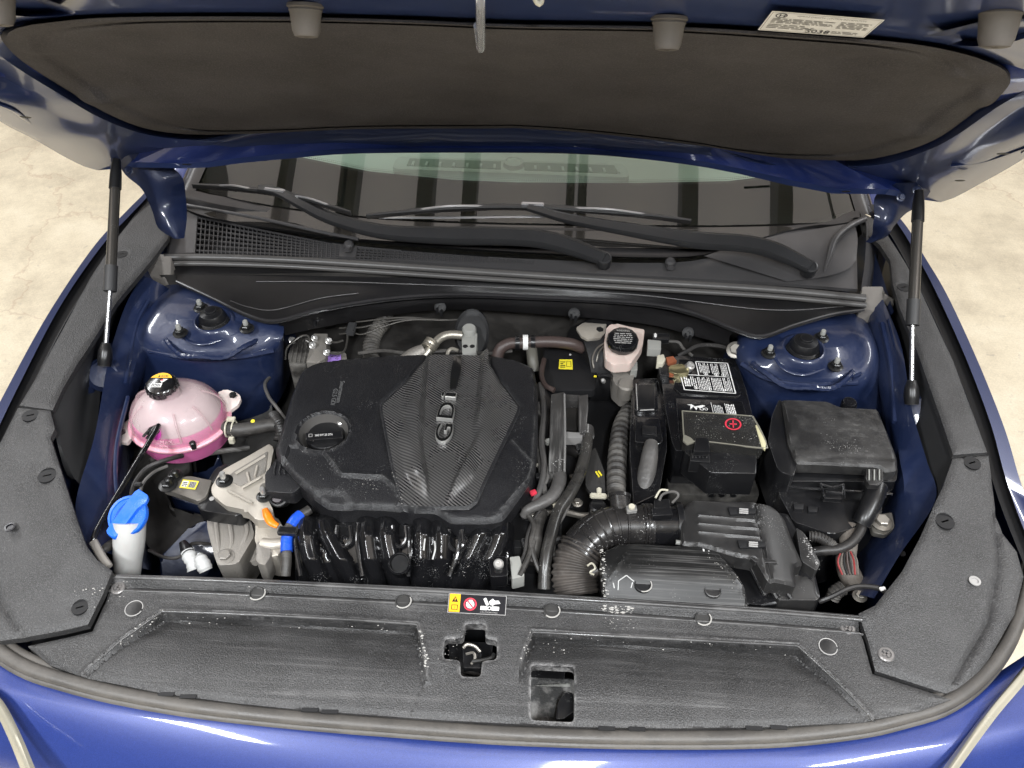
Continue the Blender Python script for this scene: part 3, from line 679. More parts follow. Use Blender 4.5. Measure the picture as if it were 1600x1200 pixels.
# headlamps in the corners
sheet('headlamp', [[(-30,1066,.866),(2,1092,.860),(30,1142,.846),(62,1217,.83)], [(-34,1070,.870),(-4,1098,.864),(22,1146,.850),(52,1219,.834)], [(-40,1076,.860),(-12,1106,.854),(12,1152,.840),(40,1222,.82)]], HEADL, car, 24, 10, label='left headlamp corner')
sheet('headlamp', [[(1650,1000,.885),(1606,1062,.875),(1556,1122,.862),(1488,1215,.845)], [(1645,985,.888),(1598,1050,.879),(1546,1112,.866),(1474,1215,.848)], [(1640,990,.878),(1590,1052,.868),(1536,1116,.855),(1462,1215,.835)]], HEADL, car, 24, 10, label='right headlamp corner')
# hood seal round the front: a fat rubber lip
sl = [(-80,870,.905),(-40,960,.885),(-8,1010,.874),(40,1042,.870),(100,1062,.868),(180,1082,.866),(300,1103,.864),(450,1120,.862),(620,1134,.861),(800,1146,.860),(1000,1152,.860),(1200,1150,.861),(1340,1136,.863),(1420,1118,.865),(1480,1098,.868),(1535,1058,.873),(1578,1000,.880),(1604,930,.89),(1616,860,.90)]
bm = bmesh.new(); tubebm(bm, pw(sl), 0.0105, 12, 120, flat=0.75); tubebm(bm, [p + Vector((0, 0.015, -0.006)) for p in pw(sl)], 0.0085, 10, 120, flat=0.7); tubebm(bm, [p + Vector((0, -0.008, -0.006)) for p in pw(sl)], 0.007, 8, 120, flat=0.6)
obj('hood_seal', bm, RUB, car, 50, label='dusty rubber hood seal along the front edge')

# ---- engine bay: floor, firewall, side walls, towers
bm = bmesh.new(); boxbm(bm, Vector((0, 1.12, 0.36)), (1.5, 1.0, 0.02)); obj('bay_floor', bm, PL_DARK, car, 0)
sheet('firewall', [[Vector(p) for p in r] for r in ([(-0.76, 1.46, 0.95), (0, 1.50, 0.96), (0.76, 1.46, 0.95)], [(-0.76, 1.46, 0.7), (0, 1.52, 0.7), (0.76, 1.46, 0.7)], [(-0.76, 1.4, 0.37), (0, 1.5, 0.37), (0.76, 1.4, 0.37)])], INS, car, 16, 8)
for s_ in (-1, 1):
    sheet('scuttle_side', [[Vector((s_*0.79, 1.42, .965)), Vector((s_*0.80, 1.65, .965)), Vector((s_*0.79, 1.95, .98))], [Vector((s_*0.755, 1.42, 0.86)), Vector((s_*0.76, 1.65, 0.9)), Vector((s_*0.75, 1.95, 0.95))], [Vector((s_*0.72, 1.42, 0.72)), Vector((s_*0.70, 1.65, 0.75)), Vector((s_*0.68, 1.95, 0.8))]], PAINT_IN, car, 12, 10, label='dark blue scuttle side')
# front wall below the radiator cover
sheet('front_wall', [[Vector((-0.62, 0.74, 0.885)), Vector((0, 0.742, 0.885)), Vector((0.62, 0.73, 0.885))], [Vector((-0.62, 0.72, 0.37)), Vector((0, 0.72, 0.37)), Vector((0.62, 0.72, 0.37))]], PL_DARK, car, 8)

# left tower: top plate, shoulder, wall
def tower(name, top, shoulder, foot, hole, zt, lab):
    cen = (hole[0], hole[1])
    T = pw(top); S = pw(shoulder); F_ = pw(foot)
    n = 72; T = cat(T, n, True); S = cat(S, n, True); F_ = cat(F_, n, True)
    hc = W(hole[0], hole[1], zt)
    # match by angle round the hole
    def match(L_):
        a = [math.atan2(p.y-hc.y, p.x-hc.x) for p in L_]; out = []
        for q in np.linspace(-math.pi, math.pi, n, endpoint=False):
            i = min(range(n), key=lambda j: abs((a[j]-q+math.pi) % (2*math.pi)-math.pi)); out.append(L_[i])
        # soften
        return [(out[i-1]+out[i]*2+out[(i+1) % n])/4 for i in range(n)]
    T, S, F_ = match(T), match(S), match(F_); r = hole[2]
    ring = lambda q, dz: [hc + Vector((math.cos(a)*q, math.sin(a)*q, dz)) for a in np.linspace(-math.pi, math.pi, n, endpoint=False)]
    bm = bmesh.new()
    loft(bm, [ring(r*0.9, -0.03), ring(r, -0.004), ring(r*1.05, 0.001), ring(r*1.18, 0.0), ring(r*1.26, -0.005), [a.lerp(b, 0.5)+Vector((0,0,0.002)) for a, b in zip(ring(r*1.4, -0.005), T)], T, [p.lerp(q, 0.4)+Vector((0,0,0.004)) for p, q in zip(T, S)], S, [p.lerp(q, 0.15)+Vector((0,0,0.006)) for p, q in zip(S, F_)], [p.lerp(q, 0.5) for p, q in zip(S, F_)], F_], True)
    return obj(name, bm, PAINT_IN, car, 60, label=lab)
tl = tower('strut_tower', [(262,478,.945),(300,466,.943),(345,470,.943),(395,492,.943),(420,512,.94),(405,530,.925),(360,540,.92),(300,542,.92),(258,530,.93),(246,505,.94)],
      [(226,470,.93),(290,446,.925),(350,452,.925),(410,474,.925),(440,502,.93),(442,528,.92),(420,548,.905),(370,558,.90),(300,560,.90),(240,552,.905),(212,520,.925)],
      [(200,470,.84),(280,400,.86),(360,420,.86),(450,470,.80),(462,540,.76),(440,620,.74),(400,650,.73),(330,660,.73),(250,640,.74),(205,600,.78)], (333, 499, 0.034), .952, 'left blue strut tower')
tr = tower('strut_tower', [(1172,528,.935),(1200,512,.945),(1260,506,.943),(1320,514,.945),(1345,535,.948),(1345,562,.935),(1320,580,.925),(1265,588,.92),(1210,578,.92),(1178,556,.925)],
      [(1150,535,.915),(1180,508,.92),(1260,494,.925),(1330,498,.93),(1362,530,.945),(1365,570,.93),(1340,598,.91),(1265,602,.90),(1200,592,.90),(1160,566,.91)],
      [(1130,560,.76),(1150,470,.84),(1260,430,.86),(1350,450,.86),(1395,520,.84),(1400,640,.76),(1370,700,.73),(1270,700,.72),(1180,690,.72),(1140,640,.73)], (1256, 543, 0.036), .952, 'right blue strut tower')
for tw, hc_, r, studs in ((tl, W(333, 499, .938), 0.028, ((314, 474), (282, 513), (386, 506))), (tr, W(1256, 543, .938), 0.029, ((1201, 545), (1283, 521), (1305, 565)))):
    lathe('top_mount', hc_, [(r*1.25, -0.012), (r*1.2, 0.0), (r*1.02, 0.003), (r*0.98, 0.010), (r*0.80, 0.018), (r*0.45, 0.021), (r*0.4, 0.026), (0.0001, 0.027)], PL_BLK, tw, seg=32)
    for u, v in studs:
        zc = .954 if v < 530 else .945
        c = W(u, v+8, zc-.006); s_ = hexbolt('mount_nut', c, 0.010, 0.012, BOLT_B, tw, Vector((0, -0.06, 1)))
        lathe('stud', c + Vector((0, 0, 0.008)), [(0.0052, 0), (0.0052, 0.012), (0.004, 0.014), (0.0001, 0.014)], GREYPL, tw, seg=12)
# weld flange under each tower top and its spot welds
for pts, dots in (([(232,548,.905),(300,560,.902),(372,558,.902),(428,548,.905)], ((262,566),(303,573),(345,569),(385,563))), ([(1158,568,.91),(1200,592,.902),(1265,602,.902),(1340,598,.91)], ((1215,606),(1290,613),(1330,606),(1180,592)))):
    tube('weld_flange', pts, 0.005, PAINT_IN, car, 8, 40)
for tw, hc_, R0_ in ((tl, W(333, 499, .947), .060), (tr, W(1256, 543, .947), .062)):
    pts = [hc_ + Vector((math.cos(a)*R0_*(1+.12*math.cos(3*a+.5)), math.sin(a)*R0_*(1+.10*math.cos(3*a)), -.004-.05*max(0, -math.sin(a))*.2)) for a in np.linspace(0, 2*math.pi, 30, endpoint=False)]
    bm = bmesh.new(); tubebm(bm, pts, .0032, 6, 90, closed=True, flat=.6); obj('pressed_ring', bm, PAINT_IN, tw, 60)
    sx_ = -1 if tw is tl else 1
    for dx, dy, dz, ln in ((.085, .01, -.012, .05), (.095, -.03, -.025, .05)):
        c = hc_ + Vector((sx_*dx, dy, dz)); slab('stamping', [c+Vector((-.004, -ln/2, 0)), c+Vector((.012*sx_+.004, -ln/2+.01, .004)), c+Vector((.006*sx_+.004, ln/2, .004)), c+Vector((-.004, ln/2-.008, 0))], None, .02, PAINT_IN, tw, .004, .004)
    tube('seam_sealer', [hc_ + Vector((math.cos(a)*(R0_+.040), math.sin(a)*(R0_+.034), -.022+.004*math.sin(7*a))) for a in np.linspace(math.pi*1.08, math.pi*1.92, 16)], .0045, PAINT_IN, tw, 7, 60, rib=.35, period=.013)
# side aprons: shiny rails from tower to the front
def apron(rows, lab): return sheet('inner_apron', rows, PAINT_IN, car, 48, 22, label=lab)
apron([[(222,430,.965),(195,480,.955),(170,560,.93),(148,680,.92),(118,790,.90),(140,862,.89)],
       [(245,440,.955),(222,490,.94),(188,570,.915),(165,690,.905),(150,780,.885),(168,862,.87)],
       [(262,450,.93),(240,500,.92),(208,590,.89),(186,690,.875),(186,780,.85),(196,880,.82)],
       [(270,455,.90),(252,520,.88),(220,600,.82),(200,700,.78),(215,800,.72),(232,890,.70)],
       [(275,458,.70),(262,520,.60),(228,600,.55),(210,700,.5),(225,800,.45),(240,890,.45)]], 'left blue inner rail')
apron([[(1380,468,.965),(1408,540,.955),(1425,640,.935),(1448,720,.92),(1462,780,.905),(1405,868,.885),(1366,935,.875)],
       [(1368,472,.955),(1390,548,.94),(1404,640,.915),(1425,730,.90),(1430,790,.885),(1385,868,.865),(1345,930,.855)],
       [(1358,476,.94),(1374,552,.92),(1392,645,.89),(1404,740,.88),(1400,800,.85),(1365,860,.82),(1325,930,.80)],
       [(1352,480,.90),(1362,560,.88),(1380,650,.83),(1384,740,.78),(1360,800,.72),(1330,850,.70),(1300,930,.68)],
       [(1348,480,.70),(1355,560,.6),(1372,650,.55),(1375,740,.5),(1350,800,.45),(1320,850,.45),(1290,930,.45)]], 'right blue inner rail')
tube('rail_bead', [(200,620,.905),(182,700,.896),(184,780,.876),(206,860,.85)], 0.004, PAINT_IN, car, 8)
tube('seam_bead', [(232,470,.950),(216,500,.935),(205,545,.915),(196,600,.90)], 0.0045, PAINT_IN, car, 8)
tube('seam_bead', [(1378,505,.95),(1390,560,.935),(1396,610,.915),(1398,660,.90)], 0.005, PAINT_IN, car, 8)
tube('seam_bead', [(1388,500,.955),(1402,560,.94),(1409,610,.922),(1410,650,.91)], 0.004, PAINT_IN, car, 8)
lathe('rail_hole', W(1410, 865, .875), [(0.0055, 0.0005), (0.005, 0.001), (0.0001, 0.0008)], PL_DARK, car, Vector((-.2, -.2, 1)), 12)
# insulation on the left inner wall
slab('insulation_mat', [(190,690,.70),(290,690,.72),(300,740,.70),(260,760,.70),(262,800,.68),(320,800,.66),(318,850,.64),(262,870,.62),(236,862,.64),(200,800,.68)], None, 0.02, INS, car, 0.006, 0.02)
slab('insulation_mat', [(262,600,.80),(330,596,.80),(392,585,.80),(420,590,.78),(425,640,.74),(440,700,.68),(430,760,.6),(340,760,.62),(250,700,.70)], None, 0.02, INS, car, 0.008, 0.02)
slab('chassis_leg', [(300,690,.70),(322,688,.71),(345,712,.70),(330,735,.68),(282,740,.68),(268,762,.66),(262,775,.66),(312,792,.64),(308,740,.68)], None, 0.05, PAINT_IN, car, 0.006, 0.01)
slab('chassis_leg', [(248,870,.66),(300,820,.66),(328,812,.66),(352,846,.64),(320,905,.60),(250,905,.60)], None, 0.05, PAINT_IN, car, 0.006, 0.01)

# ---- windscreen, pillars and the dash behind the glass
base = pw([(306,294,.992),(330,302,.990),(420,320,.990),(560,337,.990),(720,346,.990),(900,350,.990),(1100,352,.990),(1240,349,.990),(1315,345,.990),(1338,330,.992)])
GS = math.radians(20); up = Vector((0, math.cos(GS), math.sin(GS)))
fan = lambda q, t: q + up*t - Vector((q.x*0.12*t/0.7, 0, 0))
wsh = sheet('windshield', [[fan(q, t) for q in base] for t in (0.0, 0.25, 0.5, 0.75)], GLASS, car, 40, 10, label='windshield mirroring dark roof beams')
bn = Vector((0, math.sin(GS), -math.cos(GS)))*0.004
bs = cat(base, 300)
def tband(q):      # how far up the glass the black band reaches
    u0 = to_px(q)[0]; vt_ = float(np.interp(u0, [300, 440, 560, 700, 800, 1000, 1150, 1320], [215, 243, 266, 279, 283, 284, 281, 262])); a, b = 0.0, 0.7
    for _ in range(24):
        m_ = (a+b)/2; a, b = (m_, b) if to_px(fan(q, m_))[1] > vt_ else (a, m_)
    return a
tb = [tband(q) for q in bs]
bm = bmesh.new(); loft(bm, [[fan(q, k*t if k >= 0 else -0.06)+bn for q, t in zip(bs, tb)] for k in (-1, 0.0, .35, .7, 1.0)]); obj('black_band', bm, FRIT, wsh)
bm = bmesh.new()
for q, t in zip(bs, tb):     # the dotted edge of the band
    for j in range(2):
        p = fan(q, t + .004 + j*0.005)+bn; r = 0.0016 - j*0.0006
        f = [p + Vector((math.cos(a)*r, math.sin(a)*r*up.y, math.sin(a)*r*up.z)) for a in np.linspace(0, 6.28, 5, endpoint=False)]; bm.faces.new([bm.verts.new(x) for x in f])
dt = obj('dotted_edge', bm, FRIT, wsh, 0); dt['kind'] = 'stuff'
# side bands of the glass and pillars
for s_, q0, q1 in ((-1, base[0], base[1]), (1, base[-1], base[-2])):
    d = Vector((s_, 0, 0))
    sheet('black_band', [[fan(q0, t)+bn*0.5-d*0.0 for t in (0, .25, .5, .75)], [fan(q0, t)+bn*0.5-d*(0.055) + Vector((0,-0.0,0)) for t in (0, .25, .5, .75)]], FRIT, wsh, 12)
    sheet('pillar_trim', [[fan(q0, t)+d*w_+Vector((0, 0, h_)) for t in (-0.02, .25, .5, .8)] for w_, h_ in ((-0.004, 0.004), (0.012, 0.012), (0.03, 0.004), (0.05, -0.02))], PL_COWL, car, 14, 8)
    sheet('pillar', [[fan(q0, t)+d*w_+Vector((0, 0.01, h_)) for t in (-0.10, .25, .5, .8)] for w_, h_ in ((0.045, -0.004), (0.085, -0.006), (0.12, -0.05), (0.15, -0.2))], PAINT, car, 14, 10)
lab = [fan(W(1185, 352, 1.003), 0.135), fan(W(1228, 350, 1.003), 0.135), fan(W(1228, 350, 1.003), 0.142), fan(W(1185, 352, 1.003), 0.142)]
pr = Print(*lab, lift=0.003); pr.rect(0, 0, 1, 1, GREYP, 0); pr.lines(0.05, 0.2, 0.95, 0.9, 1, WHITE2, fill=.6); pr.done('serial_plate', wsh)
# dashboard behind the glass
sheet('dashboard', [[Vector((x, 1.77+0.05*(1-(x/.7)**2), .955)) for x in (-.68, -.35, 0, .35, .68)], [Vector((x, 1.95+0.05*(1-(x/.7)**2), .972)) for x in (-.68, -.35, 0, .35, .68)], [Vector((x, 2.25, .98)) for x in (-.68, -.35, 0, .35, .68)], [Vector((x, 2.6, .95)) for x in (-.68, -.35, 0, .35, .68)]], DASH, car, 30, 12, label='pale dashboard top seen through the glass')
# defroster grille with its sensor on the dash
dv = [W(u, v, 0.980) for u, v in ((612, 270), (985, 284), (975, 262), (622, 250))]
def dq(x, y, z=0.0): return dv[0]*(1-x)*(1-y)+dv[1]*x*(1-y)+dv[2]*x*y+dv[3]*(1-x)*y + Vector((0, 0, z+0.012))
bm = bmesh.new()
slab('x', [dq(0, 0), dq(1, 0), dq(1, 1), dq(0, 1)], None, 0.03, None, None, 0.004, 0.02, bm=bm)
vt = obj('defroster_vent', bm, DASH, car)
bm = bmesh.new(); slab('x', [dq(.06, .22, .002), dq(.46, .22, .002), dq(.46, .78, .002), dq(.06, .78, .002)], None, 0.004, None, None, 0, 0, bm=bm)
slab('x', [dq(.56, .22, .002), dq(.95, .22, .002), dq(.95, .78, .002), dq(.56, .78, .002)], None, 0.004, None, None, 0, 0, bm=bm); obj('vent_slot', bm, DASH_D, vt)
for k in range(16):
    x = 0.08 + k*0.058
    if 0.44 < x < 0.57: continue
    slab('vent_rib', [dq(x, .22, .005), dq(x+.010, .22, .005), dq(x+.010, .5, .005), dq(x, .5, .005)], None, 0.004, DASH, vt, 0, 0)
lathe('sun_sensor', dq(.515, .55), [(0.026, 0), (0.024, 0.012), (0.018, 0.014), (0.016, 0.010), (0.0001, 0.010)], DASH, vt, seg=20)

# ================================================================== COWL, SEAL AND WIPERS
cowl = thing('scuttle', 'black plastic scuttle panel with intake grille below the windshield', 'scuttle panel', Vector((0, 1.5, 0.9)))
R0 = [(262,398,.958),(400,398,.958),(600,408,.958),(800,422,.958),(1000,432,.958),(1200,442,.958),(1340,452,.958)]
R1 = [(268,318,.990),(330,340,.990),(440,358,.990),(540,372,.988),(700,386,.986),(840,395,.984),(1000,402,.982),(1100,398,.982),(1180,374,.985),(1270,352,.995),(1340,352,1.0)]
R2 = [(270,300,1.0),(330,316,.99),(440,330,.984),(560,345,.984),(720,354,.984),(900,359,.984),(1100,360,.984),(1200,357,.984),(1290,350,.99),(1345,340,1.0)]
GX = []   # grille windows (pixels)
g1 = [(308,337),(530,374),(530,402),(304,398)]; g2 = [(557,377),(834,396),(834,414),(555,404)]
def cowl_z(X, Y): return np.interp(Y, [1.40, 1.50, 1.66, 1.75], [.950, .958, .986, .99])
outl = [ (p.x, p.y) for p in cat(pw(R0), 40)] + [(p.x, p.y) for p in reversed(cat(pw(R1), 50))]
def gpoly(g): return [(p.x, p.y) for p in pw([(a[0], a[1], z) for a, z in zip(g, (.984, .984, .962, .962))])]
relief('panel', outl, cowl_z, PL_COWL, cowl, 0.010, holes=[gpoly(g1), gpoly(g2)], skirt=0.008)
for g, nu_, nv_ in ((g1, 33, 7), (g2, 42, 4)):
    q = [Vector((x, y, float(cowl_z(np.array([x]), np.array([y]))[0]))) for x, y in gpoly(g)]
    bi = lambda x, y: q[0]*(1-x)*(1-y)+q[1]*x*(1-y)+q[2]*x*y+q[3]*(1-x)*y
    bm = bmesh.new()
    for i in range(nu_+1):
        a, b = bi(i/nu_, 0), bi(i/nu_, 1); d = (b-a); c = (a+b)/2 - Vector((0, 0, .004)); an = math.atan2(d.y, d.x)
        boxbm(bm, c, (d.length, 0.0017, 0.0045), Matrix.Rotation(an, 3, 'Z') @ Matrix.Rotation(-math.atan2(d.z, math.hypot(d.x, d.y)), 3, 'Y'))
    for j in range(nv_+1):
        a, b = bi(0, j/nv_), bi(1, j/nv_); d = b-a; c = (a+b)/2 - Vector((0, 0, .0042)); an = math.atan2(d.y, d.x)
        boxbm(bm, c, (d.length, 0.0020, 0.0042), Matrix.Rotation(an, 3, 'Z') @ Matrix.Rotation(-math.atan2(d.z, math.hypot(d.x, d.y)), 3, 'Y'))
    gg = obj('grille', bm, PL_COWL, cowl, 0, label='black square-mesh grille'); gg['kind'] = 'stuff'
    c_ = sum(q, Vector())/4; bm = bmesh.new(); f = bm.faces.new([bm.verts.new(c_ + (p-c_)*1.0 + Vector(((p.x-c_.x)*.12, math.copysign(.05, p.y-c_.y), -.035))) for p in q]); obj('intake_duct', bm, PL_DARK, cowl, 0)
for u, v in ((545, 383), (1047, 410)):
    c = W(u, v, .975); bm = bmesh.new(); lathebm(bm, c, [(0.011, -0.006), (0.011, 0.004), (0.008, 0.008), (0.0001, 0.009)], Vector((0, -0.2, 1)), 16); boxbm(bm, c+Vector((0, -0.014, -0.002)), (0.016, 0.02, 0.008), None, 0.003)
    obj('nozzle_boss', bm, PL_COWL, cowl, 35)
# trough behind the ridge, up to the glass
R2b = [p + Vector((0, 0.0, -0.002)) for p in cat(pw(R2), 40)]
sheet('trough', [cat(pw(R1), 40), [a.lerp(b, 0.3) + Vector((0, 0, -0.022)) for a, b in zip(cat(pw(R1), 40), R2b)], [a.lerp(b, 0.8) + Vector((0, 0, -0.020)) for a, b in zip(cat(pw(R1), 40), R2b)], R2b, [p + Vector((0, 0.03, 0.002)) for p in R2b]], PL_COWLF, cowl, 40, 12)
sheet('corner_panel', [[(1100,400,.984),(1170,378,.99),(1250,362,.998),(1335,348,1.012)], [(1150,415,.98),(1215,395,.985),(1290,385,.992),(1340,372,1.0)], [(1230,440,.965),(1290,432,.972),(1325,420,.98),(1338,405,.985)]], PL_COWL, cowl, 20, 8)
tube('corner_rib', [(1352,342,1.022),(1330,352,1.018),(1306,372,1.008),(1296,400,.99),(1288,425,.975)], [0.006, 0.008, 0.008, 0.006, 0.002], PL_COWL, cowl, 10)
tube('corner_rib', [(262,316,1.0),(300,322,1.004),(400,340,1.0),(500,362,.99),(560,374,.985)], 0.004, PL_COWL, cowl, 8)
sheet('end_flange', [[(1330,340,1.02),(1352,345,1.015),(1352,400,.99),(1345,455,.965)], [(1338,338,.98),(1368,350,.97),(1372,405,.95),(1362,455,.93)]], PL_COWL, cowl, 14, 5)
sheet('end_flange', [[(272,300,1.02),(262,330,1.0),(268,360,.98),(262,400,.965)], [(262,296,.98),(246,335,.96),(256,365,.94),(250,400,.93)]], PL_COWL, cowl, 14, 5)
bm = bmesh.new(); boxbm(bm, Vector((0, 1.63, .90)), (1.46, .30, .01)); obj('scuttle_floor', bm, PL_DARK, cowl, 0)
# front face and lower lip
CF = [[(262,402,.955),(420,406,.955),(600,416,.955),(800,428,.955),(1000,440,.955),(1200,452,.955),(1345,462,.955)],
      [(270,418,.950),(420,424,.950),(600,434,.944),(800,446,.942),(1000,455,.944),(1200,468,.950),(1352,476,.950)],
      [(276,438,.952),(330,462,.954),(385,488,.956),(430,498,.954),(500,480,.945),(600,464,.932),(700,457,.928),(820,460,.928),(1000,470,.932),(1080,485,.942),(1150,512,.954),(1190,522,.956),(1240,505,.956),(1300,488,.954),(1350,482,.952)],
      [(280,446,.948),(335,470,.950),(385,496,.952),(430,506,.950),(500,488,.940),(600,472,.926),(700,465,.922),(820,468,.922),(1000,478,.926),(1080,493,.937),(1150,520,.950),(1190,530,.952),(1240,513,.952),(1300,495,.950),(1345,488,.948)]]
sheet('front_face', CF, PL_COWLF, cowl, 90, 18, thick=0.003)
tube('lip', [(276,440,.953),(330,465,.955),(385,491,.957),(430,501,.955),(500,483,.946),(600,467,.933),(700,460,.929),(820,463,.929),(1000,473,.933),(1080,488,.943),(1150,515,.955),(1190,525,.957),(1240,508,.957),(1300,491,.955),(1350,484,.953)], 0.0032, PL_COWLF, cowl, 8, 110)
tube('moulded_line', [(400,440,.9525),(520,440,.949),(640,444,.942),(800,450,.9395),(1000,461,.9415),(1200,484,.9535),(1330,478,.952)], 0.0012, PL_COWL, cowl, 5, 60)
tube('moulded_line', [(360,470,.956),(390,480,.957),(430,484,.956),(500,466,.9475),(560,458,.942)], 0.0010, PL_COWL, cowl, 5, 40)
FL = [[(436,504,.945),(500,489,.938),(600,474,.925),(700,467,.921),(820,470,.921),(1000,480,.925),(1080,496,.935),(1145,520,.948)],
      [(438,512,.925),(500,496,.920),(600,482,.912),(700,474,.908),(820,478,.908),(1000,487,.912),(1080,503,.920),(1140,526,.930)],
      [(446,524,.895),(500,512,.890),(600,494,.884),(700,484,.882),(820,489,.882),(1000,505,.884),(1080,524,.890),(1140,540,.90)]]
sheet('lower_flange', FL, PL_COWLF, cowl, 60, 8, thick=0.003)
sheet('lower_flange', [[(280,446,.925),(335,462,.918),(380,478,.915)],[(330,470,.912),(380,488,.906),(420,498,.904)]], PL_COWLF, cowl, 10)
for u, v, z in ((491, 496, .915), (688, 480, .900), (897, 490, .900), (1075, 520, .900)):
    c = W(u, v, z); bm = bmesh.new(); ax = Vector((0, -0.75, 0.65))
    lathebm(bm, c, [(0.013, -0.004), (0.013, 0.003), (0.009, 0.005), (0.004, 0.005), (0.004, 0.001), (0.0001, 0.001)], ax, 14); boxbm(bm, c+Vector((0.004, -0.012, -0.006)), (0.006, 0.012, 0.012), None, 0.001); boxbm(bm, c+Vector((-0.006, -0.010, -0.002)), (0.004, 0.010, 0.012), None, 0.001)
    obj('push_clip', bm, PL_DARK, cowl, 30)
# rubber seal along the front edge of the scuttle, with foam blocks at its ends
se = thing('cowl_seal', 'long black rubber seal lying across the scuttle edge between two foam end blocks', 'seal', Vector((0, 1.47, 0.95)))
SP = [(256,402,.968),(330,402,.968),(450,406,.968),(600,415,.968),(800,428,.968),(1000,440,.968),(1200,452,.968),(1352,466,.968)]
bm = bmesh.new(); tubebm(bm, pw(SP), 0.0085, 12, 90, flat=0.9); tubebm(bm, [p + Vector((0, -0.014, -0.007)) for p in pw(SP)], 0.0065, 10, 90, flat=0.9); obj('seal_bead', bm, RUB_C, se, 50)
slab('foam_block', [(222,398,.985),(268,400,.985),(266,428,.95),(252,436,.94),(214,425,.95),(213,412,.965)], None, 0.035, RUB_FOAM, se, 0.004, 0.004)
slab('foam_block', [(218,395,.99),(256,397,.988),(256,408,.975),(222,405,.975)], None, 0.02, RUB_FOAM, se, 0.003, 0.003)
slab('foam_block', [(1347,447,.985),(1380,447,.985),(1382,462,.975),(1398,466,.97),(1396,480,.95),(1388,492,.94),(1345,480,.95)], None, 0.035, RUB_FOAM, se, 0.004, 0.004)
tag(tube('drain_hose', [(286,422,.93),(270,440,.915),(245,455,.905),(218,462,.90),(196,460,.905)], 0.0065, RUB_BLK2, None, 10), 'thin black drain hose curving under the left end of the scuttle', 'hose')

def wiper(lab, arm, cap, blade, wr):
    t = thing('wiper', lab, 'wiper', cap)
    bm = bmesh.new(); P = cat(pw(arm), 40); rings = []
    for i, p in enumerate(P):
        t_ = i/39; d = (P[min(39, i+1)]-P[max(0, i-1)]).normalized(); x, y = frame(d); wv = float(np.interp(t_, [0, .12, .4, 1], wr)); hh = wv*0.75
        rings.append([p + x*math.cos(a)*wv + y*math.sin(a)*hh for a in (.15, .5, 1.2, 1.57, 1.94, 2.64, 2.99, 3.6, 4.7, 5.8)])
    vs = loft(bm, rings, True); bm.faces.new(vs[0]); bm.faces.new(vs[-1]); obj('arm', bm, M('wiper_black', (0.022, 0.022, 0.023), 0.33, var=0.2), t, 45)
    lathe('pivot_cap', cap, [(0.016, -0.02), (0.0165, 0.0), (0.0155, 0.004), (0.012, 0.005), (0.011, 0.0035), (0.0001, 0.0035)], M('wiper_black', (0, 0, 0)), t, Vector((0, -0.35, 0.94)), 24)
    B = cat(pw(blade), 40)
    bm = bmesh.new(); tubebm(bm, B, [0.003, 0.006, 0.007, 0.006, 0.003], 8, 40, flat=0.8); obj('blade', bm, MATS['wiper_black'], t, 40)
    bm = bmesh.new(); tubebm(bm, [p - Vector((0, -0.001, 0.007)) for p in B], 0.0022, 6, 40, flat=2.0); obj('rubber_edge', bm, RUB_BLK, t, 40)
    bm = bmesh.new()
    for a, b in ((6, 15), (24, 34)):
        tubebm(bm, [B[a], B[(a+b)//2] + Vector((0, -0.006, 0.008)), B[b]], 0.0026, 6, 12)
    boxbm(bm, B[20] + Vector((0, -0.003, 0.006)), (0.05, 0.012, 0.010), rz(math.atan2((B[21]-B[19]).y, (B[21]-B[19]).x)), 0.002)
    obj('blade_bridge', bm, M('highlit_wiper_metal', (0.42, 0.42, 0.43), 0.22, metal=0.6), t, 40)  # pale metal puts the blade's highlight segments into the colour
    return t
wiper('long wiper arm curving from the middle pivot to the left end of the windshield', [(945,405,1.006),(900,388,1.012),(850,374,1.016),(785,369,1.014),(700,368,1.008),(600,362,1.008),(520,342,1.02),(470,318,1.038),(435,300,1.048),(405,294,1.05)], W(944, 404, 1.01),
      [(300,288,1.045),(360,292,1.046),(440,302,1.046),(500,317,1.044),(548,331,1.040)], [0.018, 0.025, 0.026, 0.011])
wiper('wiper arm sweeping down to the right pivot, its blade across the middle of the windshield', [(1266,418,.998),(1235,402,1.006),(1200,388,1.012),(1160,380,1.016),(1080,374,1.024),(980,358,1.034),(890,342,1.040),(850,331,1.044),(826,324,1.046)], W(1266, 417, 1.0),
      [(572,336,1.036),(680,326,1.040),(790,322,1.042),(900,326,1.042),(1000,334,1.038),(1080,344,1.030)], [0.018, 0.024, 0.024, 0.011])
tube_l = tube('washer_strip', [(592,340,1.020),(700,340,1.022),(860,338,1.026)], 0.004, MATS['highlit_wiper_metal'], cowl, 8, flat=0.5)

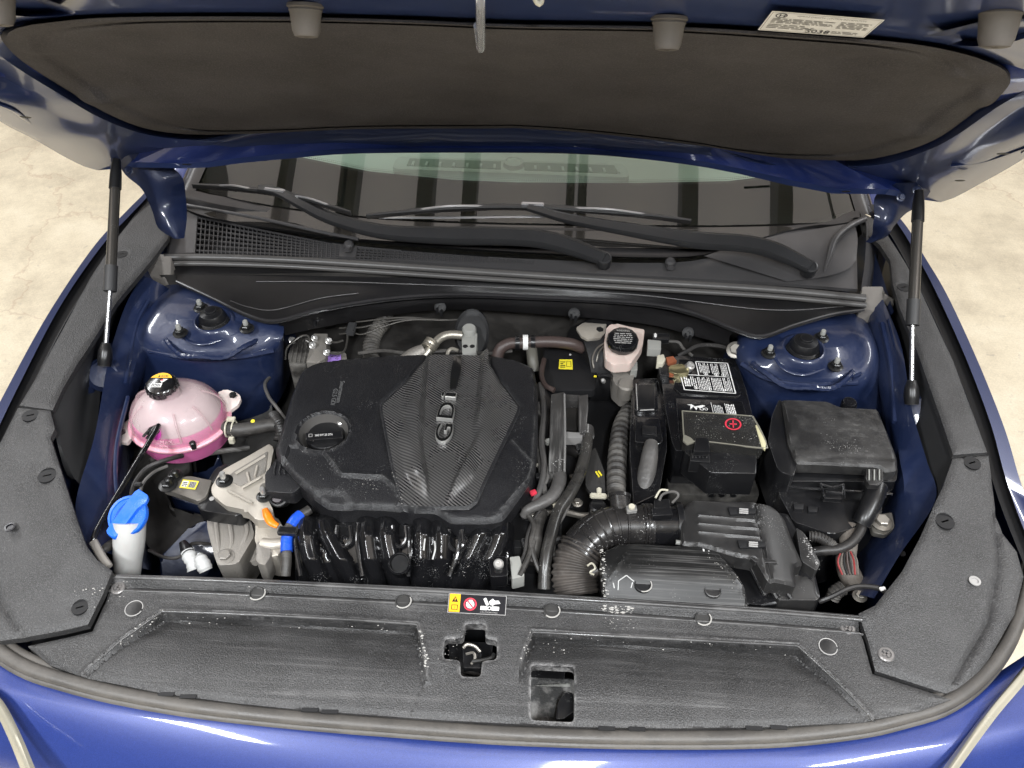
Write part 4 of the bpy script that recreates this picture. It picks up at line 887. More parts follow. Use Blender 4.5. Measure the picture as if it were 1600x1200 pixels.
# ================================================================== TRIMS AROUND THE BAY
def strip_plane(u, v): return None
def ztrim(v): return float(np.interp(v, [330, 450, 640, 700, 800, 900, 1000, 1100], [1.005, .995, .975, .968, .945, .915, .888, .872]))
def tp(pts): return [W(u, v, ztrim(v)) for u, v in pts]
def trim(name, lab, pts, holes, mat, skirt, side_=0, grooves=(), cat_='trim panel', rim=0.005):
    q = tp(pts); ol = [(p.x, p.y) for p in q]
    ys = np.array([p.y for p in tp([(800, v) for v in range(300, 1130, 10)])]); 
    # height from the place: a plane patch fitted to the corner heights
    A_ = np.array([[p.x, p.y, p.x*p.y, 1] for p in q]); zz = np.array([p.z for p in q]); co, *_ = np.linalg.lstsq(A_, zz, rcond=None)
    hl = [[(W(u, v, ztrim(v)).x + math.cos(a)*r, W(u, v, ztrim(v)).y + math.sin(a)*r) for a in np.linspace(0, 2*math.pi, 20, endpoint=False)] for u, v, r in holes]
    gl = [[(p.x, p.y) for p in tp(g)] for g, *_ in grooves]
    def zf(X, Y):
        z = co[0]*X+co[1]*Y+co[2]*X*Y+co[3]
        d = distpl(X, Y, ol, True); z = z - 0.0035*np.exp(-(d/0.0035)**2)
        for h_ in hl:
            d = distpl(X, Y, h_, True); z = z - 0.0015*np.exp(-(d/0.003)**2)
        for (g, wd, dp), gp in zip(grooves, gl):
            d = distpl(X, Y, gp); z = z + dp*np.exp(-(d/wd)**2)
        return z
    o = relief('surface' if False else name, ol, zf, mat, None, 0.007, hl, skirt, lines=gl)
    tag(o, lab, cat_)
    for h_ in hl:
        c = Vector((sum(p[0] for p in h_)/20, sum(p[1] for p in h_)/20, 0)); c.z = float(zf(np.array([c.x]), np.array([c.y]))[0]) - 0.005
        r = math.hypot(h_[0][0]-c.x, h_[0][1]-c.y)
        lathe('screw_well', c, [(r*1.02, 0.004), (r*1.0, -0.004), (r*0.8, -0.006), (0.0001, -0.006)], PL_DARK, o, seg=20)
        bm = bmesh.new(); lathebm(bm, c + Vector((0, 0, -0.003)), [(r*0.66, -.003), (r*0.66, 0.004), (r*0.45, 0.006), (r*0.2, 0.006), (r*0.18, 0.003), (0.0001, 0.003)], Vector((0, 0, 1)), 14)
        boxbm(bm, c + Vector((0, 0, 0.0030)), (r*0.9, r*0.18, 0.002), rz(0.4)); obj('screw', bm, M('worn_screw', (0.20, 0.19, 0.185), 0.35, metal=0.4), o, 30)
    return o
t1 = trim('fender_trim', 'grained black trim along the left fender behind the gas strut', [(262,300),(270,330),(262,370),(235,405),(205,440),(180,470),(150,520),(118,570),(98,605),(82,640),(30,633),(58,585),(100,505),(140,430),(172,382),(212,330),(240,300)], [(190, 395, 0.012)], PL_TRIM, 0.01)
t2 = trim('fender_trim', 'grained black trim along the right fender behind the gas strut', [(1345,330),(1372,345),(1395,378),(1416,410),(1438,448),(1462,500),(1490,560),(1520,640),(1543,706),(1489,711),(1472,655),(1450,590),(1428,528),(1408,480),(1396,440),(1392,405),(1375,380),(1350,360)], [(1413, 447, 0.013)], PL_TRIM, 0.01)
t3 = trim('corner_trim', 'wide grained black trim in the near left corner of the bay', [(28,637),(80,644),(86,670),(78,682),(96,740),(118,808),(133,850),(150,872),(174,890),(160,925),(136,974),(96,984),(36,996),(-30,1006),(-70,960),(-110,880),(-55,770),(0,682)],
          [(48, 650, 0.014), (72, 740, 0.015), (124, 948, 0.0125)], PL_TRIM, 0.012, grooves=(([(-20,880),(0,940),(34,992)], 0.004, -0.004),))
t4 = trim('corner_trim', 'wide grained black trim in the near right corner of the bay', [(1489,716),(1545,711),(1558,797),(1568,830),(1590,860),(1600,900),(1585,960),(1545,1030),(1500,1085),(1492,1084),(1470,1078),(1369,1046),(1356,1000),(1342,958),(1368,945),(1410,892),(1440,836),(1464,780),(1474,760)],
          [(1519, 723, 0.014), (1478, 812, 0.015)], PL_TRIM, 0.012, grooves=(([(1558,800),(1561,885),(1544,972),(1491,1062)], 0.004, -0.005),))
for o_, (u, v, r) in ((t3, (124, 948, .0)), (t4, (1384, 1023, 0.0125))):
    if r: clip(W(u, v, ztrim(v))+Vector((0, 0, .001)), r, MATS['worn_screw'], o_)
lathe('drain_hole', W(1523, 908, ztrim(908)+.0035), [(0.009, 0), (0.009, 0.0015), (0.0055, 0.0018), (0.005, -0.001), (0.0001, -0.001)], GREYP, t4, seg=16)
lathe('drain_hole', W(16, 824, ztrim(824)+.002), [(0.009, 0), (0.009, 0.0015), (0.006, 0.0018), (0.0055, -0.001), (0.0001, -0.001)], BLACKP, t3, seg=16)
# hanging side walls of the trims
w1 = sheet('side_wall', [[(262,318,1.0),(235,400,.99),(180,466,.985),(120,566,.975),(82,640,.965),(84,672,.955)], [(255,400,.93),(225,440,.92),(178,480,.92),(140,600,.90),(122,735,.90),(106,744,.90)], [(252,420,.90),(215,452,.90),(182,490,.90),(160,590,.88),(145,745,.87),(140,747,.87)]], PL_TRIM_D, t1, 40, 12, curve=True)
w2 = sheet('side_wall', [[(1392,380,.99),(1398,440,.985),(1428,526,.978),(1450,588,.97),(1489,708,.957),(1486,735,.95)], [(1380,420,.93),(1400,500,.92),(1422,590,.92),(1440,670,.91),(1458,750,.90),(1466,775,.90)], [(1376,440,.90),(1396,520,.89),(1418,620,.89),(1425,700,.88),(1428,790,.87),(1430,795,.87)]], PL_TRIM_D, t2, 40, 12)
tube('emboss', [(138,588,.915),(116,606,.915),(106,622,.915),(108,640,.912)], 0.0025, PL_TRIM_D, t1, 8)

# ================================================================== RADIATOR COVER
CV = [(176,893),(400,902),(760,920),(1000,935),(1200,948),(1336,958),(1350,1001),(1363,1053),(1428,1074),(1486,1093),(1440,1110),(1350,1128),(1200,1136),(1050,1138),(900,1135),(700,1124),(500,1109),(400,1099),(250,1079),(130,1054),(75,1034),(38,1003),(98,991),(141,981),(163,932)]
def zcv(v): return float(np.interp(v, [880, 960, 1140], [.900, .896, .872]))
def cp(u, v): p = W(u, v, zcv(v)); return (p.x, p.y)
ol = [cp(*p) for p in CV]
rc_ = lambda pts, r: [(p.x, p.y) for p in roundp([Vector((*cp(*p), 0)) for p in pts], r, 5)]
cross = rc_([(727,973),(759,974),(758,997),(777,1000),(776,1031),(753,1033),(751,1058),(720,1057),(719,1032),(692,1029),(695,997),(724,996)], 0.006)
hatch = rc_([(830,1034),(898,1037),(897,1128),(829,1124)], 0.007)
ridge = [cp(*p) for p in ((172,902),(400,912),(760,931),(1000,946),(1200,960),(1345,971))]
lL = [cp(*p) for p in ((128,1050),(186,1000),(252,953),(400,959),(560,968),(652,975),(660,1010),(666,1062))]
lR = [cp(*p) for p in ((812,1048),(822,1015),(832,988),(1000,997),(1246,1011),(1310,1072),(1366,1130))]
pL = lL + [cp(640, 1118), cp(300, 1090)]; pR = lR + [cp(1200, 1138), cp(812, 1130)]
cA = np.polyfit([cp(800, v)[1] for v in (890, 960, 1140)], [zcv(v) for v in (890, 960, 1140)], 2)
def zcover(X, Y):
    z = np.interp(Y, [cp(800, 1160)[1], cp(800, 1040)[1], cp(800, 900)[1]], [.870, .888, .9005]) - 0.020*np.clip(np.abs(X)-0.45, 0, 1)
    d = distpl(X, Y, ridge); z = z + 0.0065*np.exp(-(d/0.0055)**2)
    d2 = distpl(X, Y, [(a, b-0.012) for a, b in ridge]); z = z - 0.0040*np.exp(-(d2/0.0030)**2)
    yt = cp(800, 990)[1]; yb = cp(800, 1065)[1]
    fade = sstep(Y, yb-0.015, yt)
    for pl_, ln in ((pL, lL), (pR, lR)):
        ins = inpoly(X, Y, pl_); d = distpl(X, Y, ln); sd = np.where(ins, d, -d)
        z = z - 0.017*sstep(sd, -0.001, 0.007)*(0.10+0.90*fade)*np.where(ins | (d < .004), 1, 0)
        z = z + 0.0032*np.exp(-((sd+0.003)/0.0030)**2)
        z = z - 0.002*np.exp(-((sd-0.006)/0.002)**2)*(1-0.6*fade)
    for h_ in (cross, hatch):
        d = distpl(X, Y, h_, True); z = z - 0.0022*np.exp(-(d/0.0028)**2)
    d = distpl(X, Y, ol, True); z = z - 0.004*np.exp(-(d/0.004)**2)
    return z
def wcover(X, Y):  # paler crest lines hold residue and a painted highlight together
    yb_, yt_ = cp(800, 1040)[1], cp(800, 1000)[1]; dark_band = 0*X; worn = 0*X
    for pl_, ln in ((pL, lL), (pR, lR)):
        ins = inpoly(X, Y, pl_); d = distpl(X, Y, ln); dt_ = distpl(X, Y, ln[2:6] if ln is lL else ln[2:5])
        dark_band = np.maximum(dark_band, np.where(ins, np.exp(-(dt_/0.045)**2)*0.95, 0)); worn = np.maximum(worn, 0.30*np.exp(-(((np.where(ins, d, -d))+0.002)/0.0030)**2))
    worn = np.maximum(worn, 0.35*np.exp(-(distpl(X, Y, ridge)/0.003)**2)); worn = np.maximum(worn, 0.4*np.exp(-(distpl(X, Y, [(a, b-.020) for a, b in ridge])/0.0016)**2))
    dark_band = np.maximum(dark_band, 0.7*np.exp(-(distpl(X, Y, [(a, b-.012) for a, b in ridge])/0.005)**2))
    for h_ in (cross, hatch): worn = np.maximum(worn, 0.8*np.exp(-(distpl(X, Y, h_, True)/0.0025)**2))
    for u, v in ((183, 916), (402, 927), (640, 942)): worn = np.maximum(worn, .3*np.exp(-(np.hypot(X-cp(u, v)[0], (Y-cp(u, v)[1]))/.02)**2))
    return dark_band, worn
def zc1(p): return float(zcover(np.array([p[0]]), np.array([p[1]]))[0])
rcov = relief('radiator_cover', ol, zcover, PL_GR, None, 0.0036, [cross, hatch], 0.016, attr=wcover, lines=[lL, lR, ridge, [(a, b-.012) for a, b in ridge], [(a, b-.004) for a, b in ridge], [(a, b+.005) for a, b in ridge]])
tag(rcov, 'long grained black plastic cover with cross-shaped cutout along the front of the bay', 'radiator cover')
def onc(u, v, dz=0.0): p = cp(u, v); return Vector((p[0], p[1], zc1(p)+dz))
for ln, dv_ in ((lL, 0), (lR, 0)):  # tubes added along the ridges to carry their highlights
    for k, (r_, off) in enumerate(((0.0026, 0.0),)):
        P = lin([Vector((*p, 0)) for p in ln], 160); P = [Vector((p.x, p.y, zc1((p.x, p.y)) + .0002)) for p in P]
        bm = bmesh.new(); tubebm(bm, P, [.0006, .0022, .0026, .0026, .0026, .0024, .0006] if ln is lL else [.0006, .0024, .0026, .0026, .0024, .0018, .0014], 8, 240); obj('ridge_bead', bm, BEAD, rcov, 60)
for off, r_ in ((0.0, .0034), (-.0195, .0022), (.0085, .0018)):
    P = lin([Vector((a, b+off, 0)) for a, b in ridge], 120); P = [Vector((p.x, p.y, zc1((p.x, p.y)) - r_*.25)) for p in P]
    bm = bmesh.new(); tubebm(bm, P, r_, 8, 160); obj('rail_bead', bm, BEAD, rcov, 60)
CLIPM = M('dusty_clip', (0.045, 0.044, 0.043), 0.4, speck=1.0, spscale=500)
for u, v, r in ((183, 916, .0115), (1325, 981, .0115)):
    clip(onc(u, v, .001), r, MATS['worn_screw'], rcov)
for u, v, r in ((402, 927, .0125), (630, 940, .0125), (862, 955, .0125), (1098, 967, .0125)):
    c = onc(u, v)
    lathe('push_clip', c, [(r, -0.002), (r*1.02, 0.003), (r*0.9, 0.0042), (r*0.82, 0.0016), (0.0001, 0.0012)], CLIPM, rcov, seg=22)
    tube('residue_ring', [c + Vector((math.cos(a)*r*1.0, math.sin(a)*r*1.0, 0.0036)) for a in np.linspace(-2.3, 0.6, 8)], 0.0011, RESID, rcov, 5)
for u, v in ((208, 948), (1293, 1012)):
    c = onc(u, v); r = .0135
    lathe('round_plug', c, [(r, -0.001), (r, 0.0010), (r*0.93, 0.0014), (0.0001, 0.0012)], PL_BRUSH, rcov, seg=22)
    tube('plug_rim', [c + Vector((math.cos(a)*r, math.sin(a)*r, 0.0012)) for a in np.linspace(0, 6.0, 16)], 0.0009, GREYP, rcov, 5)
# residue left in the creases by a cleaning product
def crumbs(name, line, n, sz, par, spread=0.004, zf=zc1, mat=RESID, bias=0):
    sz *= 0.62; spread *= 1.3; n = int(n*.6)
    bm = bmesh.new(); P = lin([Vector((*p, 0)) for p in line], 200); rr = random.Random(n)
    for i in range(n):
        p = P[rr.randrange(200)]; x, y = p.x + rr.gauss(0, spread), p.y + rr.gauss(bias, spread); s = sz*(0.3+rr.random()**3*1.7)
        z = zf((x, y)); k = 5; q = [bm.verts.new((x+math.cos(a)*s*(1+rr.random()*.6), y+math.sin(a)*s*(0.6+rr.random()*.4), z+0.0003)) for a in np.linspace(0, 2*math.pi, k, endpoint=False)]
        t = bm.verts.new((x, y, z+0.0004+s*0.5))
        for j in range(k): bm.faces.new((q[j], q[(j+1) % k], t))
    o = obj(name, bm, mat, par, 0); o['kind'] = 'stuff'; return o
crumbs('residue_crumbs', [cp(*p) for p in ((256,957),(400,962),(640,977),(656,988))], 130, 0.0011, rcov, 0.0026)
crumbs('residue_crumbs', [cp(*p) for p in ((656,985),(660,1010),(665,1045))], 150, 0.0016, rcov, 0.0016)
crumbs('residue_crumbs', [cp(*p) for p in ((834,990),(1000,1000),(1240,1014))], 110, 0.0012, rcov, 0.0024)
crumbs('residue_crumbs', [cp(*p) for p in ((840,1010),(860,1006),(890,1012))], 40, 0.0009, rcov, 0.004)
crumbs('residue_crumbs', [cp(*p) for p in ((832,990),(826,1006),(818,1030))], 70, 0.0013, rcov, 0.0015)
crumbs('residue_crumbs', [cp(*p) for p in ((178,905),(300,908),(400,914))], 70, 0.0010, rcov, 0.004)
crumbs('residue_crumbs', [cp(*p) for p in ((186,1002),(220,976),(256,952))], 160, 0.0014, rcov, 0.0013)
crumbs('residue_crumbs', [cp(*p) for p in ((175,910),(190,925),(175,925))], 60, 0.0011, rcov, 0.007)
crumbs('residue_crumbs', [cp(*p) for p in ((945,950),(965,954),(985,953))], 160, 0.0022, rcov, 0.0022)
crumbs('residue_crumbs', [cp(*p) for p in ((950,968),(970,975),(985,968))], 90, 0.0009, rcov, 0.010)
crumbs('residue_crumbs', [cp(*p) for p in ((672,1044),(690,1028),(715,1000),(725,975))], 60, 0.0009, rcov, 0.005)
tag(crumbs('residue_crumbs', [(p.x, p.y) for p in tp(((140,925),(150,935),(160,915)))], 70, 0.0012, None, 0.009, lambda p: .912) , 'white specks of dried residue on the near left trim', 'residue')
# little slots at the front edge
for u, v in ((258,1077),(293,1081),(484,1103),(515,1106),(948,1134),(995,1135),(1178,1134),(1216,1133)):
    a, b = onc(u-13, v, .001), onc(u+13, v+1, .001); slab('edge_slot', [a, b, b+Vector((0, -.006, 0)), a+Vector((0, -.006, 0))], None, .002, PL_DARK, rcov, 0, 0)
# warning label
c4 = [onc(u, v, .0012) for u, v in ((699, 957), (790, 962), (792, 935), (702, 930))]
pr = Print(*c4, lift=.0004)
pr.rect(0, 0, 1, 1, BLACKP, 0); pr.frame(0, 0, 1, 1, 0.03, GREYP)
pr.rect(0.02, 0.06, 0.205, 0.97, YEL_O, 1)
pr.poly(((0.06, 0.56), (0.17, 0.56), (0.115, 0.86)), BLACKP, 2); pr.rect(0.108, 0.62, 0.122, 0.76, YEL_O, 3)
pr.frame(0.06, 0.16, 0.17, 0.42, 0.035, BLACKP, 2); pr.text('i', 0.105, 0.22, 0.14, BLACKP, 3)
pr.disc(0.38, 0.48, 0.21, WHITE, 1); pr.disc(0.38, 0.48, 0.25, BLACKP, 1) if False else None
pr.ring(0.38, 0.48, 0.33, 0.075, REDP, 2); pr.poly([(0.335, 0.30), (0.425, 0.30), (0.43, 0.52), (0.415, 0.72), (0.40, 0.56), (0.39, 0.76), (0.375, 0.56), (0.36, 0.74), (0.355, 0.54), (0.335, 0.62)], WHITE, 3)
pr.poly([(0.305, 0.68), (0.32, 0.73), (0.455, 0.28), (0.44, 0.23)], REDP, 4)
pr.rect(0.56, 0.22, 0.68, 0.42, WHITE, 2); pr.rect(0.75, 0.22, 0.88, 0.42, WHITE, 2); pr.ring(0.715, 0.32, 0.10, 0.04, WHITE, 2)
pr.poly([(0.60, 0.78), (0.645, 0.86), (0.705, 0.50), (0.66, 0.44)], WHITE, 2)
pr.poly([(0.72, 0.50), (0.70, 0.66), (0.76, 0.82), (0.80, 0.72), (0.86, 0.74), (0.90, 0.58), (0.80, 0.54), (0.77, 0.46)], WHITE, 2)
pr.text('CAUTION FAN', 0.555, 0.07, 0.08, GREYP, 2, wmax=0.3)
pr.done('warning_label', rcov, 'amber, black and white fan warning label')

# ================================================================== THE ENGINE
eng = thing('engine', 'black engine with ribbed glossy intake manifold under the plastic cover', 'engine', Vector((-0.1, 1.1, 0.4)))
bm = bmesh.new(); boxbm(bm, Vector((-0.10, 1.10, 0.62)), (0.46, 0.44, 0.42), None, 0.02); obj('block', bm, PL_BLK, eng)
# --- cover
EC = [(472,578),(494,567),(541,559),(600,555),(665,554),(715,553),(765,553),(808,562),(834,574),(839,600),(841,640),(840,686),(838,720),(833,746),(818,768),(800,790),(786,808),(760,812),(704,811),(680,795),(600,788),(510,786),(484,768),(462,748),(432,714),(430,700),(440,670),(455,620)]
ZE = .905
def ep(u, v, z=ZE): p = W(u, v, z); return (p.x, p.y)
OCc = W(506, 677, ZE); oc_hole = [(OCc.x+math.cos(a)*.0455, OCc.y+math.sin(a)*.0455) for a in np.linspace(0, 2*math.pi, 36, endpoint=False)]
eol = [(p.x, p.y) for p in roundp([Vector((*ep(*p), 0)) for p in EC], 0.010, 3)]
stepL = [ep(*p) for p in ((508,708),(535,742),(598,744),(618,760))]
frontp = [ep(*p) for p in ((420,742),(480,762),(540,765),(556,790),(560,830),(400,830))]
rline = [ep(*p) for p in ((800,690),(832,724),(826,748),(778,798))]
recess = [ep(*p) for p in ((430,742),(455,700),(508,708),(535,742),(598,744),(612,752),(626,792),(600,790),(510,786))]
hexo = [ep(*p) for p in ((669,553),(660,574),(594,632),(594,643),(611,730),(627,786),(639,792),(733,793),(746,784),(811,646),(813,635),(767,575),(765,554))]
def zeng(X, Y):
    yb, yt = ep(650, 812)[1], ep(650, 556)[1]
    z = ZE + 0.004 + 0.0015*np.sin(X*23+Y*9) - 0.020*sstep(Y, ep(650, 760)[1], ep(650, 830)[1])*-1*0 - 0.012*(1-sstep(Y, yb-0.01, yb+0.10))
    d = distpl(X, Y, eol, True); z = z - 0.008*np.clip(1-d/0.0065, 0, 1)
    ins = inpoly(X, Y, recess); d = distpl(X, Y, stepL); z = z - 0.0045*np.where(ins, 1, 0)*sstep(d, 0.0, 0.005)
    d = distpl(X, Y, stepL); z = z + 0.0014*np.exp(-(d/0.0018)**2)
    d = distpl(X, Y, rline); z = z + 0.0025*np.exp(-(d/0.0035)**2)
    # front apron steps down left of the diagonal
    ins = inpoly(X, Y, frontp); d = distpl(X, Y, [frontp[1], frontp[2], frontp[3]]); z = z - 0.004*np.where(ins, 1, 0)*sstep(d, 0, .008)
    d = distpl(X, Y, hexo, True); ins = inpoly(X, Y, hexo); z = z - 0.0035*np.exp(-(d/0.0025)**2)
    d = distpl(X, Y, oc_hole, True); z = z + 0.0030*np.exp(-((d-0.004)/0.004)**2) - 0.003*np.exp(-(d/0.002)**2)
    return z
def rim_glints(X, Y):  # rim, step and hole-edge highlights painted as paler lines
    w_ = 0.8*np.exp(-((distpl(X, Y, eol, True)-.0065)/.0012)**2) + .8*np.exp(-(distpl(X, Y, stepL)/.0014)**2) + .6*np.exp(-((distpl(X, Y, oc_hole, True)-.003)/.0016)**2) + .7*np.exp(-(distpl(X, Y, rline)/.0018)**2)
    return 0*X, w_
ecov = relief('engine_cover', eol, zeng, PL_COV, None, 0.0055, [oc_hole], 0.034, attr=rim_glints, lines=[stepL, rline, hexo+hexo[:1]])
tag(ecov, 'large black plastic engine cover with ribbed panel and raised GDi letters', 'engine cover')
bm = bmesh.new(); C0 = Vector((OCc.x, OCc.y, ZE))
lathebm(bm, C0, [(0.0455, 0.004), (0.044, -0.006), (0.041, -0.020), (0.037, -0.034)], seg=36, cap=False); obj('filler_recess', bm, M('recess_plastic', (0.11, 0.105, 0.10), 0.4, speck=0.5), ecov, 50)
bm = bmesh.new(); 
# textured insert: a pentagon-like plate whose facets make a V valley
hx = [Vector((*p, 0)) for p in hexo]; hin = [(p.x, p.y) for p in roundp([Vector((*ep(*p), 0)) for p in ((671,554),(663,575),(598,634),(598,643),(615,728),(630,783),(641,788),(731,789),(742,782),(807,645),(809,637),(764,576),(763,554))], .003, 3)]
va = [ep(*p) for p in ((668,560),(652,640),(668,735),(672,786))]; vb = [ep(*p) for p in ((758,560),(752,625),(716,700),(694,760),(700,786))]
vc = [ep(*p) for p in ((598,640),(634,655),(648,690),(668,740))]; vd = [ep(*p) for p in ((806,640),(772,640),(740,690),(745,730),(752,760))]
def zins(X, Y):
    z = zeng(X, Y)*0 + ZE + 0.0075 - 0.012*(1-sstep(Y, ep(650, 812)[1]-0.01, ep(650, 812)[1]+0.10)) 
    xc = np.interp(Y, [ep(684, 790)[1], ep(700, 690)[1], ep(712, 556)[1]], [ep(684, 790)[0], ep(700, 690)[0], ep(712, 556)[0]])
    wv = np.interp(Y, [ep(684, 790)[1], ep(700, 690)[1], ep(712, 556)[1]], [0.012, 0.052, 0.058])
    t = np.abs(X-xc)
    z = z - 0.007 + 0.019*sstep(t, wv*0.8, wv*1.10)*sstep(Y, ep(684, 800)[1], ep(684, 740)[1]) - 0.022*sstep(t, wv*1.12, wv*1.2+0.05)
    d = distpl(X, Y, hin, True); z = z - 0.003*np.exp(-(d/0.003)**2)
    for q, h_ in ((vc, -.004), (vd, -.004), ([ep(*p) for p in ((648,640),(676,700),(680,780))], .0035), ([ep(*p) for p in ((756,640),(716,720),(702,780))], .0035)): z = z + h_*np.exp(-(distpl(X, Y, q)/0.007)**2)
    return np.maximum(z, zeng(X, Y)+0.0004)
CARB = M('ribbed_panel', (0.010, 0.010, 0.011), 0.26, wave=0.28, wscale=64.0, wdir=(0, 0, math.radians(36)), spec=0.7, coat=0.1, coat_rough=0.25, dust=0.2, dcol=(0.07,0.068,0.066))
relief('ribbed_panel', hin, zins, CARB, ecov, 0.0045, [], 0.006, lines=[va, vb])
# GDi, reading away from the front of the car
LBK = M('letter_black', (0.010, 0.010, 0.010), 0.18, coat=0.6)
LED = M('letter_edge', (0.55, 0.54, 0.52), 0.3, metal=0.6)
for ch, u, v, sz, sx_ in (('G', 695, 677, .0430, 1.62), ('D', 699, 643, .0430, 1.5), ('i', 702, 618, .0430, 2.3)):
    o_ = W(u, v, ZE+.0125); yd = (W(u-14, v-1, ZE+.0125)-o_); xd = (W(u+4, v-16, ZE+.0125)-o_); yd = yd - xd*(yd.dot(xd)/xd.dot(xd)); yd = -yd if xd.cross(yd).z < 0 else yd
    letters('letter_rim', ch, o_ - Vector((0, 0, 0.002)), xd, yd, sz, 0.0040, LED, ecov, 0.0008, sx_)
    letters('letter', ch, o_ + Vector((0, 0, 0.0022)), xd, yd, sz, 0.0012, LBK, ecov, 0.0, sx_)
slab('raised_bar', [(709,556),(721,556),(720,580),(712,606),(703,606),(704,585)], ZE+.0135, .006, LBK, ecov, .001, .001)
# small raised lettering
for st, (u, v) in (('Smartstream', (532, 612)), ('G2.5 GDi', (522, 620))):
    o_ = W(u, v, ZE+.0045); d = W(u-7, v+36, ZE+.0045)-W(u, v, ZE+.0045); yd = Vector((0, 0, 1)).cross(d)
    letters('raised_print', st, o_ if st[0] == 'S' else o_, d, yd, .0125, .0004, M('raised_print_grey', (0.12, 0.12, 0.12), 0.4), ecov, 0.0, 0.92)
crumbs('residue_specks', [ep(*p) for p in ((478,690),(486,712),(490,735),(560,752),(590,752))], 110, .0007, ecov, .006, lambda p: float(zeng(np.array([p[0]]), np.array([p[1]]))[0]))
crumbs('residue_specks', [ep(*p) for p in ((560,752),(585,758),(575,770))], 60, .0010, ecov, .006, lambda p: float(zeng(np.array([p[0]]), np.array([p[1]]))[0]))
crumbs('residue_specks', [ep(*p) for p in ((612,735),(622,765),(628,785))], 50, .0009, ecov, .0012, lambda p: float(zeng(np.array([p[0]]), np.array([p[1]]))[0])+.0005)
# side step of the cover at its left corner
sb = slab('side_step', [(432,716),(446,722),(472,758),(458,770),(414,768),(414,740)], .888, .03, PL_COV, ecov, .003, .003)
for k in range(3): tube('rib', [(431+k*8, 722, .8905), (428+k*8, 738, .8905), (430+k*8, 741, .8905)], .0012, PL_COV, ecov, 6)
# oil cap
oc = thing('oil_filler_cap', 'round black oil filler cap with grip bar and white print in the engine cover recess', 'oil cap', W(506, 686, .872))
oz = .889; occ = W(508, 680, oz)
lathe('cap_body', occ, [(0.036, -0.03), (0.036, -0.004), (0.034, 0.0), (0.033, 0.001), (0.0001, 0.001)], PL_BLK, oc, seg=32)
bm = bmesh.new(); 
a0 = W(478, 684, oz+.014); a1 = W(534, 680, oz+.014)
slab('x', [W(477,676,oz+.013), W(534,672,oz+.013), W(536,684,oz+.013), W(478,688,oz+.013)], None, .013, None, None, .002, .003, bm=bm); obj('grip_bar', bm, PL_BLK, oc)
pr = Print(W(479,685,oz+.0132), W(534,682,oz+.0132), W(533,674,oz+.0132), W(479,677,oz+.0132), lift=.0004); pr.text('SAE 0W-20 SYN', .24, .26, .42, WHITE, wmax=.50); pr.frame(.06, .2, .17, .8, .08, GREYP); pr.done('print', oc)
lathe('recess_bolt', W(532, 662, .89), [(0.006, -.01), (0.006, 0.004), (0.004, 0.006), (0.0001, 0.006)], STEEL, oc, seg=10)

# --- intake manifold runners
RUNS = [[(482,800),(482,850),(496,900),(520,945)], [(511,800),(514,836),(540,888),(570,945)],
        [(576,804),(576,850),(584,900),(592,945)], [(605,804),(607,850),(620,900),(636,945)],
        [(662,812),(661,850),(660,900),(658,945)], [(691,814),(693,850),(690,900),(686,945)],
        [(756,826),(746,852),(724,900),(702,945)], [(784,830),(776,858),(756,900),(736,945)]]
RP = [np.array([[q.x, q.y] for q in cat([Vector((*p, 0)) for p in r], 60)]) for r in RUNS]
US, VS = np.arange(458, 806, 2.0), np.arange(796, 948, 3.0)
bm = bmesh.new(); rows_ = []
for v in VS:
    row = []
    ze = float(np.interp(v, [796, 815, 840, 880, 947], [.835, .852, .858, .836, .760]))
    for u in US:
        h_ = 0.0
        for k, rp in enumerate(RP):
            du = (u - float(np.interp(v, rp[:, 1], rp[:, 0])))/17.5
            if abs(du) < 1: h_ = max(h_, 0.027*math.sqrt(1-du*du) + 0.0022*math.exp(-(du/.13)**2))
        end = sstep(np.array(min(u-458, 804-u)), 0, 10)
        row.append(W(u, v, ze) + Vector((0, -.35, .94))*(h_*float(sstep(np.array(v), 796, 818))) - Vector((0, 0, .02*(1-float(end)))))
    rows_.append(row)
loft(bm, rows_); obj('runners', bm, RUNM, eng, 60, label='glossy black ribbed intake runners')
for pts in ([(466,816,.872),(462,850,.868),(470,900,.85)], [(560,818,.876),(558,850,.872),(566,900,.845)], [(640,824,.876),(640,860,.872),(638,900,.845)], [(720,830,.874),(716,860,.868),(702,900,.845)]):
    tube('runner_flange', pts, .0035, PL_GLOSS, eng, 8, 24)
slab('manifold_body', [(462,812),(545,806),(640,816),(790,838),(800,910),(700,960),(470,940)], .70, .10, PL_GLOSS, eng, .008, .02)
for u, v in ((537, 836), (624, 836), (712, 842)):
    tube('boss_loop', [W(u-10, v-14, .875), W(u-11, v+8, .868), W(u, v+18, .862), W(u+11, v+8, .868), W(u+10, v-14, .875)], .0038, PL_GLOSS, eng, 8, 24)
lathe('port_hole', W(624, 880, .868), [(0.019, -.03), (0.019, 0.0), (0.016, 0.003), (0.0145, -0.004), (0.0001, -.006)], PL_GLOSS, eng, Vector((0, -.4, 1)), 22)
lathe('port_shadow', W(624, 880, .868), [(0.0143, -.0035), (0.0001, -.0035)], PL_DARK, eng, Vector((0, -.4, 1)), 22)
lathe('manifold_bolt', W(779, 881, .872), [(0.0085, -.02), (0.0085, 0.002), (0.006, 0.004), (0.003, 0.004), (0.003, 0.0), (0.0001, 0.0)], STEEL, eng, Vector((0, -.4, 1)), 16)
slab('bolt_boss', [(763,868),(792,868),(794,900),(766,902)], .862, .03, PL_GLOSS, eng, .004, .006)
tag(crumbs('residue_specks', [ep(*p, .86) for p in ((680,905),(715,880),(730,900),(700,890))], 70, .0008, None, .008, lambda p: .868), 'white specks of dried residue on the intake manifold', 'residue')
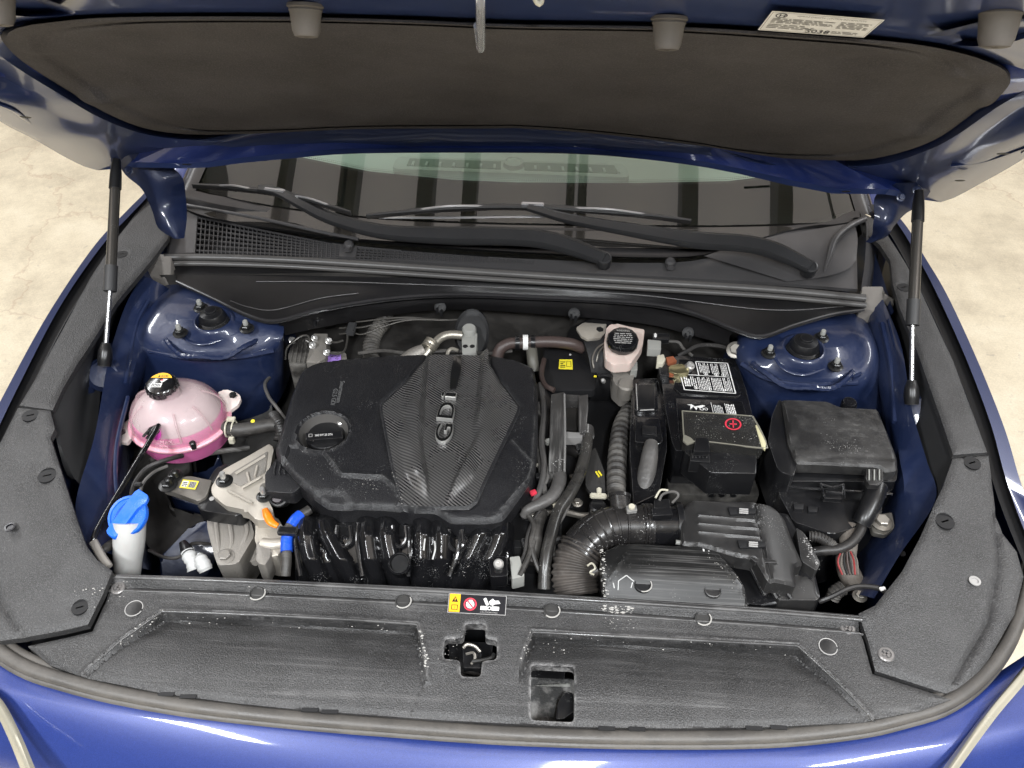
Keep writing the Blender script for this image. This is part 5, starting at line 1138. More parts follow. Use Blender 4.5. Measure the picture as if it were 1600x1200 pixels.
tube('dry_streak', [(664,842,.899),(663,850,.897),(662,860,.893)], .0016, WHITE2, eng, 5); tube('dry_streak', [(679,846,.892),(680,858,.892),(676,874,.886)], .0016, WHITE2, eng, 5)

# ================================================================== LEFT SIDE OF THE BAY
# --- coolant reservoir
rs = thing('coolant_reservoir', 'milky expansion tank half full of pink coolant beside the left strut tower', 'coolant tank', W(278, 690, .78))
rc0 = W(281, 655, .868)    # centre of the tank at its flange
R_ = .0935
def ring_prof(prof, name, mat, sy=.86, ax=Vector((0, -0.02, 1))): return lathe(name, rc0, prof, mat, rs, ax, 48, 1.0, sy)
tank = ring_prof([(R_*.985, 0.0), (R_*.98, .012), (R_*.94, .028), (R_*.86, .043), (R_*.72, .056), (R_*.54, .065), (R_*.36, .070), (R_*.25, .073), (R_*.22, .082)], 'tank', TANK)
ring_prof([(R_*.90, .024), (R_*.86, .030), (R_*.78, .042), (R_*.60, .055), (R_*.30, .063), (.0001, .065)], 'inner_baffle', M('tank_baffle', (.62, .56, .55), .5))
ring_prof([(R_*.2, -.055), (R_*.72, -.050), (R_*.90, -.038), (R_*.955, -.015), (R_*.96, .004), (R_*.955, .014), (R_*.925, .0215), (R_*.90, .0222), (.0001, .0222)], 'coolant', COOL)
ring_prof([(R_*.3, -.062), (R_*.75, -.058), (R_*.92, -.045), (R_*.975, -.02), (R_*.985, -.006)], 'tank_base', COOL2)
ring_prof([(R_*.98, -.0065), (R_*1.045, -.006), (R_*1.06, -.003), (R_*1.06, .000), (R_*1.03, .0025), (R_*.985, .003)], 'flange', M('pink_flange', (0.84, 0.42, 0.50), 0.3, sss=0.3, coat=0.3))
for pts in ([(192,662,.866),(205,652,.87),(214,668,.868),(216,684,.864),(206,682,.862),(199,692,.860),(187,690,.862),(183,676,.864)], [(340,612,.885),(352,608,.885),(372,614,.882),(377,622,.880),(372,632,.878),(356,644,.872),(346,640,.872)]):
    slab('mounting_ear', pts, None, .008, M('ear_plastic', (0.72, 0.62, 0.58), 0.35, sss=0.2), rs, .002, .004)
for u, v, z in ((190, 676, .866), (364, 618, .884)):
    lathe('ear_bolt', W(u, v, z), [(0.008, 0), (0.008, .002), (0.005, .006), (0.0001, .006)], BOLT_B, rs, seg=6)
slab('ear_rib', [(212,672,.872),(260,694,.868),(262,699,.866),(208,682,.868)], None, .006, M('ear_plastic', (0,0,0)), rs, .001, .002)
# moulded ribs and the level marks
def tanksurf(a, h, out=.001):     # a = angle, h = height over the flange, on the upper shell
    pr_ = [(R_*.985, 0.0), (R_*.98, .012), (R_*.94, .028), (R_*.86, .043), (R_*.72, .056), (R_*.54, .065)]
    r = float(np.interp(h, [q[1] for q in pr_], [q[0] for q in pr_])) + out
    return rc0 + Vector((math.cos(a)*r, math.sin(a)*r*.86, h))
for a in (-2.5, -1.2, -.5, .4, 2.9):
    tube('moulded_rib', [tanksurf(a, h, .0) for h in (.016, .028, .043, .056, .062)], .0022, TANK, rs, 6)
def onshell(st, a0, h, sz):
    cu = bpy.data.curves.new('t', 'FONT'); cu.body = st; cu.size = sz; cu.extrude = .0006; o = bpy.data.objects.new('t', cu); COL.objects.link(o); bpy.context.view_layer.update()
    me = bpy.data.meshes.new_from_object(o); bpy.data.objects.remove(o)
    for v_ in me.vertices: v_.co = tanksurf(a0 + v_.co.x/.085, h + v_.co.y, .0012+v_.co.z)
    me.materials.clear(); return obj('level_mark', me, M('level_mark_pink', (0.85, 0.50, 0.58), 0.35), rs, 0)
onshell('MAX', -1.63, .016, .0105); onshell('MIN', -1.66, .006, .0085)
tube('level_line', [tanksurf(a, .0145, .001) for a in np.linspace(-1.75, -1.2, 8)], .0007, TANK, rs, 5)
tube('level_line', [tanksurf(a, .0045, .0012) for a in np.linspace(-1.8, -1.25, 8)], .0007, TANK, rs, 5)
# spout on the front and the overflow line
sp = tanksurf(-1.72, .040, 0)
lathe('spout', sp + Vector((0, 0, -.004)), [(0.012, -.01), (0.012, .002), (0.010, .009), (0.006, .012), (0.0001, .0125)], M('magenta_spout', (0.75, 0.08, 0.52), 0.2, sss=0.2, coat=.5), rs, Vector((0, -.35, .94)), 20)
cap = lathe('cap', rc0 + Vector((-.0125, .0045, .077)), [(0.027, 0), (0.0285, .001), (0.0285, .014), (0.026, .0175), (0.0235, .0185), (0.0001, .0185)], PL_GLOSS, rs, Vector((-0.05, -.10, 1)), 36)
bm = bmesh.new(); cc = rc0 + Vector((-.0125, .0045, .077))
for a in np.linspace(0, 2*math.pi, 18, endpoint=False): boxbm(bm, cc + Vector((math.cos(a)*.0285, math.sin(a)*.0285, .007)), (.004, .004, .012), rz(a), .0006)
g_ = obj('cap_grip', bm, PL_GLOSS, cap, 30); g_['kind'] = 'stuff'
q = .019; top = cc + Vector((-.0009, -.0018, .0188)); axn = Vector((-.05, -.10, 1)).normalized()
cx_, cy_ = Vector((1, 0, .05)).normalized(), Vector((0, 1, .10)).normalized()
pr = Print(top-cx_*q-cy_*q, top+cx_*q-cy_*q, top+cx_*q+cy_*q, top-cx_*q+cy_*q, lift=.0002)
pr.poly([(0.5+math.cos(a)*.62, 0.5+math.sin(a)*.62) for a in np.linspace(math.radians(28), math.radians(152), 14)], YEL_O, 1)
pr.poly(((0.30, .84), (0.42, .84), (0.36, .98)), BLACKP, 2); pr.lines(0.46, .84, .82, .98, 2, BLACKP, 2, seed=4)
pr.rect(.12, .18, .66, .44, WHITE, 1); pr.vlines(.16, .21, .62, .41, 6, BLACKP, 2, seed=2); pr.poly(((.50, .60), (.62, .46), (.86, .72), (.62, .72)), WHITE, 1); pr.rect(.52, .60, .66, .68, REDP, 2)
pr.done('cap_label', cap, 'amber and white warning print on the cap')
ofl = thing('overflow_hose', 'thin black hose running from the coolant tank spout down to the near left corner', 'hose', W(200, 760, .9))
tube('hose', [sp + Vector((-.001, -.012, .008)), W(246,668,.925), W(200,745,.915), W(160,812,.905), W(146,842,.90), W(148,858,.885)], .0048, PL_GLOSS, ofl, 10, 40)
bm = bmesh.new(); c = sp + Vector((-.001, -.010, .006))
for a in np.linspace(0, 2*math.pi, 6, endpoint=False): boxbm(bm, c + Vector((math.cos(a)*.009, -.002, math.sin(a)*.006)), (.005, .018, .004), rz(-.3), .001)
lathebm(bm, c + Vector((0, .004, 0)), [(.007, -.01), (.009, .0), (.007, .008)], Vector((-.3, -1, .2)), 12); obj('hose_clamp', bm, PL_GLOSS, ofl, 30)
# hose from the tank to the engine
hh = thing('coolant_hose', 'thick black hose with pale spring clamp between coolant tank and engine cover', 'hose', W(400, 668, .84))
tube('hose', [(352,668,.865),(372,672,.868),(400,668,.868),(425,664,.868),(446,668,.862),(460,672,.85)], .0135, RUB_BLK2, hh, 16, 40)
tube('hose_nipple', [(338,662,.862),(352,667,.864),(360,670,.865)], .0115, M('ear_plastic', (0,0,0)), hh, 16)
bm = bmesh.new()
for u in (356, 366): tubebm(bm, [W(u, 670, .866)+Vector((0, math.cos(a)*.0155, math.sin(a)*.0155)) for a in np.linspace(0, 2*math.pi, 20, endpoint=False)], .0018, 6, 40, closed=True)
boxbm(bm, W(361, 655, .884), (.016, .010, .006), None, .001); boxbm(bm, W(362, 688, .866), (.010, .008, .014), None, .001); obj('spring_clamp', bm, CREAM, hh, 30)
lathe('paint_dot', W(395, 658, .882), [(.0042, 0), (.003, .0012), (.0001, .0014)], YEL, hh, Vector((0, -.3, 1)), 10)
tube('braided_sleeve', [(428,650,.868),(436,662,.872),(440,676,.868),(436,690,.86)], .0105, RUB_BLK, hh, 12, 40, rib=.18, period=.005)
# --- washer filler
wf = thing('washer_filler', 'white washer fluid neck with bright blue flip cap in the near left corner', 'filler neck', W(200, 880, .8))
wc = W(200, 806, .918)
tube('neck', [wc + Vector((0, -.003, -.012)), W(202,840,.885), W(200,870,.850), W(198,905,.80)], [.0265, .0255, .023, .022], NECK, wf, 28, 14)
wax = Vector((-.10, -.42, .9)); 
capw = lathe('flip_cap', wc, [(0.030, -.006), (0.0345, -.004), (0.0350, .001), (0.0335, .004), (0.030, .0035), (0.029, .0012), (0.0001, .0012)], BLUE_CAP, wf, wax, 36)
x_, y_ = Vector((.55, .83, .40)).normalized(), None; n_ = wax.normalized(); x_ = (x_ - n_*x_.dot(n_)).normalized(); y_ = n_.cross(x_)
P_ = lambda a, b, h=.008: wc + x_*a + y_*b + n_*h
slab('lift_tab', [P_(-.040, -.008), P_(-.036, -.012), P_(.020, -.010), P_(.036, -.016), P_(.046, -.012), P_(.046, .012), P_(.036, .014), P_(.020, .014), P_(-.036, .010), P_(-.040, .008)], None, .007, BLUE_CAP, wf, .002, .003)
tube('tab_rib', [P_(.034, .012, .006), P_(.0, .018, .006), P_(-.028, .010, .006)], .0015, BLUE_CAP, wf, 6)
# --- engine mount
em = thing('engine_mount', 'cast aluminium engine mount bracket with bolts left of the engine cover', 'engine mount', W(375, 800, .7))
slab('bracket', [(421,692),(428,700),(420,740),(414,770),(428,800),(424,812),(400,812),(385,797),(352,790),(331,773),(330,762),(342,740),(350,733)], .868, .028, ALU, em, .004, .005, taper=-.04)
sr = slab('bracket_pocket', [(419,704),(414,738),(376,760),(352,748),(366,736)], .8695, .002, ALU_D, em, .001, .004)
for pts in (((414,712),(368,740)), ((402,728),(398,745)), ((386,738),(390,754)), ((408,745),(378,762)), ((356,766),(394,786))):
    tube('casting_rib', [W(u, v, .8715) for u, v in pts], .0026, ALU, em, 6)
def nutstud(u, v, z, r=.0105, par=em, m=BOLT_B, st=True):
    c = W(u, v, z); hexbolt('nut', c, r, .010, m, par)
    if st: lathe('stud', c+Vector((0, 0, .006)), [(r*.5, 0), (r*.5, .016), (r*.38, .018), (0.0001, .018)], STEEL, par, seg=10)
nutstud(351, 752, .868); nutstud(413, 776, .872, .0095)
slab('mount_arm', [(278,746),(298,744),(332,750),(322,776),(310,783),(268,768),(254,764),(252,752)], .858, .014, M('steel_arm', (0.20, 0.185, 0.165), .42, metal=.55, dust=.4, grain=.3), em, .002, .005)
c4 = [W(u, v, .8595) for u, v in ((280, 762), (305, 765), (311, 752), (286, 749))]
pr = Print(*c4, lift=.0002); pr.rect(0, 0, 1, 1, YEL, 0); pr.rect(.06, .14, .42, .86, WHITE, 1); pr.lines(.10, .2, .40, .8, 3, BLACKP, 2); pr.rect(.50, .14, .92, .86, GREYP, 1); pr.lines(.52, .18, .90, .84, 5, BLACKP, 2, seed=9); pr.done('part_label', em, 'yellow label with small print')
nutstud(274, 744, .86, .010, st=False); nutstud(263, 758, .86, .0115, st=False)
for u, v in ((274, 741), (263, 753), (302, 696)): lathe('bolt_stub', W(u, v, .872), [(.006, -.006), (.006, .008), (.004, .010), (.0001, .010)], BOLT_B, em, seg=10)
slab('rubber_block', [(350,722),(368,728),(386,796),(374,806),(330,800),(310,796),(308,786),(322,758),(334,735)], .852, .03, PL_BLK, em, .006, .012)
lathe('block_pin', W(331, 779, .853), [(.005, 0), (.004, .001), (.0001, .001)], GREYP, em, seg=10)
slab('support_leg', [(322,800),(388,796),(398,836),(372,880),(340,884),(334,866),(324,826)], .815, .10, ALU_D, em, .005, .006, taper=-.1)
for pts in (((336,806,.818),(340,840,.815),(344,868,.81)), ((356,806,.818),(362,840,.815),(360,864,.81)), ((378,806,.818),(386,830,.815),(372,868,.81))): tube('casting_rib', pts, .0045, ALU_D, em, 8)
hexbolt('flange_bolt', W(352, 870, .815), .011, .009, ALU_D, em)
# --- pump housing and fittings by the manifold
ph = thing('throttle_housing', 'cast fitting with orange tab and blue taped pipe beside the intake manifold', 'pipe fitting', W(430, 840, .7))
slab('casting', [(398,808),(432,806),(444,826),(440,862),(430,870),(410,866),(398,846)], .84, .06, ALU, ph, .006, .008)
slab('casting', [(400,846),(420,842),(424,866),(414,884),(400,878)], .845, .05, ALU_D, ph, .006, .006)
tube('orange_tab', [(414,796,.873),(418,806,.876),(424,816,.874),(434,822,.870)], [.0055, .0075, .0075, .005], ORANGE, ph, 10, 14, flat=.6)
tube('taped_pipe', [(484,796,.872),(466,808,.872),(453,822,.870),(448,845,.862),(448,875,.85),(446,900,.835)], .0085, RUB_BLK2, ph, 12, 30)
tube('blue_tape', [(470,805,.872),(462,812,.873),(455,822,.871)], .0105, BLUE_TAPE, ph, 12); tube('blue_tape', [(449,838,.866),(448,846,.863),(448,862,.857)], .0105, BLUE_TAPE, ph, 12)
box('pipe_bracket', W(450, 830, .878), (.034, .016, .010), PL_BLK, ph, None, .002)
tube('coolant_pipe', [(440,850,.84),(424,852,.84),(410,850,.838)], .011, ALU, ph, 12)
lathe('sensor_body', W(434, 776, .868), [(.019, -.04), (.019, -.002), (.017, 0), (.014, 0), (.012, -.004), (.0001, -.004)], PL_BLK, ph, Vector((.1, -.6, .8)), 24)
lathe('sensor_face', W(433, 777, .868), [(.0105, .0002), (.009, .003), (.0001, .003)], M('mauve_black', (.035, .025, .03), .3), ph, Vector((.1, -.6, .8)), 18)
lathe('threaded_plug', W(413, 762, .875), [(.007, -.02), (.007, .004), (.005, .007), (.0001, .007)], STEEL_D, ph, seg=8)
# --- white fittings low in the left corner
ft = thing('hose_coupling', 'pair of white and black quick couplings standing low behind the radiator cover', 'coupling', W(305, 880, .7))
tube('black_socket', [(286,848,.80),(291,858,.80),(295,866,.80)], [.007, .0105, .0115], PL_BLK, ft, 14)
tube('white_collar', [(293,862,.80),(299,876,.795),(304,890,.785)], [.011, .0125, .010, .012], WHITE2, ft, 14, 20, rib=.12, period=.009)
tube('white_collar', [(312,868,.80),(316,878,.80),(322,892,.79)], [.006, .011, .0125, .0115], WHITE2, ft, 14, 20, rib=.10, period=.009)
tag(tube('coolant_pipe', [(398,880,.80),(410,860,.79),(420,850,.78)], .006, ALU_D), 'short grey pipe behind the cast mount foot', 'pipe')
wr_ = tube('wiring', [(210,800,.85),(206,770,.86),(215,748,.865),(232,730,.868),(262,718,.868),(285,712,.85)], .0045, RUB_BLK, None, 8, 40); tag(wr_, 'black wiring loop running below the coolant tank', 'wiring')
tube('wiring_strand', [(218,790,.855),(222,758,.868),(240,738,.872),(262,728,.87)], .003, WIREG, wr_, 6); box('cable_clip', W(216, 757, .875), (.014, .008, .008), PL_BLK, wr_)
tag(tube('wiring', [(450,660,.85),(432,636,.86),(420,620,.85),(414,600,.84),(425,585,.82)], .0035, WIREG, None, 8, 30), 'thin wiring loop left of the engine cover', 'wiring')
hb = tube('inner_hose', [(158,862,.87),(166,856,.87),(176,850,.865),(188,850,.855)], .008, RUB_BLK2, None, 10); tag(hb, 'short black hose end tucked beside the washer neck', 'hose')
tag(tube('corner_seal', [(146,846,.905),(158,868,.903),(170,886,.902)], .007, RUB_FOAM, None, 8, flat=.6), 'dusty foam strip at the near left corner of the bay', 'seal')
# --- ABS unit and brake lines at the back left
ab = thing('brake_control_unit', 'dusty brake control block with pipes behind the left of the engine cover', 'brake unit', W(490, 560, .7))
slab('valve_block', [(490,521),(512,521),(508,560),(498,566),(478,566)], .87, .08, ALU_D, ab, .002, .002)
slab('motor_housing', [(458,528),(490,526),(484,548),(478,570),(452,572),(450,555),(456,540)], .865, .08, M('unit_black', (.03, .028, .026), .45, dust=.6, streak=.4), ab, .004, .006)
for k in range(4): tube('housing_rib', [W(460+k*7, 532, .868), W(454+k*7, 566, .868)], .002, MATS['unit_black'], ab, 6)
slab('motor_cap', [(510,548),(540,550),(545,572),(508,575)], .85, .06, ALU_D, ab, .004, .006)
c4 = [W(u, v, .8515) for u, v in ((512, 566), (533, 563), (533, 554), (513, 554))]; pr = Print(*c4); pr.rect(0, 0, 1, 1, PURP, 0); pr.lines(.2, .62, .9, .86, 1, BLACKP, 2); pr.text('G', .55, .2, .3, BLACKP, 2); pr.done('purple_label', ab, 'purple label')
for pts in ([(514,533,.874),(525,535,.876),(536,532,.876)], [(510,551,.872),(528,553,.872),(538,548,.872),(542,535,.874),(543,522,.88)], [(484,540,.874),(482,526,.885),(472,525,.885),(458,534,.88),(448,545,.87),(446,562,.85)], [(492,540,.874),(478,532,.88)]):
    tube('brake_pipe', pts, .0024, PIPE_B, ab, 7, 24)
for u, v in ((513, 533), (510, 551), (488, 540), (491, 529), (456, 532)): hexbolt('union_nut', W(u, v, .874), .0055, .008, STEEL, ab, Vector((.5, -.2, .6)))
bl_ = thing('brake_lines', 'bundle of thin brake pipes fanning right from a black clip behind the engine', 'brake lines', W(590, 505, .86))
box('pipe_clip', W(549, 514, .885), (.018, .034, .012), PL_TRIM_D, bl_, None, .002)
for k, (v0, v1, v2) in enumerate(((503, 502, 490), (512, 511, 492), (521, 522, 494))):
    tube('brake_pipe', [(556, v0, .885), (568, v1, .886), (600, (v1+v2)/2+2, .89), (640, v2+6, .892), (700, 500, .89), (740, 496, .89)], .0018, PIPE_B, bl_, 6, 30)
    tube('brake_pipe', [(530, v0+1, .88), (542, v0, .885)], .0018, PIPE_B, bl_, 6, 8)
tag(tube('corrugated_hose', [(602,492,.86),(598,505,.858),(586,520,.852),(580,540,.84),(580,560,.83)], .016, M('dusty_bellows', (.05, .046, .042), .6, dust=.6), None, 14, 80, rib=.16, period=.007), 'dusty corrugated hose rising behind the engine cover', 'hose')
# --- AC line and its block
ac = thing('refrigerant_pipe', 'bent metal refrigerant pipe with crimped collar and grey valve block behind the engine', 'pipe', W(690, 530, .85))
tube('pipe', [(722,524,.885),(705,523,.887),(690,527,.886),(676,540,.880),(660,560,.865)], .0095, M('pipe_alu', (.46, .43, .37), .36, metal=.8, dust=.3), ac, 14, 40)
tube('pipe_collar', [(676,534,.884),(668,545,.878)], .0150, MATS['pipe_alu'], ac, 16, 14, rib=.12, period=.004)
tube('pipe_boot', [(664,546,.876),(648,556,.866),(630,572,.85)], [.013, .019, .021], ALU_D, ac, 14)
tube('pipe', [(716,548,.87),(706,545,.872),(700,550,.868),(698,562,.86)], .004, MATS['pipe_alu'], ac, 8)
slab('valve_block', [(721,520),(746,520),(744,552),(722,552)], .885, .05, GREYPL, ac, .003, .003)
lathe('valve_cap', W(733, 515, .892), [(.0155, -.012), (.0155, .002), (.013, .006), (.0001, .006)], GREYPL, ac, seg=20)
for u in (727, 738): lathe('block_hole', W(u, 541, .886), [(.0055, .0), (.005, .0006), (.0001, .0005)], PL_DARK, ac, seg=12)
lathe('grommet', W(737, 522, .868), [(.042, -.01), (.042, 0), (.036, .004), (.03, .003), (.0001, .003)], PL_DARK, ac, Vector((0, -.8, .5)), 24, .9, 1.3)
# --- heater hose right of it
hs_ = thing('heater_hose', 'brown-black heater hose with a bright white clamp ring behind the engine cover', 'hose', W(830, 540, .85))
tube('hose', [(776,562,.85),(782,545,.870),(796,537,.878),(812,536,.88),(830,535,.88),(860,534,.88),(890,537,.876),(910,544,.86)], .0125, BROWN, hs_, 14, 50)
tube('white_ring', [(817,535,.88),(825,535,.88)], .0165, WHITE, hs_, 18, 6); tube('black_ring', [(805,536,.88),(812,536,.88)], .0155, PL_BLK, hs_, 16, 6); tube('black_ring', [(829,535,.88),(836,535,.88)], .015, PL_BLK, hs_, 16, 6)
tube('branch', [(830,540,.87),(832,560,.86),(834,580,.84)], .012, M('olive_fitting', (.10, .095, .08), .5), hs_, 12)
yl = [W(u, v, .845) for u, v in ((873, 577), (895, 578), (894, 562), (874, 562))]
shd = slab('heat_shield', [(850,540),(905,545),(935,560),(930,610),(860,610),(845,580)], .843, .02, PL_DARK, None, .003, .01); tag(shd, 'black shield carrying a small yellow label right of the engine cover', 'shield')
pr = Print(*yl); pr.rect(0, 0, 1, 1, YEL, 0); pr.lines(.08, .15, .46, .85, 4, BLACKP, 2, seed=6); pr.frame(.55, .25, .90, .80, .03, BLACKP, 2); pr.done('yellow_label', shd, 'yellow label with small black print')
lathe('label_rivet', W(891, 554, .846), [(.003, 0), (.002, .001), (.0001, .001)], GREYP, shd, seg=8)

# ================================================================== RIGHT OF THE ENGINE
# --- brake fluid reservoir
br = thing('brake_fluid_reservoir', 'pale brake fluid tank with black screw cap at the back of the bay', 'brake fluid tank', W(975, 570, .8))
slab('tank', [(948,510),(960,505),(1008,514),(1004,540),(994,556),(985,568),(958,570),(946,562),(944,535)], .905, .022, BRK, br, .004, .006)
slab('tank_front', [(948,548),(990,548),(988,566),(976,574),(958,572),(947,562)], .887, .012, BRK, br, .003, .005)
bcp = W(973, 531, .925); lathe('screw_cap', bcp, [(.0315, -.012), (.0325, -.010), (.0325, .002), (.030, .006), (.0265, .0065), (.0001, .0065)], PL_GLOSS, br, Vector((0, -.12, 1)), 14, label='black ridged cap with raised print')
pr = Print(*[bcp + Vector((a*.021, b*.021, .0072 + b*.0025)) for a, b in ((-1, -1), (1, -1), (1, 1), (-1, 1))]); pr.text('WARNING', .18, .84, .12, GREYP, wmax=.64)
for k in range(6): pr.lines(.02+abs(k-2.5)*.03, .08+k*.12, .98-abs(k-2.5)*.03, .17+k*.12, 1, GREYP, 2, .62, seed=k)
pr.done('cap_print', br)
slab('master_cylinder', [(955,568),(992,566),(990,592),(986,604),(972,609),(958,596)], .86, .05, ALU_D, br, .005, .006)
lathe('cylinder_end', W(979, 601, .862), [(.018, -.03), (.018, .0), (.015, .004), (.0001, .004)], ALU_D, br, seg=20)
slab('sensor_plug', [(1012,530),(1033,532),(1033,546),(1012,545)], .90, .02, GREYPL, br, .002, .002); slab('sensor_plug', [(985,566),(996,565),(996,578),(985,580)], .872, .02, GREYPL, br, .002, .002)
tube('side_tube', [(935,588,.86),(945,586,.862),(956,588,.862)], .004, PL_BLK, br, 8); box('yellow_mark', W(930, 588, .862), (.006, .004, .003), YEL, br, None, .0005)
lathe('bleed_screw', W(943, 596, .86), [(.005, 0), (.005, .008), (.003, .011), (.0001, .011)], STEEL, br, Vector((-.2, -.5, .8)), 8)
for pts in ([(946,535,.89),(932,545,.888),(926,560,.88),(928,575,.87)], [(946,538,.885),(936,550,.882),(932,565,.87)]): tube('pipe', pts, .0018, STEEL_D, br, 6)
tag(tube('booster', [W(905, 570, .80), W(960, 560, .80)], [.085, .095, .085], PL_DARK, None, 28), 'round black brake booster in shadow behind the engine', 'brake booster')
gs = slab('silver_shield', [(900,512),(912,504),(948,506),(946,520),(938,528),(918,530),(908,525)], .893, .006, ALU, None, .001, .003); tag(gs, 'bright bent heat shield tucked left of the brake fluid tank', 'heat shield')
tag(tube('vacuum_hose', [(1060,556,.872),(1075,548,.882),(1088,541,.888),(1105,539,.89),(1125,541,.892),(1145,546,.894)], .0045, RUB_BLK, None, 8, 30), 'thin black vacuum hose arching behind the battery', 'hose')
tag(tube('vacuum_hose', [(1045,533,.885),(1060,535,.885),(1068,545,.875),(1082,556,.862)], .0035, RUB_BLK2, None, 8, 24), 'thin grey wire crossing behind the battery terminal', 'wiring')
cn = slab('sensor_connector', [(1020,520),(1046,521),(1046,530),(1020,530)], .892, .012, PL_BLK, None, .002, .002); tag(cn, 'small black connector with white latch right of the brake fluid tank', 'connector'); box('latch', W(1024, 524, .894), (.006, .012, .006), WHITE, cn)
gn = thing('ground_bolt', 'hexagonal earth bolt on the blue panel left of the right strut tower', 'bolt', W(1149, 547, .9)); hexbolt('hex_head', W(1149, 547, .905), .012, .012, STEEL_D, gn, Vector((-.2, -.5, .8)))
# --- battery
ba = thing('battery', 'black car battery with white warning print and smoky terminal cover', 'battery', W(1120, 640, .7))
BZ = .885
slab('case', [(1030,566),(1060,556),(1150,560),(1166,610),(1186,690),(1190,706),(1056,704),(1050,690),(1040,640)], BZ, .17, PL_GLOSS, ba, .003, .004)
slab('lid_plate', [(1060,561),(1142,564),(1158,616),(1150,620),(1064,615),(1052,606),(1056,590)], BZ+.003, .003, PL_GLOSS, ba, .001, .003)
slab('lid_plate', [(1056,622),(1160,627),(1178,690),(1062,690)], BZ+.003, .003, PL_GLOSS, ba, .001, .003)
c4 = [W(u, v, BZ+.0042) for u, v in ((1068, 610), (1151, 615), (1138, 567), (1058, 563))]
pr = Print(*c4, lift=.0003)
ol_ = [(0.02, .02), (.98, .0), (.98, .98), (.36, .98), (.36, .52), (.0, .52)]
for i in range(6):
    a, b = ol_[i], ol_[(i+1) % 6]; dx, dy = b[0]-a[0], b[1]-a[1]; L_ = math.hypot(dx, dy); nx, ny = -dy/L_*.011, dx/L_*.011
    pr.poly([(a[0]-nx, a[1]-ny), (b[0]-nx, b[1]-ny), (b[0]+nx, b[1]+ny), (a[0]+nx, a[1]+ny)], WHITE, 1)
pr.rect(.36, .51, .98, .525, WHITE, 1)
pr.vlines(.05, .14, .17, .48, 3, WHITE, 2, .72, 1); pr.vlines(.18, .16, .30, .46, 3, WHITE, 2, .5, 2); pr.vlines(.31, .05, .56, .46, 8, WHITE, 2, .5, 3); pr.vlines(.58, .05, .78, .46, 7, WHITE, 2, .5, 4); pr.vlines(.80, .05, .95, .48, 5, WHITE, 2, .5, 5)
pr.vlines(.40, .62, .60, .94, 7, WHITE, 2, .5, 6); pr.vlines(.63, .60, .78, .94, 5, WHITE, 2, .5, 7); pr.vlines(.82, .56, .95, .94, 5, WHITE, 2, .5, 8)
for x, y in ((.25, .10), (.50, .075), (.76, .075), (.70, .565), (.84, .565), (.50, .58)): pr.disc(x, y, .050, BLACKP, 3); pr.ring(x, y, .050, .012, WHITE, 4); pr.rect(x-.012, y-.03, x+.012, y+.03, WHITE, 4)
pr.done('warning_print', ba, 'L-shaped block of white warning print')
c4 = [W(u, v, BZ+.0042) for u, v in ((1066, 646), (1164, 650), (1158, 630), (1062, 626))]
pr = Print(*c4, lift=.0003); pr.poly([(.10, .70), (.16, .62), (.14, .3), (.20, .56), (.24, .28), (.27, .55), (.36, .70), (.40, .64), (.30, .46), (.22, .60), (.18, .72)], WHITE, 2); pr.ring(.33, .40, .12, .04, WHITE, 2); pr.ring(.40, .40, .10, .03, WHITE, 2); pr.rect(.50, .1, .507, .95, WHITE, 2)
pr.vlines(.53, .1, .68, .75, 6, WHITE2, 2, .6, 3); pr.vlines(.74, .05, .88, .85, 5, WHITE, 2, .6, 4); pr.rect(.72, .05, .727, .9, WHITE, 2); pr.done('maker_print', ba)
lathe('terminal_post', W(1076, 574, BZ+.012), [(.010, -.01), (.009, .010), (.006, .011), (.005, .008), (.0001, .008)], STEEL, ba, Vector((.3, -.3, .9)), 16)
slab('terminal_clamp', [(1045,572),(1062,568),(1078,572),(1076,582),(1058,584),(1045,580)], BZ+.016, .014, BRASS, ba, .002, .003); slab('terminal_lug', [(1040,558),(1052,556),(1058,564),(1044,568)], BZ+.018, .008, COPPER, ba, .002, .002); slab('terminal_lug', [(1044,578),(1054,578),(1054,585),(1045,585)], BZ+.012, .008, COPPER, ba, .002, .002)
slab('sensor_plug', [(1027,555),(1037,553),(1040,562),(1036,568),(1026,568)], BZ+.022, .014, CREAM, ba, .002, .002); slab('sensor_body', [(1028,568),(1046,570),(1046,586),(1032,586)], BZ+.012, .012, PL_BLK, ba, .002, .002)
# terminal cover: clear smoky box over a black fuse block
slab('fuse_block', [(1072,650),(1172,656),(1183,692),(1182,740),(1110,738),(1070,706)], BZ+.012, .06, PL_BLK, ba, .003, .003)
FRT = M('cover_front', (0.03, 0.03, 0.028), .2, coat=.3, speck=.6, dust=.2)
slab('terminal_cover', [(1065,641),(1175,649),(1196,693),(1190,700),(1074,690),(1068,684)], BZ+.034, .030, SMOKE, ba, .003, .003, label='scratched smoky cover with red plus sign')
e_ = tube('cover_edge', [W(1076,690,BZ+.033), W(1110,691,BZ+.033), W(1190,700,BZ+.033), W(1197,694,BZ+.033), W(1188,672,BZ+.034), W(1176,651,BZ+.034)], .0018, SMOKE_E, ba, 8, 60)
tube('cover_edge', [W(1066,642,BZ+.034), W(1069,684,BZ+.034), W(1075,690,BZ+.033)], .0014, SMOKE_E, ba, 8, 30); tube('cover_edge', [W(1066,642,BZ+.034), W(1175,650,BZ+.034)], .0012, SMOKE_E, ba, 8, 10)
slab('cover_corner', [(1068,678),(1080,684),(1086,690),(1074,694),(1067,688)], BZ+.0348, .004, SMOKE_E, ba, .001, .002); slab('cover_corner', [(1180,664),(1186,664),(1197,690),(1196,703),(1190,698)], BZ+.0346, .004, M('yellowed_plastic', (.62, .58, .36), .4, alpha=.85), ba, .001, .002)
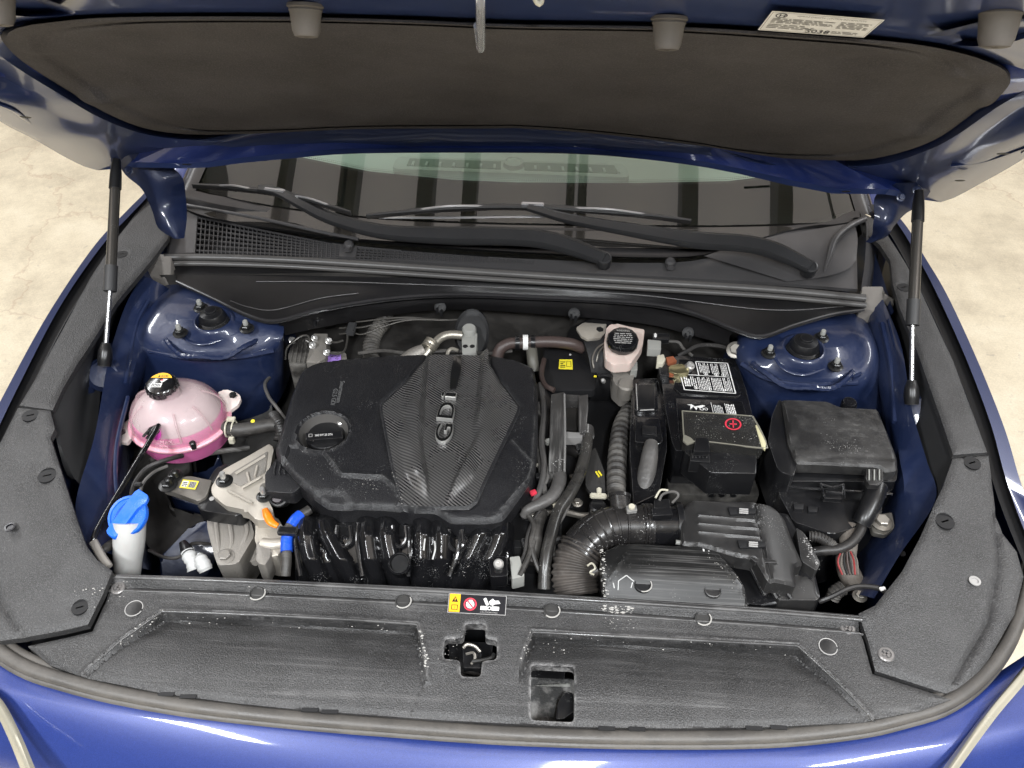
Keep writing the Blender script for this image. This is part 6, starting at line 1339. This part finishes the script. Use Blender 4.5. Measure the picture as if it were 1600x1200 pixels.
pc = [W(u, v, BZ+.0352) for u, v in ((1134, 673), (1158, 674), (1157, 653), (1133, 652))]; pr = Print(*pc, lift=.0003); pr.ring(.5, .5, .44, .085, REDP, 1, 28); pr.rect(.26, .455, .74, .545, REDP, 2); pr.rect(.46, .22, .54, .78, REDP, 2); pr.done('plus_sign', ba, 'red circled plus sign')
slab('latch', [(1087,683),(1107,684),(1108,693),(1110,706),(1084,705),(1086,693)], BZ+.036, .012, PL_BLK, ba, .002, .003); slab('latch_base', [(1080,700),(1108,702),(1110,722),(1078,720)], BZ+.018, .03, PL_BLK, ba, .003, .003)
for k in range(5): box('latch_rib', W(1082+k*5.5, 712, BZ+.019), (.0025, .010, .0025), PL_BLK, ba, None, .0005)
crumbs('cover_droplets', [ep(u, v, BZ+.034) for u, v in ((1090,655),(1120,668),(1165,660),(1180,680),(1130,688))], 160, .0007, ba, .007, lambda p: BZ+.0342)
slab('case_front', [(1054,702),(1184,708),(1178,742),(1060,740)], .80, .12, M('battery_side', (0.022,0.021,0.020), .4, dust=.4), ba, .004, .004)
by = thing('battery_tray', 'black battery tray wall with ribs below the battery', 'battery tray', W(1120, 760, .6))
slab('tray_wall', [(1040,722),(1190,726),(1186,775),(1044,772)], .79, .12, M('battery_side', (0,0,0)), by, .004, .006)
for u in (1105, 1122, 1140): tube('tray_rib', [(u, 728, .796), (u+6, 775, .79)], .006, PL_BLK, by, 8)
# --- control module standing left of the battery
cm = thing('engine_control_module', 'upright glossy black control module between engine and battery', 'control module', W(1010, 650, .7))
slab('module_body', [(989,592),(1028,590),(1040,640),(1042,700),(1030,770),(990,790),(984,700)], .872, .16, PL_GLOSS, cm, .004, .008)
slab('raised_frame', [(993,596),(1026,596),(1029,642),(991,642)], .879, .008, PL_GLOSS, cm, .002, .008); slab('raised_panel', [(997,601),(1022,601),(1024,638),(996,638)], .8805, .003, PL_BLK, cm, .001, .004)
slab('plug_housing', [(993,650),(1030,652),(1036,690),(1026,694),(992,690)], .884, .02, PL_GLOSS, cm, .003, .004); slab('plug_lock', [(1004,664),(1026,666),(1026,680),(1004,678)], .890, .008, PL_BLK, cm, .002, .002)
tube('module_edge', [(1022,640,.884),(1000,641,.884)], .0012, GREYP, cm, 6); tube('module_edge', [(994,600,.881),(996,640,.881)], .001, GREYP, cm, 6)
mh = thing('module_harness', 'grey taped harness dropping from the control module plug', 'wiring harness', W(1010, 740, .75))
tube('sleeve', [(1018,692,.892),(1016,706,.890),(1013,725,.880),(1008,750,.868),(1003,782,.850)], [.012, .0155, .0165, .015, .015], M('tape_grey', (.075, .072, .07), .42, lump=.7, lscale=45, dust=.4, dcol=(.14,.13,.12)), mh, 16, 40)
slab('sleeve_flap', [(990,700),(1000,706),(996,730),(990,722)], .865, .006, ALU_D, mh, .001, .002); tube('tie', [(1010,704,.894),(1022,704,.894)], .005, PL_GLOSS, mh, 8)
# --- wide conduit and coolant hoses right of the engine cover
cd1 = tag(tube('corrugated_conduit', [(985,640,.80),(972,665,.82),(966,700,.835),(963,740,.845),(962,775,.85)], .0165, M('conduit_black', (.025, .023, .022), .5, dust=.4), None, 14, 110, rib=.14, period=.006), 'fat black corrugated conduit rising beside the control module', 'conduit')
bx = thing('ignition_shield', 'tall scuffed black plastic wire channel right of the engine cover', 'wire channel', W(880, 680, .7))
SCUF = M('scuffed_channel', (0.035, 0.034, 0.033), .34, streak=.7, sdir=(160, 6, 60), speck=1.0, dust=.25, dcol=(.13,.12,.12))
slab('channel', [(861,616),(882,612),(884,620),(883,738),(857,736)], .885, .07, SCUF, bx, .003, .002); slab('channel_wall', [(904,618),(919,616),(919,640),(914,680),(905,680)], .882, .05, SCUF, bx, .002, .002)
slab('cross_bar', [(883,616),(906,617),(906,626),(883,626)], .878, .02, SCUF, bx, .001, .001); slab('cross_bar', [(880,674),(910,676),(910,684),(880,684)], .882, .02, M('residue_plastic', (.20, .195, .19), .5, speck=1.0), bx, .001, .001)
tube('channel_edge', [(882,616,.8875),(883,680,.8875),(882,736,.8875)], .0022, M('residue_plastic', (0,0,0)), bx, 6); slab('back_plate', [(884,628),(905,628),(906,672),(884,672)], .84, .03, INS, bx, .002, .002)
hw1 = thing('coolant_hose', 'shiny black hose curving down right of the wire channel', 'hose', W(880, 820, .7))
tube('hose', [(918,676,.868),(916,700,.872),(906,740,.876),(890,772,.880),(872,800,.880),(860,840,.872),(852,880,.855),(850,920,.83)], .0108, M('hose_gloss', (.022, .021, .020), .26, speck=.5, dust=.15), hw1, 14, 60)
tube('hose_end', [(917,670,.868),(918,682,.869)], .0135, SCUF, hw1, 14, 6)
hw2 = thing('wiring_harness', 'taped wiring harness bending left below the wire channel', 'wiring harness', W(860, 780, .75))
tube('sleeve', [(874,736,.872),(874,752,.874),(866,772,.876),(848,785,.876),(826,796,.872),(818,806,.86)], [.012, .013, .0125, .010, .008], M('tape_grey', (0,0,0)), hw2, 12, 50)
tube('loose_wire', [(822,800,.868),(834,820,.865),(830,850,.86),(838,880,.85),(850,905,.84)], .0045, RUB_BLK2, hw2, 8, 30); tube('loose_wire', [(834,845,.86),(826,870,.855),(812,900,.85)], .005, RUB_BLK2, hw2, 8, 30)
tube('loose_wire', [(852,770,.872),(846,740,.868),(842,700,.86),(846,660,.85),(842,630,.85)], .005, WIREG, hw2, 8, 40)
box('wire_clip', W(833, 770, .875), (.012, .010, .006), REDP, hw2, rz(.5), .001); box('wire_clip', W(868, 786, .868), (.010, .022, .006), CREAM, hw2, rz(.1), .001); box('wire_clip', W(846, 700, .866), (.012, .020, .006), M('dull_cream', (.22,.21,.18), .5), hw2, None, .001); box('wire_clip', W(845, 726, .866), (.018, .007, .005), M('dull_cream', (0,0,0)), hw2, rz(.3), .001)
slab('connector', [(815,775),(840,768),(848,784),(828,798),(812,794)], .87, .03, PL_BLK, hw2, .003, .003); slab('connector', [(796,870),(812,868),(820,900),(800,905)], .852, .03, GREYPL, hw2, .003, .003)
hw3 = tag(tube('coolant_hose', [(884,700,.83),(900,704,.84),(915,712,.84)], .013, RUB_BLK, None, 12), 'short black hose crossing behind the shiny hose', 'hose')
hw4 = tag(tube('coolant_hose', [(846,800,.85),(838,825,.855),(836,850,.85),(828,880,.84)], .012, RUB_BLK2, None, 12, 30), 'dusty hose dropping beside the intake manifold', 'hose')
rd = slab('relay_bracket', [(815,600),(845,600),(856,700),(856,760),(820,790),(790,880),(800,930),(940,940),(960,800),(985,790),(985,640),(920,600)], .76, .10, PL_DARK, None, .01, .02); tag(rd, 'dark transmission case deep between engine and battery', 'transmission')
for k, (a, b) in enumerate((((843,690,.80),(880,688,.80)), ((870,800,.82),(900,790,.82)), ((890,745,.80),(915,742,.80)), ((862,860,.80),(890,852,.80)), ((905,850,.80),(920,840,.80)))):
    tube('bracket_arm', [a, b], .005, (STEEL_D, PL_BLK, ALU_D)[k % 3], rd, 8)
slab('hose_tongue', [(915,712),(930,698),(944,735),(946,770),(930,778),(915,760)], .858, .01, M('insulating_sleeve', (.028, .027, .026), .55, lump=.4, lscale=60), rd, .002, .004)
tube('yellow_tick', [(931,737,.8605),(936,745,.8605)], .0016, YEL, rd, 5); tube('yellow_tick', [(935,736,.8605),(940,743,.8605)], .0016, YEL, rd, 5)
box('white_clamp', W(935, 775, .87), (.030, .010, .008), CREAM, rd, None, .002); box('white_clamp', W(936, 768, .874), (.008, .016, .008), CREAM, rd, None, .002); lathe('pipe_stub', W(934, 790, .86), [(.015, -.02), (.015, 0), (.012, .003), (.0001, .003)], PL_BLK, rd, seg=16)

# --- intake hose
ih = thing('intake_hose', 'glossy black ribbed rubber intake elbow with dusty bellows end', 'intake hose', W(910, 850, .8))
HOSE = M('intake_rubber', (.016, .015, .015), .26, coat=.15, speck=.6, dust=.15, dcol=(.12,.11,.10)); BELL = M('bellows_rubber', (.045, .040, .036), .42, dust=.6, dcol=(.15, .13, .115), streak=.5, sdir=(40, 90, 40))
tube('elbow', [(1018,822,.885),(995,822,.886),(965,823,.886),(938,832,.882),(916,850,.874),(906,866,.866)], .0355, HOSE, ih, 28, 60)
P = cat(pw([(1018,822,.885),(995,822,.886),(965,823,.886),(938,832,.882),(916,850,.874),(906,866,.866)]), 60)
def hoopbm(bm, P, i, R, r, a0=-.4, a1=math.pi+.4):
    d = (P[min(len(P)-1, i+1)]-P[i-1]).normalized(); side = d.cross(Vector((0, 0, 1))).normalized(); up_ = side.cross(d)
    tubebm(bm, [P[i] + side*math.cos(a)*R + up_*math.sin(a)*R for a in np.linspace(a0, a1, 14)], r, 6, 24)
for i in (3, 6, 18, 25, 31, 37, 43, 49): bm = bmesh.new(); hoopbm(bm, P, i, .0358, .0022 if i > 8 else .003); obj('hoop_rib', bm, HOSE, ih, 40)
for off in (0.35, 1.1):
    bm = bmesh.new(); pts = []
    for i in range(14, 54, 3):
        d = (P[i+1]-P[i-1]).normalized(); side = d.cross(Vector((0, 0, 1))).normalized(); up_ = side.cross(d); pts.append(P[i] + side*math.cos(off)*.0358 + up_*math.sin(off)*.0358)
    tubebm(bm, pts, .0018, 6, 40); obj('long_rib', bm, HOSE, ih, 40)
tube('bellows', [(912,856,.868),(902,876,.858),(898,900,.846),(902,930,.83)], [.037, .037, .036, .034], BELL, ih, 28, 130, rib=.10, period=.0078)
tube('branch', [(968,806,.895),(970,795,.905),(968,775,.915)], [.020, .017, .0175], HOSE, ih, 20, 16); tube('branch_rim', [(968,778,.914),(968,773,.916)], .0195, HOSE, ih, 20, 4)
slab('hose_clamp', [(978,790),(994,788),(996,798),(980,800)], .93, .006, STEEL, ih, .001, .002); lathe('clamp_screw', W(987, 793, .932), [(.0055, 0), (.0055, .004), (.0001, .004)], CREAM, ih, seg=10)
tube('spring_clamp', [(918,884,.885),(925,880,.890),(930,888,.885),(922,894,.880),(928,898,.876)], .0018, CREAM, ih, 6); tube('drain_branch', [(912,905,.85),(920,898,.862),(934,890,.868)], .010, BELL, ih, 12)
# --- air filter box
af = thing('air_filter_box', 'large black air filter box with latches in front of the fuse box', 'air filter box', W(1160, 860, .7))
bm = bmesh.new(); P = pw([(1012,822,.885),(1062,822,.885)])
tubebm(bm, P, .0365, 32, 8); obj('sensor_tube', bm, PL_GLOSS, af, 50)
for u in (1010, 1016): tube('tube_band', [(u-1, 822, .885), (u+3, 822, .885)], .0385, HOSE, af, 32, 4)
tube('tube_flange', [(1055,822,.885),(1064,822,.885)], .041, PL_BLK, af, 32, 4)
pr = Print(*[W(u, v, z) for u, v, z in ((1024, 812, .9215), (1050, 812, .9215), (1050, 806, .924), (1024, 806, .924))], lift=.001); pr.text('<-FLOW', .1, .2, .5, GREYP, wmax=.8); pr.done('moulded_print', af)
slab('mass_air_sensor', [(1018,794),(1048,792),(1052,804),(1020,806)], .935, .014, PL_BLK, af, .002, .002); slab('sensor_plug', [(1022,780),(1046,779),(1048,794),(1022,794)], .928, .016, PL_BLK, af, .002, .003)
tube('sensor_wire', [(1030,782,.935),(1036,772,.94),(1052,768,.94),(1060,774,.936),(1050,786,.93)], .0022, WIREG, af, 6, 24); tube('sensor_wire', [(1024,778,.935),(1032,766,.94),(1044,766,.94)], .0018, CREAM, af, 6, 24)
LIDP = [(1066,792),(1078,780),(1178,782),(1211,784),(1230,797),(1242,826),(1262,866),(1246,872),(1249,906),(1200,905),(1180,872),(1152,868),(1090,850),(1066,846)]
def zaf(X, Y):
    xr = W(1234, 830, .92).x; xl = W(1070, 820, .92).x
    z = .930 + 0*X - .030*sstep(X, xr-.05, xr+.045) - .006*sstep(-X, -xl-.02, -xl+.0)
    d = distpl(X, Y, afo, True); z = z - .005*np.clip(1-d/.004, 0, 1)
    for a in ((( 1092,806),(1186,814)), ((1092,819),(1188,827)), ((1092,832),(1190,841))):
        z = z + .0030*np.exp(-(distpl(X, Y, [ep(u, v, .93) for u, v in a])/.0022)**2)
    d = distpl(X, Y, [ep(u, v, .93) for u, v in ((1180,784),(1182,804),(1192,848),(1198,868),(1206,905))]); z = z - .004*np.exp(-(d/.0018)**2)
    z = z - .003*sstep(X, ep(1184, 830, .93)[0], ep(1190, 830, .93)[0])
    return z
afo = [(p.x, p.y) for p in roundp([Vector((*ep(u, v, .93), 0)) for u, v in LIDP], .006, 3)]
AFB = M('filter_box_plastic', (.015, .0145, .0145), .34, speck=.35, spscale=330, dust=.35, dcol=(.065,.063,.061), grain=.2, var=.3, edge=.9)
relief('lid', afo, zaf, AFB, af, .0042, [], .03, lines=[[ep(u, v, .93) for u, v in ((1180,784),(1182,804),(1192,848),(1198,868),(1206,905))]] + [[ep(*a, .93), ep(*b, .93)] for a, b in (((1092,806),(1186,814)), ((1092,819),(1188,827)), ((1092,832),(1190,841)))])
slab('side_cheek', [(1244,824),(1256,832),(1282,880),(1276,892),(1252,876)], .895, .05, AFB, af, .004, .004)
slab('body', [(1072,796),(1232,800),(1268,870),(1285,936),(1180,945),(1080,925)], .872, .16, PL_BLK, af, .008, .01)
slab('lower_face', [(1206,898),(1252,898),(1268,905),(1280,938),(1215,938)], .882, .05, AFB, af, .004, .006)
crumbs('residue_patch', [ep(u, v, .9) for u, v in ((1256,840),(1268,858),(1278,882))], 120, .0013, af, .0035, lambda p: .897, GREYP)
for u, v in ((1157, 798), (1172, 850)):
    slab('latch_recess', [(u-20, v-7), (u+24, v-4), (u+24, v+4), (u-16, v+6)], .9345, .008, PL_DARK, af, .001, .002)
    for dy in (-3, 0, 3): tube('latch_spring', [W(u-2, v+dy, .937), W(u+12, v+dy+1, .937)], .0014, GREYP, af, 6)
tube('lid_hinge', [(1056,847,.905),(1088,851,.905)], .0042, GREYPL, af, 10)
slab('inlet_rib', [(1168,868),(1212,875),(1216,880),(1180,878)], .928, .01, AFB, af, .002, .002)
for a, b in (((1180,880),(1214,935)), ((1196,882),(1236,935)), ((1166,872),(1196,930))): tube('inlet_rib', [W(*a, .905), W(*b, .885)], .004, PL_BLK, af, 8)
# flat intake scoop
sc = thing('intake_duct', 'flat brushed black intake duct lying over the front of the air filter box', 'air duct', W(1060, 900, .85))
SCP = [(968,849),(1000,848),(1110,854),(1120,857),(1166,912),(1176,938),(1100,942),(946,928),(938,872),(944,860)]
scz = .920
def zsc(X, Y):
    z = scz - .034*(1-sstep(Y, ep(1000, 935, scz)[1]-.01, ep(1000, 880, scz)[1]))
    z = z - .004*np.clip(1-distpl(X, Y, sco, True)/.0035, 0, 1) - .002*np.exp(-(distpl(X, Y, [ep(u, v, scz) for u, v in ((1110,858),(1160,915))])/.003)**2)
    z = z + .002*np.exp(-(distpl(X, Y, [ep(u, v, scz) for u, v in ((950,902),(980,866))])/.002)**2)
    return z
sco = [(p.x, p.y) for p in roundp([Vector((*ep(u, v, scz), 0)) for u, v in SCP], .003, 3)]
DUCT = M('brushed_duct', (.009, .009, .009), .38, spec=.3, streak=.7, sdir=(5, 330, 60), scol=(.22,.215,.21), speck=.15, dust=.12, dcol=(.05,.048,.046), edge=.9)
relief('duct_top', sco, zsc, DUCT, sc, .0042, [], .03)
zz1 = lambda x, y: float(zsc(np.array([x]), np.array([y]))[0])
for u, v, r, rim in ((1004, 917, .0125, 1), (1113, 925, .0120, 0)):
    x, y = ep(u, v, scz-.018); c = Vector((x, y, zz1(x, y)))
    lathe('push_clip', c, [(r*1.1, -.002), (r*1.1, .0025), (r, .0035), (r*.92, .001), (.0001, .001)], PL_DARK if rim else PL_BRUSH, sc, seg=20)
    if rim: tube('clip_residue', [c + Vector((math.cos(a)*r*1.08, math.sin(a)*r*1.08, .003)) for a in np.linspace(-1.8, .8, 10)], .001, RESID, sc, 5)
for k in range(3): x, y = ep(1098+k*8, 855, scz); tube('moulded_tick', [Vector((x-.001, y+.006, scz+.0005)), Vector((x+.001, y-.008, scz+.0008))], .0014, WHITE, sc, 6)
bm = bmesh.new()
for a, b in (((958,912),(960,918)), ((966,910),(978,904)), ((978,904),(990,911)), ((966,910),(966,920)), ((988,912),(986,918))):
    x0, y0 = ep(*a, scz-.015); x1, y1 = ep(*b, scz-.015); tubebm(bm, [Vector((x0, y0, zz1(x0, y0)+.0004)), Vector((x1, y1, zz1(x1, y1)+.0004))], .0009, 5, 3)
obj('chalk_arrow', bm, WHITE2, sc, 0, label='worn white arrow mark')
crumbs('residue_edge', [ep(u, v, scz-.01) for u, v in ((940,866),(943,895),(948,925))], 160, .0016, sc, .0016, zz1 and (lambda p: zz1(p[0], p[1])))
crumbs('residue_edge', [ep(u, v, scz-.01) for u, v in ((1100,870),(1140,900),(1166,930))], 90, .0009, sc, .005, (lambda p: zz1(p[0], p[1])))
# --- fuse box
fb = thing('fuse_box', 'black fuse box with dusty lid beside the right strut tower', 'fuse box', W(1310, 720, .6))
FZ = .925
FBP = [(1222,621),(1292,623),(1314,634),(1372,637),(1388,676),(1403,716),(1403,733),(1384,736),(1372,728),(1246,722),(1232,690)]
fo = [(p.x, p.y) for p in roundp([Vector((*ep(u, v, FZ), 0)) for u, v in FBP], .005, 3)]
def zfb(X, Y):
    z = FZ + 0*X + .003*sstep(Y, ep(1300, 640, FZ)[1], ep(1300, 625, FZ)[1])*-1
    d = distpl(X, Y, fo, True); z = z - .005*np.clip(1-d/.004, 0, 1)
    z = z - .0015*np.exp(-(distpl(X, Y, [ep(u, v, FZ) for u, v in ((1246,722),(1320,712),(1400,716))])/.004)**2)
    return z
lid = relief('lid', fo, zfb, PL_LID, fb, .0042, [], .022)
crumbs('dust_patch', [ep(u, v, FZ) for u, v in ((1292,688),(1312,698),(1330,703),(1345,698))], 300, .0007, fb, .007, lambda p: FZ, GREYP, 0)
slab('left_cheek', [(1218,622),(1230,640),(1242,700),(1246,724),(1240,745),(1216,735),(1200,690),(1206,650)], .915, .10, PL_BLK, fb, .006, .008)
slab('body', [(1222,735),(1400,738),(1398,762),(1380,775),(1376,812),(1300,835),(1240,815),(1216,770)], .865, .16, PL_BLK, fb, .004, .008)
slab('body_front', [(1232,722),(1404,732),(1400,752),(1236,752)], .890, .03, PL_BLK, fb, .004, .004)
tube('parting_edge', [(1224,750,.882),(1232,760,.880),(1280,764,.880),(1340,768,.880),(1394,772,.880)], .0022, PL_GLOSS, fb, 6)
slab('clip_tab', [(1354,732),(1380,733),(1380,750),(1374,758),(1358,757),(1353,748)], .932, .012, PL_LID, fb, .002, .003)
for u in (1358, 1366, 1374): tube('tab_rib', [(u, 734, .934), (u, 750, .933)], .0014, GREYPL, fb, 6)
bm = bmesh.new()
for a, b in (((1282,756),(1300,762)), ((1300,762),(1318,757)), ((1282,756),(1288,775)), ((1318,757),(1320,778)), ((1290,768),(1316,771))): tubebm(bm, [W(*a, .896), W(*b, .894)], .0022, 6, 4)
obj('wire_latch', bm, PL_GLOSS, fb, 30); slab('latch_plate', [(1286,762),(1318,764),(1316,780),(1288,778)], .890, .01, PL_BLK, fb, .002, .002)
for u, v in ((1240, 786), (1262, 790)): slab('side_peg', [(u, v), (u+16, v+1), (u+15, v+10), (u+1, v+9)], .872, .01, PL_DARK, fb, .001, .002)
lathe('knob', W(1327, 630, .905), [(.015, -.02), (.015, 0), (.012, .005), (.0001, .005)], PL_GLOSS, fb, seg=18)
tube('harness_boot', [(1369,760,.90),(1364,780,.895),(1352,806,.88),(1346,818,.87)], [.0195, .018, .0175, .016], PL_BLK, fb, 16, 24)
ch = thing('main_harness', 'thick black cable sweeping from the fuse box down to a taped wire bundle', 'wiring harness', W(1320, 850, .7))
tube('cable', [(1348,812,.872),(1344,830,.868),(1330,848,.862),(1310,858,.858),(1288,860,.855),(1272,862,.85)], .0085, RUB_BLK, ch, 12, 40)
tube('corrugated_sleeve', [(1264,838,.86),(1280,840,.862),(1298,850,.858),(1308,862,.85)], .0085, M('conduit_black', (0,0,0)), ch, 12, 70, rib=.16, period=.005)
BUN = M('cloth_tape', (.085, .070, .058), .7, lump=.8, lscale=60, dust=.4)
tube('taped_bundle', [(1330,820,.855),(1326,845,.845),(1322,880,.83),(1332,905,.82),(1345,925,.81)], [.013, .016, .017, .019, .016], BUN, ch, 12, 30)
for k in range(7):
    a = k*.9; tube('wire', [(1314+3*k, 862, .855), (1309+5*k, 878+2*math.sin(a), .858+.004*math.cos(a)), (1316+4*k, 898, .850)], .0016, (M('red_wire', (.25,.03,.03), .5), BUN, PL_DARK, BROWN, RUB_BLK)[k % 5], ch, 5, 14)
tube('corrugated_sleeve', [(1300,935,.83),(1306,925,.84),(1318,918,.845)], .011, M('conduit_black', (0,0,0)), ch, 12, 50, rib=.16, period=.005)
tag(tube('release_cable', [(1280,940,.86),(1300,932,.872),(1325,920,.882),(1345,916,.886),(1372,919,.888),(1384,926,.888)], .0042, RUB_BLK, None, 8, 30), 'black hood release cable curving by the near right corner', 'cable')
sb_ = thing('mount_nut', 'dull metal bracket bolt right of the fuse box harness', 'bolt', W(1376, 820, .84))
slab('bracket', [(1356,806),(1394,800),(1398,824),(1384,836),(1364,832)], .862, .01, M('bracket_steel', (.10,.095,.085), .45, metal=.5, dust=.4), sb_, .002, .004); hexbolt('nut', W(1377, 817, .864), .012, .012, STEEL_D, sb_)
hb_ = thing('flange_bolt', 'small dull bolt at the near right corner beside the cable', 'bolt', W(1343, 932, .83)); hexbolt('hex_head', W(1343, 932, .84), .008, .008, STEEL_D, hb_)
box('release_clip', W(1379, 920, .893), (.010, .006, .004), WHITE, hb_, rz(.3), .001)
# --- things seen through the radiator cover's cutouts
lt = thing('hood_latch', 'black hood latch and lever seen through the cross-shaped cutout', 'latch', W(735, 1020, .80))
slab('latch_plate', [(700,1000),(770,1004),(768,1050),(704,1046)], .840, .01, PL_BLK, lt, .002, .004)
slab('latch_body', [(722,1010),(744,1008),(752,1020),(752,1044),(724,1044)], .858, .02, PL_BLK, lt, .003, .003)
tube('latch_hook', [(724,1012,.868),(730,1007,.872),(742,1010,.868),(750,1018,.862)], .0028, STEEL_D, lt, 8); tube('lever', [(738,1034,.862),(752,1032,.864),(768,1028,.866),(772,1022,.866)], .0035, BOLT_B, lt, 8)
tube('latch_link', [(728,1022,.864),(740,1020,.866),(742,1030,.862),(736,1038,.862)], .0022, STEEL_D, lt, 6); tube('cable_loop', [(718,1048,.84),(735,1050,.845),(752,1056,.84)], .0035, RUB_BLK, lt, 6); tube('cable_loop', [(718,1054,.84),(735,1060,.842),(752,1062,.84)], .0035, RUB_BLK, lt, 6)
rdr = thing('radiator', 'pale dusty condenser edge seen through the square cutout', 'radiator', W(860, 1090, .74))
box('core', W(850, 1110, .79), (.11, .10, .02), M('dusty_fins', (.05, .05, .05), .7, fleck=0, speck=0, lump=.4, lscale=200, streak=0, grain=.5, emit=None, edge=0, dust=1.0, dcol=(.70,.68,.65)), rdr, None, .002)
slab('core_rail', [(826,1064),(892,1066),(892,1074),(826,1072)], .80, .012, GREYPL, rdr, .001, .001); slab('tank_top', [(824,1040),(884,1042),(882,1062),(826,1060)], .80, .02, PL_BLK, rdr, .004, .004)
slab('lever_end', [(872,1098),(884,1080),(896,1082),(898,1110),(880,1124),(868,1124)], .825, .03, PL_BLK, rdr, .003, .004)
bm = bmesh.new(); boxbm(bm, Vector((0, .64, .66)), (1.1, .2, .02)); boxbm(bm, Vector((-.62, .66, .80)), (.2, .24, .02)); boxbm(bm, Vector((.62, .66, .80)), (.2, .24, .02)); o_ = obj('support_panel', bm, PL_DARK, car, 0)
# enclosing inner wheel-house walls so nothing pale shows at the sides
for s_ in (-1, 1):
    sheet('wheel_house', [[Vector((s_*.72, .70, .88)), Vector((s_*.80, 1.1, .90)), Vector((s_*.80, 1.5, .93))], [Vector((s_*.70, .70, .6)), Vector((s_*.76, 1.1, .6)), Vector((s_*.76, 1.5, .6))], [Vector((s_*.60, .70, .34)), Vector((s_*.62, 1.1, .34)), Vector((s_*.66, 1.5, .34))]], PAINT_IN, car, 12, 8)

# --- loose looms, pipes and brackets that fill the bay between the large units
def loom(lab, pts, r, m, cat_='wiring', **k):
    return tag(tube('wiring' if cat_ == 'wiring' else 'pipe', pts, r, m, None, 8, 40, **k), lab, cat_)
TAPE = MATS['tape_grey']
loom('taped loom running along the right edge of the engine cover', [(845,600,.85),(850,640,.865),(846,690,.87),(850,730,.872),(842,770,.87),(826,800,.86)], .0065, TAPE)
loom('thin wire crossing in front of the tall wire channel', [(838,640,.86),(850,660,.868),(848,700,.87),(856,742,.872),(850,760,.87)], .003, WIREG)
loom('thin black wire dropping from the wire channel to the manifold end', [(874,742,.87),(868,770,.868),(842,800,.864),(826,830,.862),(818,870,.85),(796,905,.84)], .0032, RUB_BLK)
loom('thin grey wire looping beside the shiny hose', [(904,740,.865),(898,765,.868),(884,800,.865),(868,830,.86),(866,870,.85),(876,900,.84)], .003, WIREG)
loom('dull metal pipe low behind the intake elbow', [(846,802,.83),(880,800,.835),(912,806,.835),(940,800,.83)], .006, STEEL_D, 'pipe')
loom('black vacuum pipe crossing below the intake elbow', [(862,846,.82),(884,842,.825),(900,850,.82)], .007, RUB_BLK, 'pipe')
loom('thin loom lying over the back of the engine bay', [(560,552,.86),(600,548,.87),(640,552,.868),(700,548,.865),(760,552,.862),(800,548,.86)], .004, RUB_BLK2)
loom('brown loom behind the engine cover', [(850,562,.85),(846,585,.86),(852,602,.86),(866,610,.86)], .0055, BROWN)
loom('thin loom along the foot of the fuse box', [(1216,770,.80),(1250,800,.81),(1290,825,.82),(1330,835,.83)], .004, RUB_BLK2)
loom('black loom under the coolant tank', [(235,720,.80),(262,708,.82),(300,712,.82),(340,706,.82),(390,700,.81)], .0055, RUB_BLK2)
loom('thin wire by the white couplings', [(232,860,.80),(262,872,.80),(284,868,.80),(300,850,.79),(330,850,.77)], .003, RUB_BLK)
loom('taped loom beside the black battery case', [(1190,720,.80),(1200,745,.80),(1206,780,.79),(1222,800,.78)], .007, TAPE)
loom('dusty pipe behind the throttle fitting', [(392,880,.77),(402,850,.78),(400,820,.79)], .007, ALU_D, 'pipe')
for u, v, z, w_, h_, m in ((858, 690, .868, .016, .010, GREYPL), (843, 745, .87, .014, .012, PL_BLK), (884, 760, .85, .02, .014, PL_BLK), (905, 700, .86, .012, .016, PL_BLK), (898, 860, .83, .016, .012, ALU_D), (822, 850, .85, .014, .02, PL_BLK), (808, 888, .84, .022, .012, ALU), (866, 900, .82, .024, .016, PL_BLK)):
    box('clip_block', W(u, v, z), (w_, h_, .012), m, rd, rz(u % 7 * .1), .002)
for u, v, z in ((832, 806, .85), (870, 706, .86), (902, 786, .85), (885, 880, .83), (832, 870, .84)): hexbolt('case_bolt', W(u, v, z), .0065, .008, STEEL_D, rd)

# ------------------------------------------------------------------ settle: origins at each thing's base, parts in its frame
def settle():
    bpy.context.view_layer.update()
    for o in list(COL.objects):
        if o.parent is not None or o.type in ('CAMERA', 'LIGHT') or o.get('kind') == 'structure': continue
        if o.type == 'MESH' and len(o.data.vertices):
            n = len(o.data.vertices); a = np.empty(n*3); o.data.vertices.foreach_get('co', a); a = a.reshape(-1, 3)
            c = Vector(((a[:, 0].min()+a[:, 0].max())/2, (a[:, 1].min()+a[:, 1].max())/2, a[:, 2].min()))
            o.data.transform(Matrix.Translation(-c)); o.location = c
        L_ = o.location.copy()
        for ch in o.children: ch.matrix_parent_inverse = Matrix.Translation(-L_)
settle()
